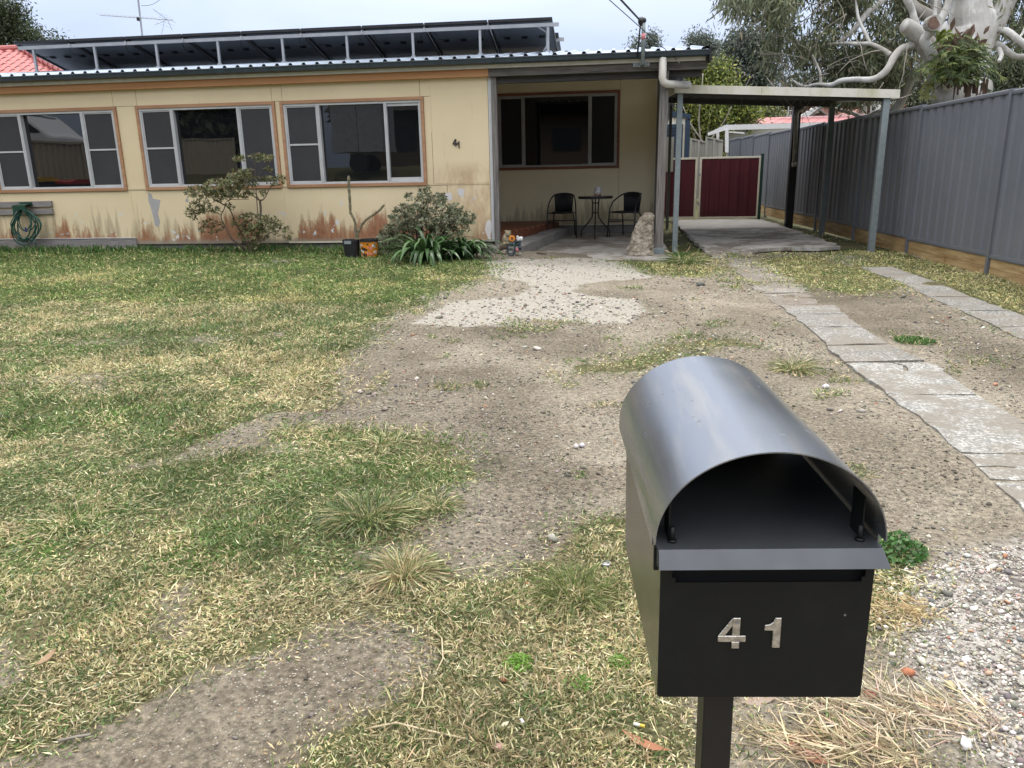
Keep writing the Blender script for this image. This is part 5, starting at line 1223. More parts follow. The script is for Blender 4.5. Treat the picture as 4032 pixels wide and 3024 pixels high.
for k in range(22):                                # printed marks on the bucket
    a = R(-160+(k*37) % 140); z = s2_*(.15+.62*((k*.618) % 1)); rr_ = (62/2+(76*.96-62)/2*z/s2_)*PYp/3028
    c_, q_ = math.cos(a), math.sin(a); w_ = RNG.uniform(.008, .018); h_ = RNG.uniform(.008, .026)
    mb = MB(); ta = (-q_, c_); f_ = lambda u, v, d: (c_*(rr_+d)+ta[0]*u, q_*(rr_+d)+ta[1]*u, z+v)
    mb.add([f_(-w_, -h_, .002), f_(w_, -h_, .002), f_(w_, h_, .0035), f_(-w_, h_, .0035), f_(-w_, -h_, -.004), f_(w_, -h_, -.004), f_(w_, h_, -.004), f_(-w_, h_, -.004)], [(0, 1, 2, 3), (0, 4, 5, 1), (1, 5, 6, 2), (2, 6, 7, 3), (3, 7, 4, 0)])
    mb.build_local(p2, 'printed_mark', ['whitegl', 'blackpot', 'redtape', 'whitegl'][k % 4])
def stem(nm, label, pts, rad, Y=PYp):
    P = [at(a, b, Y) for a, b in pts]; mb = MB(); mb.smooth = False; Q = []; Rr = []
    for i in range(len(P)-1):
        for k in range(6): Q.append(P[i]+(P[i+1]-P[i])*k/6)
    Q.append(P[-1]); Rr = [rad*(1+.13*math.sin(i*1.9)) for i in range(len(Q))]; Rr[-1] *= .55
    mb.tube([tuple(q) for q in Q], Rr, 9); return tag(mb.build(nm, 'cactus'), label, 'cactus')
stem('cactus', 'tall thin bare cactus stem rising straight from the black pot', [(1402, 948), (1400, 880), (1392, 858), (1380, 838), (1377, 780), (1373, 730), (1373, 692)], .019)
stem('cactus', 'bare cactus stem bending right over the orange bucket', [(1406, 946), (1410, 915), (1424, 886), (1440, 866), (1470, 845), (1494, 828), (1513, 806)], .017)
# planks on the wall and the hose hanging from its bracket
def wpl(pts, label):
    P = [(at(a, b, 11.56)[0], at(a, b, 11.56)[2]) for a, b in pts]; o = MB().prism(P, 11.555, 11.598).build('wall_plank', 'plank', bevel=.003); return tag(o, label, 'plank', 'bare planks fixed to the wall')
xe_ = -250
wpl([(xe_, 824), (203, 814), (200, 791), (xe_, 801)], 'upper of the two grey timber planks fixed to the wall behind the hose')
wpl([(xe_, 852), (208, 843), (204, 822), (xe_, 831)], 'lower of the two grey timber planks fixed to the wall behind the hose')
def c6(x, y, Y): return at(x/3.687, 650+y/3.687, Y)
hr = thing('hose_hanger', 'dark green plastic hose hanger screwed to the grey planks', 'hose hanger', tuple(c6(300, 690, 11.52)))
P = [(c6(a, b, 11.5)[0], c6(a, b, 11.5)[2]) for a, b in ((262, 590), (440, 590), (425, 540), (262, 540))]; MB().prism(P, 11.525, 11.553).build('back_plate', 'green_plastic', hr)
P = [(c6(a, b, 11.35)[0], c6(a, b, 11.35)[2]) for a, b in ((200, 735), (232, 672), (290, 645), (345, 660), (385, 720), (395, 690), (352, 582), (178, 586), (190, 650), (195, 700))]; MB().prism(P, 11.34, 11.352).build('front_plate', 'green_plastic', hr)
MB().add([tuple(c6(185, 588, 11.35)), tuple(c6(350, 584, 11.35)), tuple(c6(430, 560, 11.53)), tuple(c6(265, 560, 11.53)), tuple(c6(185, 600, 11.35)), tuple(c6(350, 596, 11.35)), tuple(c6(430, 572, 11.53)), tuple(c6(265, 572, 11.53))],
         [(0, 1, 2, 3), (7, 6, 5, 4), (0, 4, 5, 1), (1, 5, 6, 2), (3, 0, 4, 7)]).build('cradle', 'green_plastic', hr)
hs = random.Random(9); mb = MB(); mb.smooth = True
for k in range(11):
    pts = []; cx = 375+hs.uniform(-25, 30); rx = hs.uniform(130, 232)*(1 if k < 7 else .55); bot = hs.uniform(1060, 1200)-(0 if k < 7 else 110); top_ = 610+hs.uniform(-8, 30); sk = hs.uniform(-35, 35)
    for j in range(41):
        a = 2*math.pi*j/40; yy = (top_+bot)/2-(bot-top_)/2*math.cos(a); xx_ = cx+sk*(yy-850)/400+rx*math.sin(a)*(1-.62*max(0, math.cos(a))**1.3)
        xx_ -= 60*max(0, math.cos(a))**2
        pts.append(tuple(c6(xx_, yy, 11.42+.05*math.sin(a+k)+.012*(k % 4))))
    mb.tube(pts, .0085, 6, False)
pts = [c6(*q, 11.40) for q in ((470, 1060), (520, 1140), (530, 1190), (470, 1240), (400, 1275), (300, 1290))]; mb.tube([tuple(p) for p in pts], .0085, 6)
ho = mb.build('garden_hose', 'hose'); tag(ho, 'coiled green garden hose hanging from its hanger on the wall', 'hose')
M['bluefit'] = simple('blue_fitting', (.03, .03, .14), .4)
mb = MB(); q = [c6(372, 905, 11.36), c6(376, 970, 11.36)]; mb.tube([tuple(q[0]), tuple(q[1])], .014, 8); fo = mb.build('hose_fitting', 'bluefit', ho)

# ================================================================== ACROSS THE STREET (seen in the window glass)
def ribfence(x0, y0, x1, y1, z0, h, mat, nm, label):
    L_ = math.hypot(x1-x0, y1-y0); me_ = ribmesh('infill_sheet', L_, h, mat, 'x', .2, .03); t = thing(nm, label, 'fence', (x0, y0, z0))
    t.rotation_euler = (0, 0, math.atan2(y1-y0, x1-x0)); c = bpy.data.objects.new('infill_sheet', me_); COL.objects.link(c); c.parent = t
    n_ = int(L_/2.4)+1
    for k in range(n_+1):
        MB().box((k*L_/n_-.03, -.03, 0), (k*L_/n_+.03, .05, h+.03)).build_local(t, 'post', mat)
    MB().box((0, -.02, h-.03), (L_, .05, h+.02)).build_local(t, 'rail', mat)
ribfence(-13.4, 11.4, -13.2, 2.5, .30, 1.95, 'fence_cream', 'side_fence', 'cream ribbed fence on the left boundary')
ribfence(-22, -8, -15.5, -8, 1.15, 1.8, 'fence_cream', 'street_fence', 'cream ribbed fence across the street')
M['carwhite'] = simple('white_car_paint', (.65, .66, .67), .25, var=.03); M['tyre'] = simple('tyre', (.015, .015, .015), .8)
M['binred'] = simple('red_bin_lid', (.35, .02, .02), .5); M['binyel'] = simple('yellow_bin_lid', (.55, .34, .03), .5)
for k, (x, y, m_) in enumerate(((-12.95, 6.9, 'binyel'), (-12.55, 6.25, 'binred'))):
    t = thing('wheelie_bin', 'dark green wheelie bin with a %s lid on the left boundary' % ('yellow', 'red')[k], 'bin', (x, y, float(gh(x, y))), 'wheelie bins')
    MB().add([(-.24, -.28, .03), (.24, -.28, .03), (.24, .22, .03), (-.24, .22, .03), (-.29, -.36, .95), (.29, -.36, .95), (.29, .34, .95), (-.29, .34, .95)], [(0, 3, 2, 1), (4, 5, 6, 7), (0, 1, 5, 4), (1, 2, 6, 5), (2, 3, 7, 6), (3, 0, 4, 7)]).build_local(t, 'body', 'blackpot')
    mb = MB(); mb.prism([(-.40, .95), (.40, .95), (.40, 1.0), (.2, 1.05), (-.2, 1.05), (-.40, .99)], -.31, .31, 'x'); mb.build_local(t, 'lid', m_)
    for s_ in (-1, 1): mb = MB(); mb.tube([(s_*.2, .3, .1), (s_*.26, .3, .1)], .1, 14); mb.build_local(t, 'wheel', 'tyre')
M['greycar'] = simple('dark_grey_car_paint', (.03, .033, .036), .25)
def suv(loc, rz, label):
    t = thing('parked_car', label, 'car', loc)
    P = [(-2.3, .45), (2.3, .45), (2.35, .75), (2.25, .98), (1.2, 1.10), (.55, 1.65), (.2, 1.72), (-1.9, 1.74), (-2.25, 1.2), (-2.35, .8)]
    mb = MB(); mb.prism(P, -.9, .9, 'y'); o = mb.build_local(t, 'body', 'carwhite'); md = o.modifiers.new('b', 'BEVEL'); md.width = .09; md.segments = 3; md.limit_method = 'ANGLE'
    for s_ in (-1, 1):
        MB().prism([(-1.9, 1.15), (1.0, 1.15), (.5, 1.60), (-1.75, 1.62)], s_*.895, s_*.91, 'y').build_local(t, 'side_window', 'farglass')
        MB().box((2.25, s_*.55, .78), (2.36, s_*.85, .93)).build_local(t, 'headlight', 'whitegl')
        for xw in (-1.45, 1.45):
            mb = MB(); mb.tube([(xw, s_*.70, .37), (xw, s_*.92, .37)], .37, 24); mb.build_local(t, 'wheel', 'tyre'); mb = MB(); mb.tube([(xw, s_*.90, .37), (xw, s_*.925, .37)], .22, 5); mb.build_local(t, 'rim', 'galv_light')
    MB().box((2.28, -.5, .62), (2.365, .5, .9)).build_local(t, 'grille', 'black')
    MB().add([(1.12, -.75, 1.13), (1.12, .75, 1.13), (.58, .68, 1.63), (.58, -.68, 1.63)], [(0, 1, 2, 3)]).build_local(t, 'windscreen', 'farglass'); t.rotation_euler = (0, 0, rz); return t
_q = at(90, 560, 20); suv((_q[0], 23.3-20, _q[2]-.95), R(-8), 'white car parked up on the left neighbour’s drive')
suv((6.2, -9.6, 1.62), R(0), 'dark grey car parked across the street facing right')
for o_ in bpy.data.objects:
    if o_.type == 'MESH' and o_.parent and o_.parent.get('label', '').startswith('dark grey car') and o_.name.startswith('body'):
        o_.data.materials.clear(); o_.data.materials.append(M['greycar'])
_q = at(1435, 600, 30.4); M['trailer'] = simple('dull_white_panel', (.30, .31, .32), .5)
tr_ = thing('box_trailer', 'tall dull white box trailer parked in the street', 'trailer', (_q[0], -7.2, _q[2]-.75))
MB().box((-1.0, -.9, .75), (.03, .9, 2.5)).build_local(tr_, 'box_panel', 'trailer'); MB().box((.05, -.9, .75), (1.0, .9, 2.5)).build_local(tr_, 'box_panel', 'trailer')
for s_ in (-1, 1): mb = MB(); mb.tube([(0, s_*.7, .35), (0, s_*.95, .35)], .35, 20); mb.build_local(tr_, 'wheel', 'tyre')
oh = thing('opposite_house', 'plain weatherboard house across the street', 'house', (-6, -24, 1.8))
MB().box((-9, -3, 0), (9, 3, 3)).build_local(oh, 'wall', 'bark'); MB().prism([(-4, 3), (4, 3), (0, 5)], -10, 10, 'x').build_local(oh, 'roof', 'darkwood')
for k in (-6, -2, 3): MB().box((k-.9, 3.0, .9), (k+.9, 3.04, 2.2)).build_local(oh, 'window', 'farglass')
we = top+Dw; pl = thing('power_pole', 'timber street power pole carrying the service cable', 'power pole', (we[0], we[1], 1.5))
MB().tube([(0, 0, -.3), (0, 0, we[2]-1.0)], [.16, .12], 10).build_local(pl, 'pole', 'bark'); MB().box((-1.1, -.06, we[2]-1.6), (1.1, .06, we[2]-1.48)).build_local(pl, 'crossarm', 'bark')
# ================================================================== GUM TREE
U = np.array
def smoothpts(P, k=5):
    P = [U(p, float) for p in P]; out = []
    for i in range(len(P)-1):
        p0 = P[max(i-1, 0)]; p1 = P[i]; p2 = P[i+1]; p3 = P[min(i+2, len(P)-1)]
        for j in range(k):
            t = j/k; out.append(.5*((2*p1)+(-p0+p2)*t+(2*p0-5*p1+4*p2-p3)*t*t+(-p0+3*p1-3*p2+p3)*t**3))
    out.append(P[-1]); return out
def limb(pts, name, mat, parent, seg=14, k=8, knob=.09):
    """pts: (px, py, Y, radius in photo pixels)"""
    P = []; 
    for px_, py_, Y, r_ in pts: p = at(px_, py_, Y); P.append([*p, r_/F*Y/ray(px_, py_)[1]*.97])
    Q = smoothpts(P, k); mb = MB(); mb.smooth = True
    mb.tube([tuple(q[:3]+(knob*q[3]*1.6)*U(mnoise.noise_vector(Vector(q[:3])*3.1))) for q in Q], [q[3]*(1+knob*1.6*mnoise.noise(Vector(q[:3])*4.7)) for q in Q], seg); return mb.build(name, mat, parent)
TY = 14.0
tb0 = at(3800, 620, TY)
gum = thing('gum_tree', 'huge white-barked gum tree with spreading branches behind the grey fence', 'tree', (tb0[0], TY, .2))
limb([(3795, 900, TY, 130), (3790, 620, TY, 116), (3786, 440, TY, 108), (3783, 340, TY, 106), (3775, 250, TY, 112), (3800, 170, TY, 100), (3824, 100, TY, 88), (3826, 0, TY, 78), (3828, -200, TY, 72), (3815, -500, TY+.3, 60), (3840, -900, TY+.6, 40)], 'trunk', 'gumbark', gum, 28)
c5 = lambda x, y: (3000+x/1.383, y/1.383)
def L5(pts, nm='branch', mat='gumbark', Y0=TY, **kw): return limb([(*c5(x, y), Y, r_/1.383) for x, y, Y, r_ in pts], nm, mat, gum, **kw)
# left fork: broad limb from the trunk with a sawn stub, and its uprights
L5([(1040, 470, 13.9, 66.0), (985, 400, 13.6, 63.4), (930, 290, 13.4, 56.3), (870, 215, 13.3, 49.3), (815, 160, 13.2, 41.4), (775, 135, 13.15, 38.7)])
L5([(858, 200, 13.3, 21.1), (835, 130, 13.2, 20.2), (818, 60, 13.2, 19.4), (790, 0, 13.1, 21.1), (760, -90, 13.1, 19.4)])
L5([(935, 320, 13.1, 29.0), (905, 260, 13.0, 29.0), (885, 215, 12.95, 24.6), (925, 170, 12.9, 22.9), (960, 130, 12.9, 22.0), (985, 90, 12.9, 21.1), (1010, 30, 12.9, 19.4), (1020, -40, 12.9, 17.6)])
L5([(943, 128, 12.85, 10.6), (942, 70, 12.9, 9.7), (950, 0, 12.9, 8.8)])
L5([(1060, 250, 14.1, 61.6), (990, 180, 14.1, 45.8), (930, 110, 14.2, 37.0), (880, 70, 14.2, 29.9), (835, 40, 14.2, 26.4), (780, -30, 14.3, 22.9)])
L5([(955, 130, 14.5, 37.0), (945, 40, 14.6, 35.2), (935, -60, 14.7, 33.4)])
mb = MB(); q = at(*c5(943, 128), 12.78); mb.tube([(q[0]-.03, 12.72, q[2]), (q[0], 12.95, q[2]+.02)], [.105, .11], 14); mb.build('sawn_stub', 'gumbark', gum)
M['cutwood'] = simple('sawn_wood', (.17, .105, .08), .9, var=.3, scale=30); mb = MB(); mb.tube([(q[0]-.031, 12.712, q[2]), (q[0]-.031, 12.722, q[2])], .085, 14); mb.build('sawn_face', 'cutwood', gum)
# long low limb sweeping left over the carport
L5([(960, 270, 13.6, 26), (900, 250, 13.4, 22), (830, 245, 13.3, 21), (760, 265, 13.2, 21), (720, 310, 13.1, 20), (690, 370, 13.0, 20), (650, 410, 13.0, 19), (590, 432, 13.0, 16), (500, 432, 13.1, 15), (430, 440, 13.2, 14), (380, 462, 13.3, 12), (300, 460, 13.4, 9), (230, 470, 13.5, 7), (170, 440, 13.6, 5)])
L5([(700, 300, 13.2, 15), (660, 270, 13.3, 13), (590, 240, 13.5, 12), (520, 240, 13.7, 11), (440, 235, 13.9, 8), (330, 245, 14, 6)])
L5([(320, 455, 13.4, 9), (318, 400, 13.4, 7), (298, 350, 13.5, 6), (275, 300, 13.5, 4)])
L5([(590, 235, 13.6, 9), (565, 185, 13.7, 9), (530, 110, 13.8, 8), (515, 40, 13.9, 7), (505, -40, 14, 6)])
L5([(420, 230, 14, 9), (470, 190, 14, 13), (520, 140, 14, 14), (570, 75, 14.1, 15), (640, 20, 14.2, 16), (720, -60, 14.3, 18)])
L5([(690, 620, 15.2, 20), (730, 590, 15, 24), (765, 540, 14.9, 25), (790, 480, 14.8, 27), (805, 425, 14.7, 30), (850, 385, 14.5, 30), (900, 350, 14.3, 28), (960, 330, 14.1, 26)])
L5([(700, 630, 15.2, 13), (640, 608, 15.4, 14), (560, 640, 15.6, 11), (500, 620, 15.8, 10), (420, 598, 16, 9), (330, 575, 16.2, 6), (280, 570, 16.3, 4)])
# right side limbs
L5([(1150, 300, 14, 62), (1200, 220, 14, 60), (1260, 140, 14, 62), (1300, 70, 14, 50), (1340, 0, 14, 42), (1390, -90, 14, 38)])
L5([(1225, 190, 14, 22), (1290, 165, 13.8, 17), (1340, 170, 13.7, 17), (1390, 210, 13.6, 18), (1440, 250, 13.6, 20), (1520, 330, 13.6, 20)])
L5([(1220, 255, 14, 24), (1290, 245, 13.9, 20), (1330, 275, 13.9, 19), (1380, 305, 13.8, 15), (1440, 310, 13.8, 15), (1520, 330, 13.8, 14)])
L5([(1290, 262, 13.8, 12), (1305, 300, 13.7, 11), (1290, 335, 13.6, 9)])
L5([(1375, 235, 13.7, 9), (1420, 180, 13.8, 7), (1440, 120, 13.9, 6)])
# thin twigs through the foliage
tw = random.Random(5); mb = MB(); mb.smooth = True
for k in range(70):
    px_, py_ = tw.uniform(2900, 3650), tw.uniform(-60, 400); Y = tw.uniform(12.6, 15.5); p = U(at(px_, py_, Y)); pts = [p]; d = U([tw.uniform(-1, 1), tw.uniform(-.6, .6), tw.uniform(-.5, .8)])
    for j in range(5): d = d+U([tw.uniform(-.3, .3), tw.uniform(-.3, .3), tw.uniform(-.35, .1)]); p = p+d/np.linalg.norm(d)*.17; pts.append(p)
    mb = MB(); mb.smooth = True; mb.tube([tuple(q) for q in pts], [.009, .008, .006, .005, .004, .002], 5); mb.build('twig', 'palebark', gum)
def vmask(x, y, s, th, off=0): return fbm(x+off, y+off, s) > th
def gumfoliage():
    cl = []
    def region(x0, x1, y0, y1, n, Y0, Y1, s=.0075, th=.47, keep=lambda x, y: True):
        x = RNG.uniform(x0, x1, n); y = RNG.uniform(y0, y1, n); k = (fbm(x, y, s) > th) & np.array([keep(a, b) for a, b in zip(x, y)])
        for a, b in zip(x[k], y[k]): cl.append(at(a, b, RNG.uniform(Y0, Y1)))
    kl = lambda x, y: x > 2990+.0*y or (y < 25+(x-2840)*.5)
    region(2860, 3100, -120, 90, 110, 12.5, 14.5, .010, .46, lambda x, y: y < 10+(x-2860)*.34)
    region(3010, 3560, -200, 330, 620, 13.9, 16.0, .0095, .515, lambda x, y: x > 3010+.12*abs(y-150))
    region(3180, 3640, 180, 372, 170, 14.4, 16.2, .010, .49)
    region(3560, 3740, -150, 60, 90, 14.5, 16, .009, .42)
    region(3880, 4200, -200, 110, 170, 13.8, 16.5, .009, .5); region(3900, 4300, 110, 215, 70, 14.2, 16.5, .009, .50)
    region(2900, 4300, -1500, -200, 260, 13.5, 17, .006, .46)
    C = U(cl); per = 40; n = len(C)*per
    P = np.repeat(C, per, 0)+RNG.normal(0, 1, (n, 3))*[.125, .13, .12]
    D = RNG.normal(0, .55, (n, 3))+[0, 0, -1.0]
    tone = np.repeat(RNG.uniform(.65, 1.35, (len(C), 1)), per, 0)
    Cc = pal(n, [(.16, .18, .10), (.21, .23, .14), (.28, .29, .19), (.10, .12, .065), (.30, .25, .15)], [4, 4, 2, 3, .5])*tone
    return leaves(P, D, RNG.uniform(.11, .20, n), RNG.uniform(.024, .036, n), Cc)
leafobj('crown', [gumfoliage()], 'leaf', gum)
# staghorn fern on the trunk
c6b = lambda x, y: (3500+x/2.38, y/2.38)
fy = 13.0; f0_ = at(*c6b(640, 560), fy); fern = thing('staghorn_fern', 'large staghorn fern with green forked fronds and brown old shields on the gum trunk', 'fern', tuple(f0_))
mb = MB()
for k in range(46):
    px_, py_ = RNG.normal(660, 95), RNG.normal(430, 50); p = at(*c6b(px_, py_), RNG.uniform(12.75, 13.15)); a = R(RNG.uniform(-45, 60)); l_ = RNG.uniform(.08, .24); w_ = RNG.uniform(.02, .05)
    d = U([math.sin(a), RNG.uniform(-.5, .2), math.cos(a)]); s_ = U([math.cos(a), RNG.uniform(-.3, .3), -math.sin(a)])
    mb.add([tuple(p-s_*w_*.4), tuple(p+s_*w_*.4), tuple(p+d*l_*.5+s_*w_), tuple(p+d*l_*.95+s_*w_*.2), tuple(p+d*l_*.8-s_*w_*.3), tuple(p+d*l_*.5-s_*w_)], [(0, 1, 2, 5), (5, 2, 3, 4)])
for k in range(34):
    px_, py_ = RNG.uniform(600, 920), RNG.uniform(690, 800); p = at(*c6b(px_, py_), RNG.uniform(12.85, 13.0)); l_ = RNG.uniform(.1, .30); w_ = .014
    mb.add([tuple(p+U([-w_, 0, 0])), tuple(p+U([w_, -.02, 0])), tuple(p+U([w_*.5+RNG.normal(0, .03), -.03, -l_])), tuple(p+U([-w_*.5, .0, -l_*.9]))], [(0, 1, 2, 3)])
stuff(mb.build('old_shields', 'deadfrond', fern))
mb = MB(); mb.smooth = True; mb.blob(tuple(at(*c6b(640, 580), 13.15)), (.28, .16, .34), 14, 10, .4, 5); mb.blob(tuple(at(*c6b(560, 470), 13.15)), (.2, .14, .2), 12, 8, .4, 5); mb.build('root_mass', 'deadfrond', fern)
parts_ = []
def frond(p, d, l_, w_, col):
    """forked strap: chain of leaves that divides"""
    P = []; Dd = []; Ls = []; Ws = []
    q = p.copy(); dd = d.copy(); n = 5
    for j in range(n):
        P.append(q.copy()); Dd.append(dd.copy()); Ls.append(l_/n*1.5); Ws.append(w_*(1-.08*j)); q = q+dd*l_/n; dd = dd+U([0, 0, -.20]); dd /= np.linalg.norm(dd)
    for s_ in (-1, -.35, .4, 1):
        e = dd+U([s_*.55, RNG.uniform(-.3, .1), RNG.uniform(-.2, .25)]); P.append(q-dd*.02); Dd.append(e); Ls.append(l_*.42); Ws.append(w_*.5)
    n_ = len(P); return leaves(U(P), U(Dd), U(Ls), U(Ws), np.tile(col, (n_, 1))*RNG.uniform(.85, 1.15, (n_, 1)), np.tile(U([0, -1, .3]), (n_, 1)))
for k in range(230):
    px_, py_ = RNG.normal(610, 115), RNG.normal(575, 85)
    if not 400 < px_ < 880: continue
    p = at(*c6b(px_, py_), RNG.uniform(12.7, 13.05)); a = R(RNG.uniform(-110, 110)); d = U([math.sin(a), -.55, math.cos(a)*.6-.15]); d /= np.linalg.norm(d)
    parts_.append(frond(p, d, RNG.uniform(.16, .36), RNG.uniform(.03, .05), U([(.12, .17, .05), (.08, .12, .04), (.18, .22, .07), (.06, .085, .03)][RNG.integers(4)])))
for k in range(10):
    p = at(*c6b(RNG.uniform(440, 540), RNG.uniform(360, 440)), 12.9); parts_.append(frond(p, U([RNG.uniform(-.6, .5), -.4, .7]), .2, .05, U((.22, .28, .05))))
for k in range(8):
    p = at(*c6b(RNG.uniform(310, 420), RNG.uniform(690, 790)), 12.9); parts_.append(frond(p, U([RNG.uniform(-.6, .1), -.4, -.3]), .25, .04, U((.16, .17, .05))))
leafobj('fronds', parts_, 'leaf', fern)
mb = MB()
for k in range(20):
    a0 = R(180+k*9); p = at(*c6b(650+280*math.cos(a0)*.95, 690), 12.95)
q0, q1 = at(*c6b(640, 690), 12.92), at(*c6b(915, 720), 13.1); MB().tube([tuple(q0), tuple((q0+q1)/2+U([0, -.04, -.01])), tuple(q1)], .01, 6).build('strap', 'wire', fern)

# ================================================================== OTHER TREES
def cloudtree(name, label, blobs, trunk, cols, w, nleaf, size, group=None, mat='leaf', droop=0, dens=.5, trunkmat='palebark', per=26, aspect=.45):
    """blobs: (px, py, r_px, Y)"""
    c0 = at(trunk[0][0], trunk[0][1], trunk[0][2]); t = thing(name, label, 'tree', (c0[0], trunk[0][2], .3), group)
    if len(trunk) > 1: limb([(a, b, Y, r_) for a, b, Y, r_ in trunk], 'trunk', trunkmat, t, 10)
    for b in trunkb.get(label, []): limb(b, 'limb', trunkmat, t, 7, 4)
    A = sum(b[2]**2 for b in blobs); Ps = []; tn = []
    for bx, by, br_, Y in blobs:
        n = max(3, int(nleaf*br_**2/A/per)); c = at(bx, by, Y); rr_ = br_*Y/F
        d = RNG.normal(size=(n, 3)); d /= np.linalg.norm(d, axis=1, keepdims=True); q = c+d*rr_*RNG.uniform(.45, 1.0, (n, 1))**.5*[1, .9, .8]
        Ps.append(np.repeat(q, per, 0)); tn.append(np.repeat(RNG.uniform(.6, 1.4, (n, 1)), per, 0))
    P = np.concatenate(Ps); tn = np.concatenate(tn); n = len(P); P = P+RNG.normal(0, 1, (n, 3))*size*1.6; D = RNG.normal(0, 1, (n, 3))+[0, 0, .4-droop]
    leafobj('crown', [leaves(P, D, RNG.uniform(.7, 1.3, n)*size, size*aspect, pal(n, cols, w)*tn)], mat, t); return t
trunkb = {}
GY_ = [(.28, .32, .07), (.19, .23, .06), (.10, .13, .04), (.38, .38, .09), (.07, .08, .03)]
lab = 'bushy tree with yellow-green tips standing behind the maroon gates'
trunkb[lab] = [[(2770, 640, 33, 5), (2745, 560, 33, 5), (2720, 500, 33, 4), (2700, 440, 33, 3)], [(2775, 600, 33, 4), (2790, 500, 32.5, 4), (2810, 430, 32.5, 3), (2830, 350, 32.5, 2)], [(2770, 560, 32, 3), (2720, 490, 32, 3), (2690, 420, 32, 2)],
               [(2790, 560, 32, 4), (2850, 480, 32, 3), (2880, 420, 32, 2)], [(2760, 560, 32, 4), (2752, 470, 32, 3), (2760, 380, 32, 2), (2768, 290, 32.5, 2)]]
cloudtree('bushy_tree', lab, [(2680, 330, 45, 34), (2730, 300, 45, 34), (2790, 320, 45, 34), (2840, 300, 22, 34), (2690, 410, 50, 33), (2760, 420, 55, 33), (2830, 420, 50, 33), (2900, 430, 52, 33), (2940, 450, 40, 33), (2860, 380, 40, 33.5), (2760, 490, 45, 33.5),
          (2810, 470, 40, 32.5), (2700, 500, 30, 33.5), (2650, 300, 30, 34), (2870, 330, 25, 34), (2850, 260, 14, 34), (2800, 550, 40, 34), (2740, 560, 40, 34), (2730, 600, 40, 34)],
          [(2770, 700, 33, 7), (2768, 640, 33, 6), (2760, 560, 33, 5)], GY_, [3, 4, 3, 1.2, 2], 26000, .15)
GG = [(.13, .155, .13), (.16, .185, .15), (.10, .12, .10), (.20, .22, .18), (.08, .095, .08)]
lab = 'tall grey-green gum far off behind the carport roof'
trunkb[lab] = [[(2790, 330, 60, 3), (2800, 260, 60, 3), (2830, 190, 60, 2)], [(2820, 330, 60, 3), (2880, 250, 60, 2), (2930, 190, 60, 2)]]
cloudtree('distant_gum', lab, [(2935, 165, 30, 60), (2905, 200, 36, 60), (2960, 200, 40, 60), (3000, 190, 34, 60), (2900, 255, 44, 60), (2960, 255, 46, 60), (2930, 310, 46, 60), (3000, 300, 46, 60), (2870, 300, 30, 60)],
          [(2960, 560, 60, 10), (2955, 300, 60, 7), (2960, 200, 60, 3)], GG, [3, 3, 3, 1, 2], 17000, .30, aspect=.4, dens=.4)
lab = 'slim distant gum with rounded tufts beyond the roof end'
trunkb[lab] = [[(2785, 300, 70, 2), (2800, 250, 70, 2), (2815, 200, 70, 1.5)]]
cloudtree('distant_gum', lab, [(2750, 172, 22, 70), (2730, 178, 15, 70), (2775, 180, 14, 70), (2800, 195, 18, 70), (2820, 215, 18, 70), (2832, 235, 10, 70), (2795, 235, 14, 70), (2812, 268, 22, 70), (2840, 266, 14, 70), (2795, 280, 16, 70), (2860, 268, 8, 70)],
          [(2785, 560, 70, 4), (2780, 300, 70, 3), (2775, 190, 70, 2)], GG, [3, 3, 3, 1, 2], 7000, .26, aspect=.4)
lab = 'distant tree tops showing just above the ribbed roof edge'
cloudtree('distant_gum', lab, [(2505, 180, 8, 80), (2515, 172, 7, 80), (2495, 186, 7, 80), (2555, 150, 8, 80), (2570, 155, 12, 80), (2562, 170, 10, 80), (2558, 184, 10, 80), (2580, 160, 8, 80), (2540, 178, 6, 80)],
          [(2560, 400, 80, 2), (2562, 200, 80, 1.5), (2566, 150, 80, 1)], GG, [3, 3, 3, 1, 2], 1500, .26, aspect=.4)
lab = 'dark bushy tree rising behind the red tiled roof at the left edge'
cloudtree('leafy_tree', lab, [(-60, 60, 70, 30), (20, 60, 60, 30), (60, 110, 50, 30), (100, 140, 40, 30), (140, 150, 26, 30), (20, 130, 60, 30), (60, 30, 24, 30), (85, 20, 14, 30), (-80, -20, 70, 30), (150, 175, 30, 30), (240, 158, 8, 30), (215, 165, 8, 30), (-40, 170, 60, 30), (-200, 50, 110, 30)],
          [(0, 700, 30, 14), (0, 300, 30, 12), (10, 120, 30, 8)], [(.05, .07, .03), (.08, .105, .05), (.11, .13, .07), (.035, .05, .022)], [3, 3, 1.5, 3], 16000, .13, trunkmat='bark')
DG = [(.09, .115, .065), (.12, .145, .085), (.15, .17, .10), (.065, .08, .05)]
cloudtree('leafy_tree', 'grey-green thicket behind the fence right of the gum trunk', [(3900, 270, 40, 26), (3960, 260, 50, 26), (4030, 270, 60, 26), (3930, 330, 50, 26), (4000, 330, 60, 26), (4080, 330, 60, 26), (3900, 350, 40, 26), (3960, 380, 50, 26), (4150, 250, 70, 26), (4100, 180, 50, 27)],
          [(3980, 700, 26, 8), (3980, 420, 26, 7), (3990, 300, 26, 4)], DG, [3, 3, 2, 3], 15000, .11, trunkmat='bark')
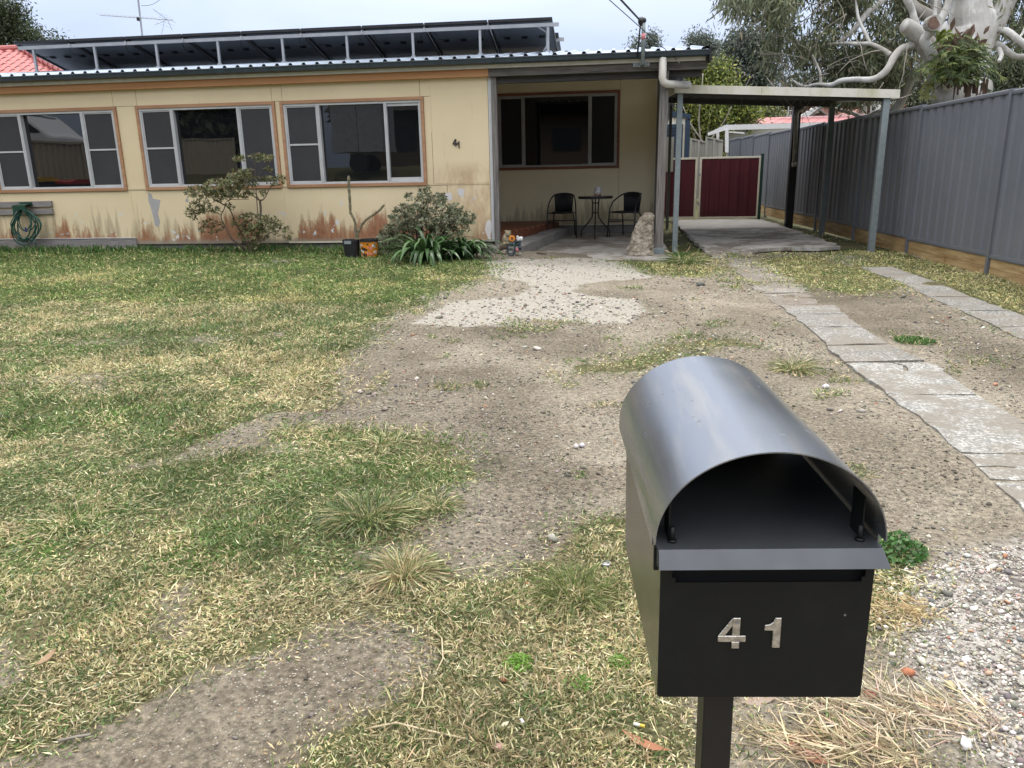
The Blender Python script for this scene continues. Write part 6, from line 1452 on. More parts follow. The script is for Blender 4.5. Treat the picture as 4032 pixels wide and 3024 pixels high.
cloudtree('leafy_tree', 'pale olive thicket behind the gum branches above the carport', [(3240, 370, 36, 42), (3320, 375, 40, 42), (3400, 370, 40, 42), (3480, 365, 44, 42), (3560, 350, 50, 42), (3180, 380, 30, 42), (3620, 330, 50, 42), (3600, 390, 45, 42), (3660, 380, 50, 42), (3140, 330, 35, 42), (3690, 440, 45, 42), (3640, 440, 40, 42), (3100, 345, 30, 42)],
          [(3420, 700, 42, 8), (3420, 450, 42, 7), (3420, 350, 42, 4)], [(.16, .18, .12), (.20, .22, .15), (.12, .14, .09)], [3, 2, 3], 9000, .17, trunkmat='bark')
cloudtree('palm_shrub', 'small yellowish palm-like shrub in front of the brick house', [(2995, 442, 12, 55), (3015, 448, 12, 55), (3040, 452, 12, 55), (3055, 450, 10, 55), (2980, 450, 9, 55), (3025, 430, 7, 55)], [(3020, 560, 55, 3), (3020, 450, 55, 2)], [(.14, .17, .05), (.08, .11, .04), (.2, .2, .07)], None, 1500, .22)
for k, (bx, Y) in enumerate(((-14, -30), (-3, -33), (9, -28), (20, -32), (-26, -26), (-36, -14), (-38, -2), (-36, 8))):      # street trees seen only in reflections
    t = thing('street_tree', 'broad dark tree across the street, ' + ('third from the left', 'fourth from the left', 'fifth from the left', 'last on the right', 'second from the left', 'at the far left corner', 'up the left side slope', 'beside the left neighbour')[k], 'tree', (bx, Y, 2), 'trees across the street')
    MB().tube([(0, 0, -.3), (.2, 0, 4)], [.3, .2], 8).build_local(t, 'trunk', 'bark')
    n = 5000; d = RNG.normal(size=(n, 3)); d /= np.linalg.norm(d, axis=1, keepdims=True); P = d*[5.5, 3.5, 5.2]*RNG.uniform(.5, 1, (n, 1))+[bx, Y, 6.6]
    leafobj('crown', [leaves(P, RNG.normal(size=(n, 3)), .75, .4, pal(n, DG))], 'leaf', t)

# ================================================================== GARDEN SHRUBS
AZ = [(.11, .125, .05), (.15, .165, .07), (.20, .20, .09), (.08, .085, .04), (.28, .25, .13), (.17, .10, .05)]
def rosettes(C, per, size, cols, w, mat, name, parent, up=.7, tone=.3):
    n = len(C)*per; P = np.repeat(C, per, 0); ax = np.repeat(RNG.normal(0, .5, (len(C), 3))+[0, -.25, up], per, 0)
    d = RNG.normal(size=(n, 3)); ax /= np.linalg.norm(ax, axis=1, keepdims=True); d = d-ax*(d*ax).sum(1, keepdims=True)*.8+ax*.35
    tn = np.repeat(RNG.uniform(1-tone, 1+tone, (len(C), 1)), per, 0)
    leafobj(name, [leaves(P, d, RNG.uniform(.7, 1.25, n)*size, size*.36, pal(n, cols, w)*tn, ax)], mat, parent)
def c7(x, y): return (600+x/3.687, 650+y/3.687)
SYb = 11.0
base = G(985, 998); AY_ = min(11.1, base[1]+.0)
sh1 = thing('azalea_shrub', 'sparse tiered azalea shrub in front of the middle window', 'shrub', tuple(at(985, 1000, 10.9)[:2])+(float(gh(-5.2, 10.9)),))
def br(pts, Y0=10.9):
    return limb([(*c7(x, y), Y0+dy, r_/3.687) for x, y, dy, r_ in pts], 'stem', 'bark', sh1, 7, 4)
for q in ([(1430, 1290, 0, 14), (1300, 1180, -.05, 13), (1160, 1080, -.1, 12), (1100, 980, -.1, 11), (1040, 860, -.1, 11), (1005, 790, -.1, 9), (1000, 720, -.1, 8), (1040, 640, -.1, 7), (1060, 560, -.1, 6)],
          [(1440, 1290, 0, 14), (1330, 1060, .1, 11), (1240, 900, .1, 11), (1180, 760, .1, 9), (1110, 620, .1, 8), (1040, 580, .1, 8), (960, 530, .1, 8), (880, 490, .1, 7)],
          [(1480, 1290, 0, 15), (1535, 1100, 0, 13), (1560, 900, 0, 14), (1570, 760, 0, 14), (1572, 620, 0, 15), (1565, 520, 0, 14), (1610, 500, 0, 8), (1660, 430, 0, 7), (1700, 340, 0, 8), (1750, 300, 0, 8), (1860, 285, 0, 6)],
          [(1560, 520, 0, 10), (1510, 480, 0, 8), (1430, 410, 0, 8), (1380, 340, 0, 6), (1350, 260, 0, 5)], [(1555, 510, 0, 8), (1500, 420, 0, 6), (1460, 340, .05, 5), (1430, 220, .05, 4)],
          [(1530, 1050, 0, 8), (1530, 760, 0, 6), (1515, 500, 0, 6), (1500, 250, 0, 5), (1492, 50, 0, 5), (1490, -60, 0, 5), (1500, -150, 0, 4)],
          [(1000, 720, -.1, 6), (920, 690, -.1, 5), (840, 660, -.1, 4), (740, 690, -.1, 4), (660, 690, -.1, 3), (580, 750, -.1, 3)], [(1080, 530, -.05, 6), (1140, 500, -.05, 5), (1280, 500, -.05, 4), (1400, 495, -.05, 4)],
          [(1460, 1250, 0, 9), (1560, 1120, -.1, 8), (1680, 1010, -.1, 6), (1760, 960, -.1, 5), (1900, 940, -.1, 3)], [(1440, 1240, .1, 8), (1400, 1100, .1, 7), (1370, 950, .1, 6), (1340, 800, .1, 4)], [(1470, 1240, .05, 8), (1580, 1050, .1, 6), (1640, 900, .1, 5), (1680, 820, .1, 3)],
          [(1510, 220, 0, 4), (1560, 120, 0, 3), (1590, 0, .05, 2)], [(1490, -40, 0, 3), (1400, -90, 0, 2)]):
    br(q)
def pads(specs, fn, Y0, dy):
    C = []
    for x0, y0, x1, y1, n in specs:
        cx, cy_, rx, ry = (x0+x1)/2, (y0+y1)/2, (x1-x0)/2, (y1-y0)/2
        a = RNG.uniform(0, 2*math.pi, n); r_ = RNG.uniform(.0, 1, n)**.5
        for k in range(n): C.append(at(*fn(cx+rx*r_[k]*math.cos(a[k]), cy_+ry*r_[k]*math.sin(a[k])), Y0+RNG.normal(0, dy)))
    return U(C)
C1 = pads([(470, 290, 900, 480, 150), (700, 210, 1330, 440, 330), (780, 330, 1250, 540, 130), (540, 500, 860, 720, 120), (440, 640, 660, 800, 40), (1090, 60, 1420, 230, 110), (1200, 150, 1600, 330, 120), (1300, 40, 1480, 200, 40), (1600, 150, 1950, 300, 95),
           (1230, 380, 1460, 490, 40), (1400, -160, 1760, -60, 65), (1160, -140, 1350, -50, 40), (1620, 40, 1720, 90, 9), (1540, 360, 1650, 450, 18), (1150, 700, 1780, 1010, 290), (1250, 850, 1700, 1200, 170), (660, 780, 1050, 1000, 85), (1700, 760, 1890, 1050, 55), (1880, 900, 2020, 1090, 22),
           (1050, 560, 1200, 640, 14), (840, 600, 1000, 700, 22)], c7, 10.9, .16)
M['azred'] = M['leaf']
rosettes(C1[RNG.random(len(C1)) < .62], 7, .048, AZ, [3, 3, 2, 3, 1.2, .8], 'leaf', 'foliage', sh1)
def c8(x, y): return (1400+x/2.117, 650+y/2.117)
b2 = at(*c8(560, 770), 10.75)
sh2 = thing('azalea_shrub', 'rounded grey-green azalea bush right of the orange bucket', 'shrub', (b2[0], 10.8, float(gh(b2[0], 10.8))))
for k in range(26):
    a = R(RNG.uniform(-75, 75)); ex, ey = 560+math.sin(a)*RNG.uniform(200, 400), 740-math.cos(a)*RNG.uniform(250, 500); mx_, my_ = (540+ex)/2+RNG.uniform(-30, 30), (770+ey)/2+RNG.uniform(-20, 50)
    limb([(*c8(540+RNG.uniform(-50, 50), 775), 10.8, 4), (*c8(mx_, my_), 10.8+RNG.uniform(-.2, .2), 3), (*c8(ex, ey), 10.8+RNG.uniform(-.3, .3), 1.5)], 'stem', 'bark', sh2, 6, 3)
C2 = pads([(280, 330, 620, 520, 210), (200, 470, 560, 700, 330), (160, 560, 420, 780, 190), (400, 300, 860, 600, 360), (500, 230, 640, 330, 50), (530, 185, 640, 260, 26), (400, 215, 480, 290, 16), (640, 230, 760, 330, 42), (780, 320, 900, 430, 45), (850, 380, 1010, 500, 55), (600, 420, 960, 600, 190), (270, 620, 480, 790, 90), (900, 420, 1010, 470, 18)], c8, 10.8, .22)
rosettes(C2[RNG.random(len(C2)) < .75], 8, .052, [(.13, .15, .08), (.18, .20, .125), (.25, .26, .18), (.09, .10, .05), (.32, .31, .21)], [3, 3, 2, 3, .8], 'leaf', 'foliage', sh2)
# clivia clumps with arching strap leaves
def straps(label, cx, cy_, n, L0, spread, Y, seed):
    r_ = np.random.default_rng(seed); c = at(*c8(cx, cy_), Y); c[2] = float(gh(c[0], Y)); t = thing('strap_leaf_plant', label, 'plant', tuple(c), 'strap-leaved clumps by the porch corner'); 
    V = []; Q = []; Cc = []
    for k in range(n):
        a = r_.uniform(0, 2*math.pi); L_ = L0*r_.uniform(.65, 1.1); el = R(r_.uniform(48, 84)); d = U([math.cos(a), math.sin(a), 0]); p = c+d*r_.uniform(0, spread)+U([0, 0, .02]); sd = U([-d[1], d[0], 0]); w = r_.uniform(.020, .030); g = U([(.045, .11, .03), (.065, .14, .04), (.09, .165, .055), (.032, .075, .025)][r_.integers(4)])*r_.uniform(.8, 1.25)
        m_ = 8; rows_ = []
        bend = R(r_.uniform(95, 150))
        for j in range(m_+1):
            f = j/m_; e = el-bend*f**1.3; p = p+(d*math.cos(e)+U([0, 0, 1])*math.sin(e))*L_/m_ if j else p; p[2] = max(p[2], float(gh(p[0], p[1]))+.01)
            ww = w*(1-.0*f)*math.sin(math.pi*min(1, .35+.65*(1-f)**.8)/2+0) if f < 1 else .001; ww = w*(1-f**4)*.98+.001
            nrm = -d*math.sin(e)+U([0, 0, 1])*math.cos(e)
            rows_.append((p-sd*ww+nrm*ww*.25, p-nrm*0, p+sd*ww+nrm*ww*.25))
        b = len(V)
        for a_, b_, c_ in rows_: V += [a_, b_, c_]; Cc += [g*.95, g*.8, g*.95]
        for j in range(m_):
            o_ = b+3*j; Q += [(o_, o_+1, o_+4, o_+3), (o_+1, o_+2, o_+5, o_+4)]
    link('leaves', nploft('leaves', U(V), U(Q), M['strap'], U(Cc), smooth=True), t); return t
straps('larger glossy dark green strap-leaved clump in front of the azalea bush', 600, 775, 110, .72, .17, 10.0, 1)
straps('smaller glossy strap-leaved clump nearest the house corner', 900, 765, 70, .62, .14, 10.2, 2)

# ================================================================== GROUND COVER
def placeable(x, y):
    ok = ~((x > 1.54) & (x < 2.1) & (y < 7.45)) & ~((x > 2.96) & (x < 3.5) & (y > 4.2) & (y < 10.3) & (x < 2.96+.4+.035*(y-4.2)+.0) & (x > 2.96+.025*(y-4.2)))
    ok &= ~((x > -1.8) & (x < .95) & (y > 10.86)); ok &= ~((x > 1.36) & (x < 3.5) & (y > 12.0)); ok &= y < 11.58+8*(x > .9)
    ok &= x < np.interp(y, [0, 9.4, 20.5], [4.5, 4.2, 3.82]); return ok
def scatter(n, x0, x1, y0, y1): return RNG.uniform(x0, x1, n), RNG.uniform(y0, y1, n)
def gz_(x, y): return gh(x, y)+np.where((x > -11) & (x < 5) & (y > .5) & (y < 12), (fbm(x, y, 2.3)-.5)*.03+(fbm(x, y, 9)-.5)*.012, 0)-.05*sstep(11.5, 12.0, y)*(x < 4.2)
STR = [(.58, .515, .29), (.47, .415, .225), (.70, .63, .41), (.33, .275, .145), (.56, .44, .26)]
GRN = [(.12, .19, .052), (.165, .23, .08), (.075, .13, .034), (.24, .285, .11), (.19, .23, .14)]
BRT = [(.10, .19, .035), (.13, .23, .05), (.075, .15, .03)]
parts_ = []; stalks = []
for (ya, yb_, dens, s) in ((.95, 2.2, 36000, .95), (2.2, 3.4, 27000, 1.1), (3.4, 5.0, 14500, 1.5), (5.0, 7.2, 11500, 1.65), (7.2, 9.4, 7600, 2.0), (9.4, 12.3, 5200, 2.35), (12.3, 20, 600, 3.2)):
    xl_ = -(yb_*.92+1.4); xr_ = min(4.5, yb_*.55+1.1); 
    if ya > 12: xl_ = .9
    n = int(dens*(xr_-xl_)*(yb_-ya)); x, y = scatter(n, xl_, xr_, ya, yb_)
    k = (x > -(y*.92+1.4)) & (x < y*.52+1.1); x, y = x[k], y[k]
    jj = .03+.018*y; jx_ = RNG.normal(0, 1, len(x))*jj; jy_ = RNG.normal(0, 1, len(x))*jj
    g = grass_m(x+jx_, y+jy_)
    side = soft(x, y, PATCH, .10); g = np.where(side & ~soft(x, y, LAWN, .10), g*.62, g)
    verge = (x > np.interp(y, [0, 6, 9.4, 12, 20], [9, 3.75, 3.62, 3.45, 3.30])) & (fbm(x, y, 2.5) > .40)
    cl_ = fbm(x+3, y+17, 1.9)
    lone = (fbm(x+50, y+3, 1.6) > .69) & (fbm(x, y, 8) > .45) & (y > 1.5)
    pr_ = np.where(verge, .55, g*np.clip(1.35*fbm(x+2, y+8, 4.5)+.25, .2, 1)); pr_ = np.where(lone, .35, pr_)
    pr_ = pr_*np.where(fbm(x+9, y, 7) < .34, .25, 1.0); pr_ = np.where(ya > 12, pr_*.5*(fbm(x, y, 2) > .5), pr_)
    print(ya, len(x)) if 0 else None; k = (RNG.random(len(x)) < pr_) & placeable(x, y); x, y, side, verge, cl_ = x[k], y[k], side[k], verge[k], cl_[k]; n = len(x)
    gn = .5+.55*(fbm(x*.8+4, y*1.3, .8)-.5)+.45*(fbm(x, y, 5)-.5)+np.interp(y, [1, 5, 7.5, 9, 11.6], [.0, .0, .03, .16, .36])*(x < .5)-.12*np.exp(-((x+7.6)**2/2+(y-8.3)**2/.8))-.10*side-.05*((y < 2.2) & (x > -.9))
    pg = 1/(1+np.exp(-(gn-.455)*10)); isg = RNG.random(n) < np.clip(pg, .2, .88)
    bright = (fbm(x+70, y+20, 2.2) > .655)
    col = np.where(isg[:, None], pal(n, GRN, [3, 3, 3, 1.5, 1]), pal(n, STR, [3, 3, 2, 2, 1])); col = np.where((bright & isg)[:, None], pal(n, BRT), col)
    if ya > 5: col = col*[.96, 1.0, .82]
    ml = np.clip(.55+1.1*(fbm(x+13, y+31, 3.1)), .6, 1.45)[:, None]; col = col*np.clip(.62+.8*fbm(x+77, y+5, 4.0), .7, 1.35)[:, None]
    tiny = (bright | (fbm(x+40, y+60, 2.7) > .66)) & isg
    P = np.stack([x, y, gz_(x, y)+RNG.uniform(-.002, .010, n)*min(s, 1.6)], 1)
    D = np.stack([RNG.normal(0, 1, n), RNG.normal(0, 1, n), np.abs(RNG.normal(.55, .45, n))], 1)
    lg = RNG.lognormal(0, .32, n)*.019*np.where(side, .75, 1)*s**.8*ml[:, 0]; lg = np.where(tiny, lg*.45, lg); wd = RNG.uniform(.7, 1.25, n)*.0044*s*np.where(tiny, 1.25, 1); D[:, 2] = np.where(fbm(x+21, y+2, 2.0) > .5, D[:, 2]*.45, D[:, 2]); parts_.append(leaves(P, D, lg, wd, col))
    # longer dead runners lying over the turf
    if ya < 3:
        m_ = int(n*.012); idx = RNG.choice(n, m_); P2 = P[idx]+[0, 0, .010]; D2 = np.stack([RNG.normal(0, 1, m_), RNG.normal(0, 1, m_), RNG.normal(.10, .1, m_)], 1)
        parts_.append(leaves(P2, D2, RNG.uniform(.04, .08, m_), .0026, pal(m_, STR[:3])))
o = leafobj('grass', parts_, 'blade'); stuff(o); tag(o, 'patchy short lawn grass, green and straw-coloured', 'grass')
NG = sum(len(p[1]) for p in parts_); print('grass tris', NG)
# single tufts one can point to
def mat_(label, px_, py_, n, l_, rx, ry, cols, w_, az):
    g = G(px_, py_); a = RNG.uniform(0, 2*math.pi, n); r_ = RNG.uniform(0, 1, n)**.6; x = g[0]+np.cos(a)*r_*rx; y = g[1]+np.sin(a)*r_*ry
    b = az+RNG.normal(0, .75, n)+np.where(RNG.random(n) < .25, 1.6, 0); P = np.stack([x, y, gz_(x, y)+RNG.uniform(.002, .022, n)*(1.15-r_)], 1); D = np.stack([np.cos(b), np.sin(b), RNG.normal(.10, .16, n)], 1)
    o = leafobj('straw_mat', [leaves(P, D, RNG.uniform(.4, 1.1, n)*l_, w_, pal(n, cols))], 'blade'); return tag(o, label, 'dead grass')
def tuft(name, label, px_, py_, n, l_, spread, cols, w_=.0035, up=.8, group=None, cat='grass tuft'):
    g = G(px_, py_); n = int(n*2.0); w_ = w_*.62; a = RNG.uniform(0, 2*math.pi, n); r_ = RNG.uniform(0, 1, n)**.7*spread
    P = np.stack([g[0]+np.cos(a)*r_, g[1]+np.sin(a)*r_, np.full(n, g[2]+.003)], 1); P[:, 2] = gz_(P[:, 0], P[:, 1])+.003
    e = RNG.uniform(.15, 1.25, n)*up; D = np.stack([np.cos(a)+RNG.normal(0, .55, n), np.sin(a)+RNG.normal(0, .55, n), e], 1); D /= np.linalg.norm(D, axis=1, keepdims=True)
    L_ = RNG.uniform(.5, 1.1, n)*l_; col = pal(n, cols); p1_ = leaves(P, D, L_*.62, w_*1.15, col); Pm = P+D*(L_*.5)[:, None]; D2 = D+[0, 0, -.55]; p2_ = leaves(Pm, D2, L_*.6, w_, col)
    o = leafobj(name, [p1_, p2_], 'blade'); return tag(o, label, cat, group)
MIXC = GRN[:3]+STR[:3]
tuft('grass_tuft', 'dense spiky grass tuft at the edge of the dirt, middle left of the drive', 1455, 2050, 420, .14, .10, GRN+STR[:2], .005)
tuft('grass_tuft', 'dry pale grass tuft below the spiky one, beside the dirt', 1590, 2280, 330, .13, .05, STR+GRN[:2], .0042)
tuft('grass_tuft', 'small dry tuft right of the spiky tuft on the dirt', 1730, 2005, 130, .09, .04, MIXC, .004)
tuft('grass_tuft', 'bright green tuft left of the mailbox', 2260, 2345, 300, .105, .10, [(.16, .21, .06), (.12, .17, .05), (.22, .25, .09), (.4, .36, .18)], .0046)
tuft('grass_tuft', 'small lone grass tuft on the gravel behind the mailbox', 3125, 1458, 170, .16, .06, MIXC, .006)
tuft('grass_tuft', 'green seedy tuft in the lawn at the left edge', 265, 2060, 160, .10, .12, BRT+MIXC, .005)
tuft('grass_tuft', 'grass tuft on the lawn left of the dirt tongue', 1150, 1700, 110, .09, .10, MIXC, .006)
tuft('grass_tuft', 'yellowish grass tuft at the upper end of the lower lawn', 1500, 1760, 130, .10, .10, MIXC, .006)
mat_('flattened mat of dead pale straw right of the mailbox post', 3560, 2810, 560, .12, .24, .10, [(.62, .53, .38), (.52, .43, .30), (.70, .62, .48)], .0036, R(140))
mat_('thin mat of dead straw just under the right side of the mailbox', 3330, 2960, 420, .11, .20, .06, [(.60, .50, .33), (.5, .40, .26)], .0036, R(150))
mat_('dry golden straw patch right of the mailbox at mid height', 3555, 2400, 300, .07, .11, .08, [(.60, .48, .28), (.54, .42, .22)], .0036, R(160))
tuft('grass_tuft', 'tuft of long grass beside the galvanised carport post', 2700, 1040, 160, .26, .16, BRT+MIXC, .010)
def clover(label, px_, py_, n, r_, col, sz=.012):
    g = G(px_, py_); a = RNG.uniform(0, 2*math.pi, n); rr_ = RNG.uniform(0, 1, n)**.5*r_; P = np.stack([g[0]+np.cos(a)*rr_, g[1]+np.sin(a)*rr_*1.1, np.zeros(n)], 1); P[:, 2] = gz_(P[:, 0], P[:, 1])+RNG.uniform(.005, .035, n)*(1-rr_/r_*.6)
    o = leafobj('weed_patch', [leaves(P, RNG.normal(0, 1, (n, 3))+[0, 0, .3], sz, sz*.85, pal(n, col), RNG.normal(0, .5, (n, 3))+[0, 0, 1])], 'leaf'); return tag(o, label, 'weeds')
clover('dark green clover patch right of the mailbox lip', 3520, 2170, 420, .10, [(.05, .12, .03), (.07, .16, .04)], .020)
clover('bright mossy green weed cushion in the lawn left of the mailbox', 2040, 2615, 600, .040, [(.14, .30, .03), (.18, .36, .05)], .006)
clover('small bright weed left of the mailbox foot', 2440, 2620, 260, .03, [(.12, .26, .03), (.16, .30, .05)], .006)
clover('small bright weed at the mailbox foot', 2290, 2700, 240, .03, [(.11, .24, .03), (.15, .28, .05)], .006)
clover('green weed patch beside the concrete strip', 3600, 1345, 500, .14, [(.07, .15, .03), (.10, .19, .05)], .02)
clover('lush green weeds at the foot of the carport post', 2660, 1006, 600, .22, [(.06, .15, .03), (.09, .20, .04)], .03)
# broad weeds along the wall foot
n = 5200; x = RNG.uniform(-11, -2.2, n); y = 11.5-np.abs(RNG.normal(0, .33, n)); k = (fbm(x, y, 3) > .42); x, y = x[k], y[k]; n = len(x)
P = np.stack([x, y, gz_(x, y)], 1); o = leafobj('wall_weeds', [leaves(P, np.stack([RNG.normal(0, .6, n), RNG.normal(0, .6, n), np.full(n, 1.0)], 1), RNG.uniform(.05, .14, n), RNG.uniform(.012, .03, n), pal(n, [(.06, .14, .03), (.085, .18, .045), (.05, .10, .03), (.2, .21, .09)]))], 'blade')
stuff(o); tag(o, 'lush green grass and weeds growing along the foot of the house wall', 'weeds')

# pebbles: cheap lumpy octahedra in one mesh
def pebbles(x, y, size, cols, w, flat=.62, sink=.25):
    n = len(x); base = U([[1, 0, 0], [0, 1, 0], [-1, 0, 0], [0, -1, 0], [0, 0, 1], [0, 0, -1], [.62, .62, .45], [-.62, .62, .45], [-.62, -.62, .45], [.62, -.62, .45]], float)
    T = U([[0, 6, 9], [1, 7, 6], [2, 8, 7], [3, 9, 8], [6, 7, 4], [7, 8, 4], [8, 9, 4], [9, 6, 4], [0, 1, 6], [1, 2, 7], [2, 3, 8], [3, 0, 9], [1, 0, 5], [2, 1, 5], [3, 2, 5], [0, 3, 5]])
    V = base[None]*(1+RNG.normal(0, .16, (n, 10, 1))); V = V*np.stack([RNG.uniform(.7, 1.25, n), RNG.uniform(.6, 1.0, n), RNG.uniform(.4, .8, n)*flat/.62], 1)[:, None, :]*size[:, None, None]
    a = RNG.uniform(0, 6.28, n); c_, s_ = np.cos(a)[:, None], np.sin(a)[:, None]; X = V[..., 0]*c_-V[..., 1]*s_; Yv = V[..., 0]*s_+V[..., 1]*c_
    t = RNG.normal(0, .25, n)[:, None]; Z = V[..., 2]+X*t
    V = np.stack([X+x[:, None], Yv+y[:, None], Z+(gz_(x, y)+size*(.5-sink)*flat)[:, None]], -1).reshape(-1, 3)
    Tt = (np.arange(n)[:, None, None]*10+T[None]).reshape(-1, 3); return V, Tt, np.repeat(pal(n, cols, w, .15), 10, 0)
STN = [(.27, .245, .20), (.36, .33, .275), (.52, .49, .43), (.18, .165, .14), (.12, .115, .105), (.34, .16, .10), (.40, .32, .22)]
pp_ = []
for (ya, yb_, dens, s0) in ((.95, 2.4, 3600, .0019), (2.4, 4, 2300, .0032), (4, 6.5, 1100, .0052), (6.5, 10.8, 380, .0080)):
    n = int(dens*(yb_*1.1+2)*(yb_-ya)); x, y = scatter(n, -(yb_*.75+.6), yb_*.55+.7, ya, yb_); k = (x < y*.5+.5) & (x > -(y*.9+.5)); x, y = x[k], y[k]
    g = grass_m(x, y); cl_ = fbm(x+11, y+5, 1.3); k = (RNG.random(len(x)) > g*.93) & placeable(x, y) & (RNG.random(len(x)) < np.clip((cl_-.30)*2.6, .12, 1)); x, y = x[k], y[k]
    sz = s0*RNG.lognormal(0, .45, len(x)); pp_.append(pebbles(x, y, sz, STN, [4, 3, 1.0, 3, 1.6, .35, .8]))
n = 900; x, y = scatter(n, -2.6, 1.4, 4.0, 10.6); k = (fbm(x+11, y+5, 1.3) > .52) & (grass_m(x, y) < .3) & placeable(x, y); x, y = x[k], y[k]; pp_.append(pebbles(x, y, .013*RNG.lognormal(0, .35, len(x)), STN, [3, 3, 2, 2, 1.2, .4, .6]))
for (ya, yb_, dens, s0) in ((.95, 2.4, 5200, .0021), (2.4, 4.2, 2600, .0032), (4.2, 7, 900, .0036)):       # crumbs of the soil itself
    n = int(dens*(yb_*1.3+1)*(yb_-ya)); x, y = scatter(n, -(yb_*.8+.4), yb_*.52+.5, ya, yb_); g = np.maximum(grass_m(x, y), soft(x, y, WHITE, .05, 6)); k = (RNG.random(n) > g*.95) & placeable(x, y) & (RNG.random(n) < np.clip((fbm(x+61, y+23, 2.0)-.32)*3, .1, 1)); x, y = x[k], y[k]
    pp_.append(pebbles(x, y, s0*RNG.lognormal(0, .5, len(x)), [(.135, .122, .095), (.185, .17, .136), (.09, .082, .065)], None, .7, .25))
o = leafobj('drive_stones', pp_, 'stone'); stuff(o); tag(o, 'small mixed stones scattered over the dirt drive', 'stones')
pp_ = []
for n, s0, lo, rw in ((20000, .0030, -.0, 1), (6500, .0048, .004, 1), (1000, .0078, .006, 1)):
    x, y = scatter(n*2, .5, 2.6, .9, 2.6); k = soft(x+RNG.normal(0, .05, len(x)), y+RNG.normal(0, .05, len(x)), GRAV, .10) & placeable(x, y) & (RNG.random(len(x)) < np.clip((fbm(x, y, 4)-.30)*4, .05, 1)); x, y = x[k], y[k]; pp_.append(pebbles(x, y, s0*RNG.lognormal(0, .35, len(x)), [(.36, .33, .28), (.48, .45, .39), (.68, .65, .60), (.24, .22, .19), (.15, .145, .14), (.36, .16, .10), (.46, .36, .24)], [3, 3, 2.6, 3, 1.4, .25, 1], .8, .15))
x, y = scatter(1600, .1, 2.2, .95, 2.8); k = placeable(x, y) & (fbm(x, y, 3) > .5); x, y = x[k], y[k]; pp_.append(pebbles(x, y,   .0045*RNG.lognormal(0, .4, len(x)), STN, [3, 3, 3, 2, 1, .5, .8], .8, .1))
o = leafobj('gravel', pp_, 'stone'); stuff(o); tag(o, 'loose pale and grey gravel right of the mailbox', 'gravel')
x, y = scatter(2200, -3.2, 1.2, 6.0, 11.0); k = soft(x, y, WHITE, .08, 6) & placeable(x, y); x, y = x[k], y[k]
o = leafobj('crushed_concrete', [pebbles(x, y, .0085*RNG.lognormal(0, .4, len(x)), [(.34, .32, .28), (.42, .40, .35), (.28, .26, .22), (.2, .18, .16)], [3, 3, 2, .5], .5, .2)], 'stone'); stuff(o); tag(o, 'pale crushed concrete spread before the porch', 'gravel')
# a few single stones
def stone(label, px_, py_, r_, c):
    g = G(px_, py_); V, T, C = pebbles(U([g[0]]), U([g[1]]), U([r_]), [c], None, .9, .05); o = leafobj('stone', [(V, T, C)], 'stone'); return tag(o, label, 'stone')
stone('white angular stone at the bottom right corner', 3800, 2950, .022, (.72, .70, .68)); stone('small white stone in the bare soil left of the mailbox post, upper of the pair', 2055, 2855, .011, (.75, .74, .72)); stone('cream stone lower left of the white one near the bottom', 1985, 2870, .012, (.72, .66, .54))
stone('reddish stone in the grass left of the mailbox', 1985, 2680, .013, (.30, .13, .07)); stone('brown-pink stone near the bottom edge', 1965, 2960, .014, (.30, .19, .15)); stone('white stone on the drive left of the dome', 2270, 1770, .020, (.70, .70, .68))
stone('flat white stone beside the other white stone on the drive', 2292, 1764, .022, (.55, .55, .52)); stone('white stone chip on the gravel behind the dome', 3250, 1532, .022, (.75, .76, .76)); stone('small orange-red stone by the green tuft', 2080, 2305, .009, (.42, .12, .05))
stone('red brick fragment in the gravel right of the mailbox', 3572, 2660, .017, (.36, .13, .08)); stone('large cream stone in the gravel', 3630, 2610, .020, (.55, .50, .42))
# sticks and fallen leaves
def stick(label, pts, r_, c='palebark', nm='stick', cat='stick'):
    P = [G(*p) for p in pts]; mb = MB(); mb.smooth = True; mb.tube([(p[0], p[1], p[2]+r_+.004) for p in P], r_, 6); return tag(mb.build(nm, c), label, cat)
stick('pale stick lying on the bare patch, left one', [(232, 2928), (300, 2912), (358, 2903)], .0035); stick('pale stick at the top edge of the bare patch', [(935, 2610), (1010, 2604), (1080, 2606)], .0035)
M['strawstem'] = simple('dry_grass_stem', (.45, .38, .24), .7)
stick('long dry stem curling out of the lawn onto the bare patch', [(452, 2770), (560, 2730), (640, 2680), (688, 2620)], .0014, 'strawstem'); stick('long dry runner by the lower edge of the bare patch', [(1440, 2880), (1560, 2856), (1700, 2890), (1840, 2920)], .0028, 'strawstem')
stick('dry stem at the right edge of the bare patch', [(1650, 2630), (1668, 2700), (1662, 2760), (1640, 2800)], .0022, 'strawstem'); stick('tangled dry runner along the top right of the bare patch', [(1660, 2440), (1740, 2520), (1745, 2600), (1720, 2650)], .0022, 'strawstem')
stick('forked dry stem in the bare soil', [(1940, 2860), (1945, 2910), (2000, 2960), (2080, 3020)], .0022, 'strawstem'); stick('brown curved leaf lying on the porch slab', [(2115, 1000), (2135, 1003), (2152, 1004)], .012, 'bark', 'fallen_leaf', 'leaf')
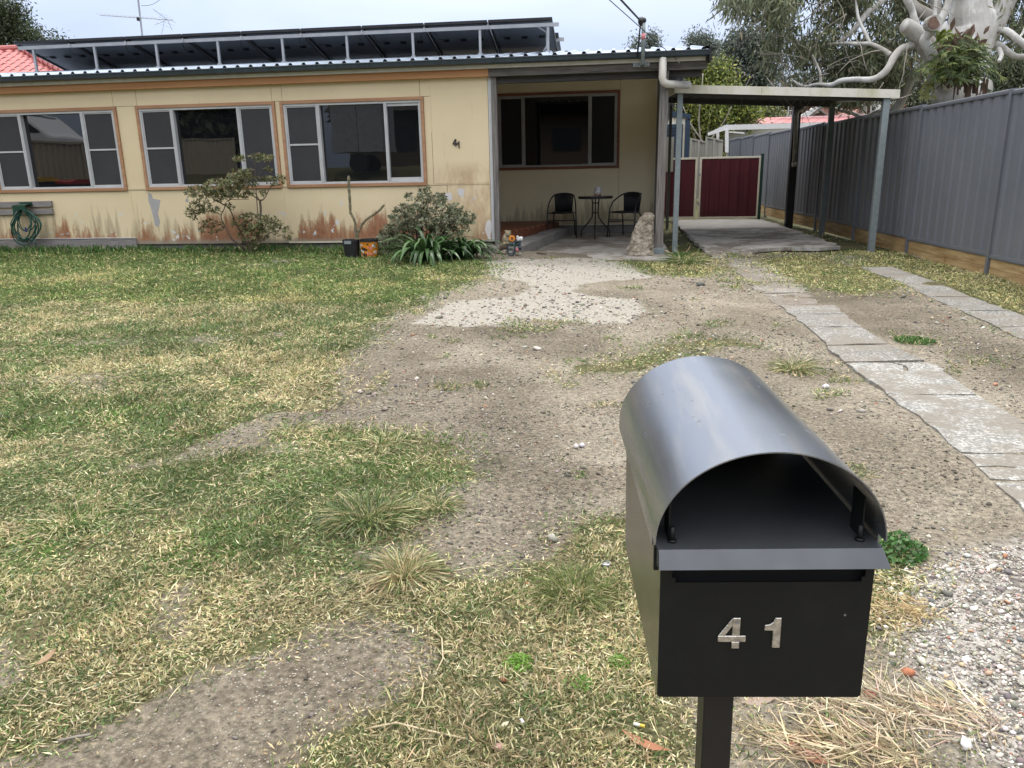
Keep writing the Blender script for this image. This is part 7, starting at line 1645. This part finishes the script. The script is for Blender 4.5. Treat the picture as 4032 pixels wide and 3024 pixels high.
def fleaf(label, px_, py_, l_, w_, a, c):
    g = G(px_, py_); z = g[2]+.012; d = U([math.cos(a), math.sin(a), .12]); s_ = U([-math.sin(a), math.cos(a), .25]); p = U([g[0], g[1], z]); K_ = 7; V = []
    for j in range(K_+1):
        f = j/K_; w = w_*math.sin(math.pi*min(max(f, .03), .985)); q = p+d*l_*(f-.5)+U([0, 0, .35*l_*(f-.5)**2]); V += [q-s_*w, q+U([0, 0, -.15*w_]), q+s_*w]
    Q = [(3*j+k, 3*j+k+1, 3*j+k+4, 3*j+k+3) for j in range(K_) for k in (0, 1)]
    o = link('gum_leaf', nploft('gum_leaf', U(V), U(Q), M['leaf'], np.tile(U(c), (len(V), 1)), smooth=True)); return tag(o, label, 'leaf')
fleaf('rusty brown fallen gum leaf at the bottom edge left of the post', 2540, 2945, .13, .010, R(-35), (.38, .17, .09)); fleaf('brown fallen leaf in the lawn on the left', 185, 2605, .07, .009, R(80), (.34, .22, .13)); fleaf('tan fallen leaf in the lawn, centre left', 1030, 2315, .06, .007, R(50), (.38, .27, .19))
fleaf('grey-brown fallen leaf under the mailbox', 2990, 2775, .10, .013, R(15), (.34, .26, .20)); fleaf('reddish fallen leaf in the straw', 3420, 2750, .06, .013, R(30), (.36, .16, .10)); fleaf('rust fallen leaf at the bottom right of the post', 3180, 2990, .10, .014, R(-50), (.30, .14, .08))
fleaf('brown leaf stuck by the fence post', 3700, 1100, .1, .012, R(70), (.28, .15, .10))
g = G(2515, 2868); M['cigw'] = simple('cigarette_paper', (.7, .68, .62), .7); M['cigo'] = simple('cigarette_filter', (.6, .42, .06), .7)
cg = thing('cigarette_butt', 'yellow and white cigarette butt in the grass left of the post', 'cigarette butt', tuple(g)); MB().tube([(-.012, .003, .010), (.002, -.001, .010)], .0038, 8).build_local(cg, 'paper', 'cigw'); MB().tube([(.002, -.001, .010), (.014, -.004, .010)], .0039, 8).build_local(cg, 'filter', 'cigo')
g = G(2385, 2228); bc = thing('bottle_cap', 'silver bottle cap lying in the gravel left of the mailbox', 'bottle cap', tuple(g)); mb = MB(); mb.lathe([(.013, .004), (.0165, .006), (.0165, .012), (.0135, .013), (.013, .008)], (0, 0, 0), 18); mb.build_local(bc, 'rim', 'galv_light')
# drop helper textures' default names, finish
for o in list(bpy.data.objects):
    if o.type == 'EMPTY' and o.parent is None and 'label' not in o.keys() and o.get('kind') is None: print('unlabelled', o.name)
print('objects', len(bpy.data.objects))
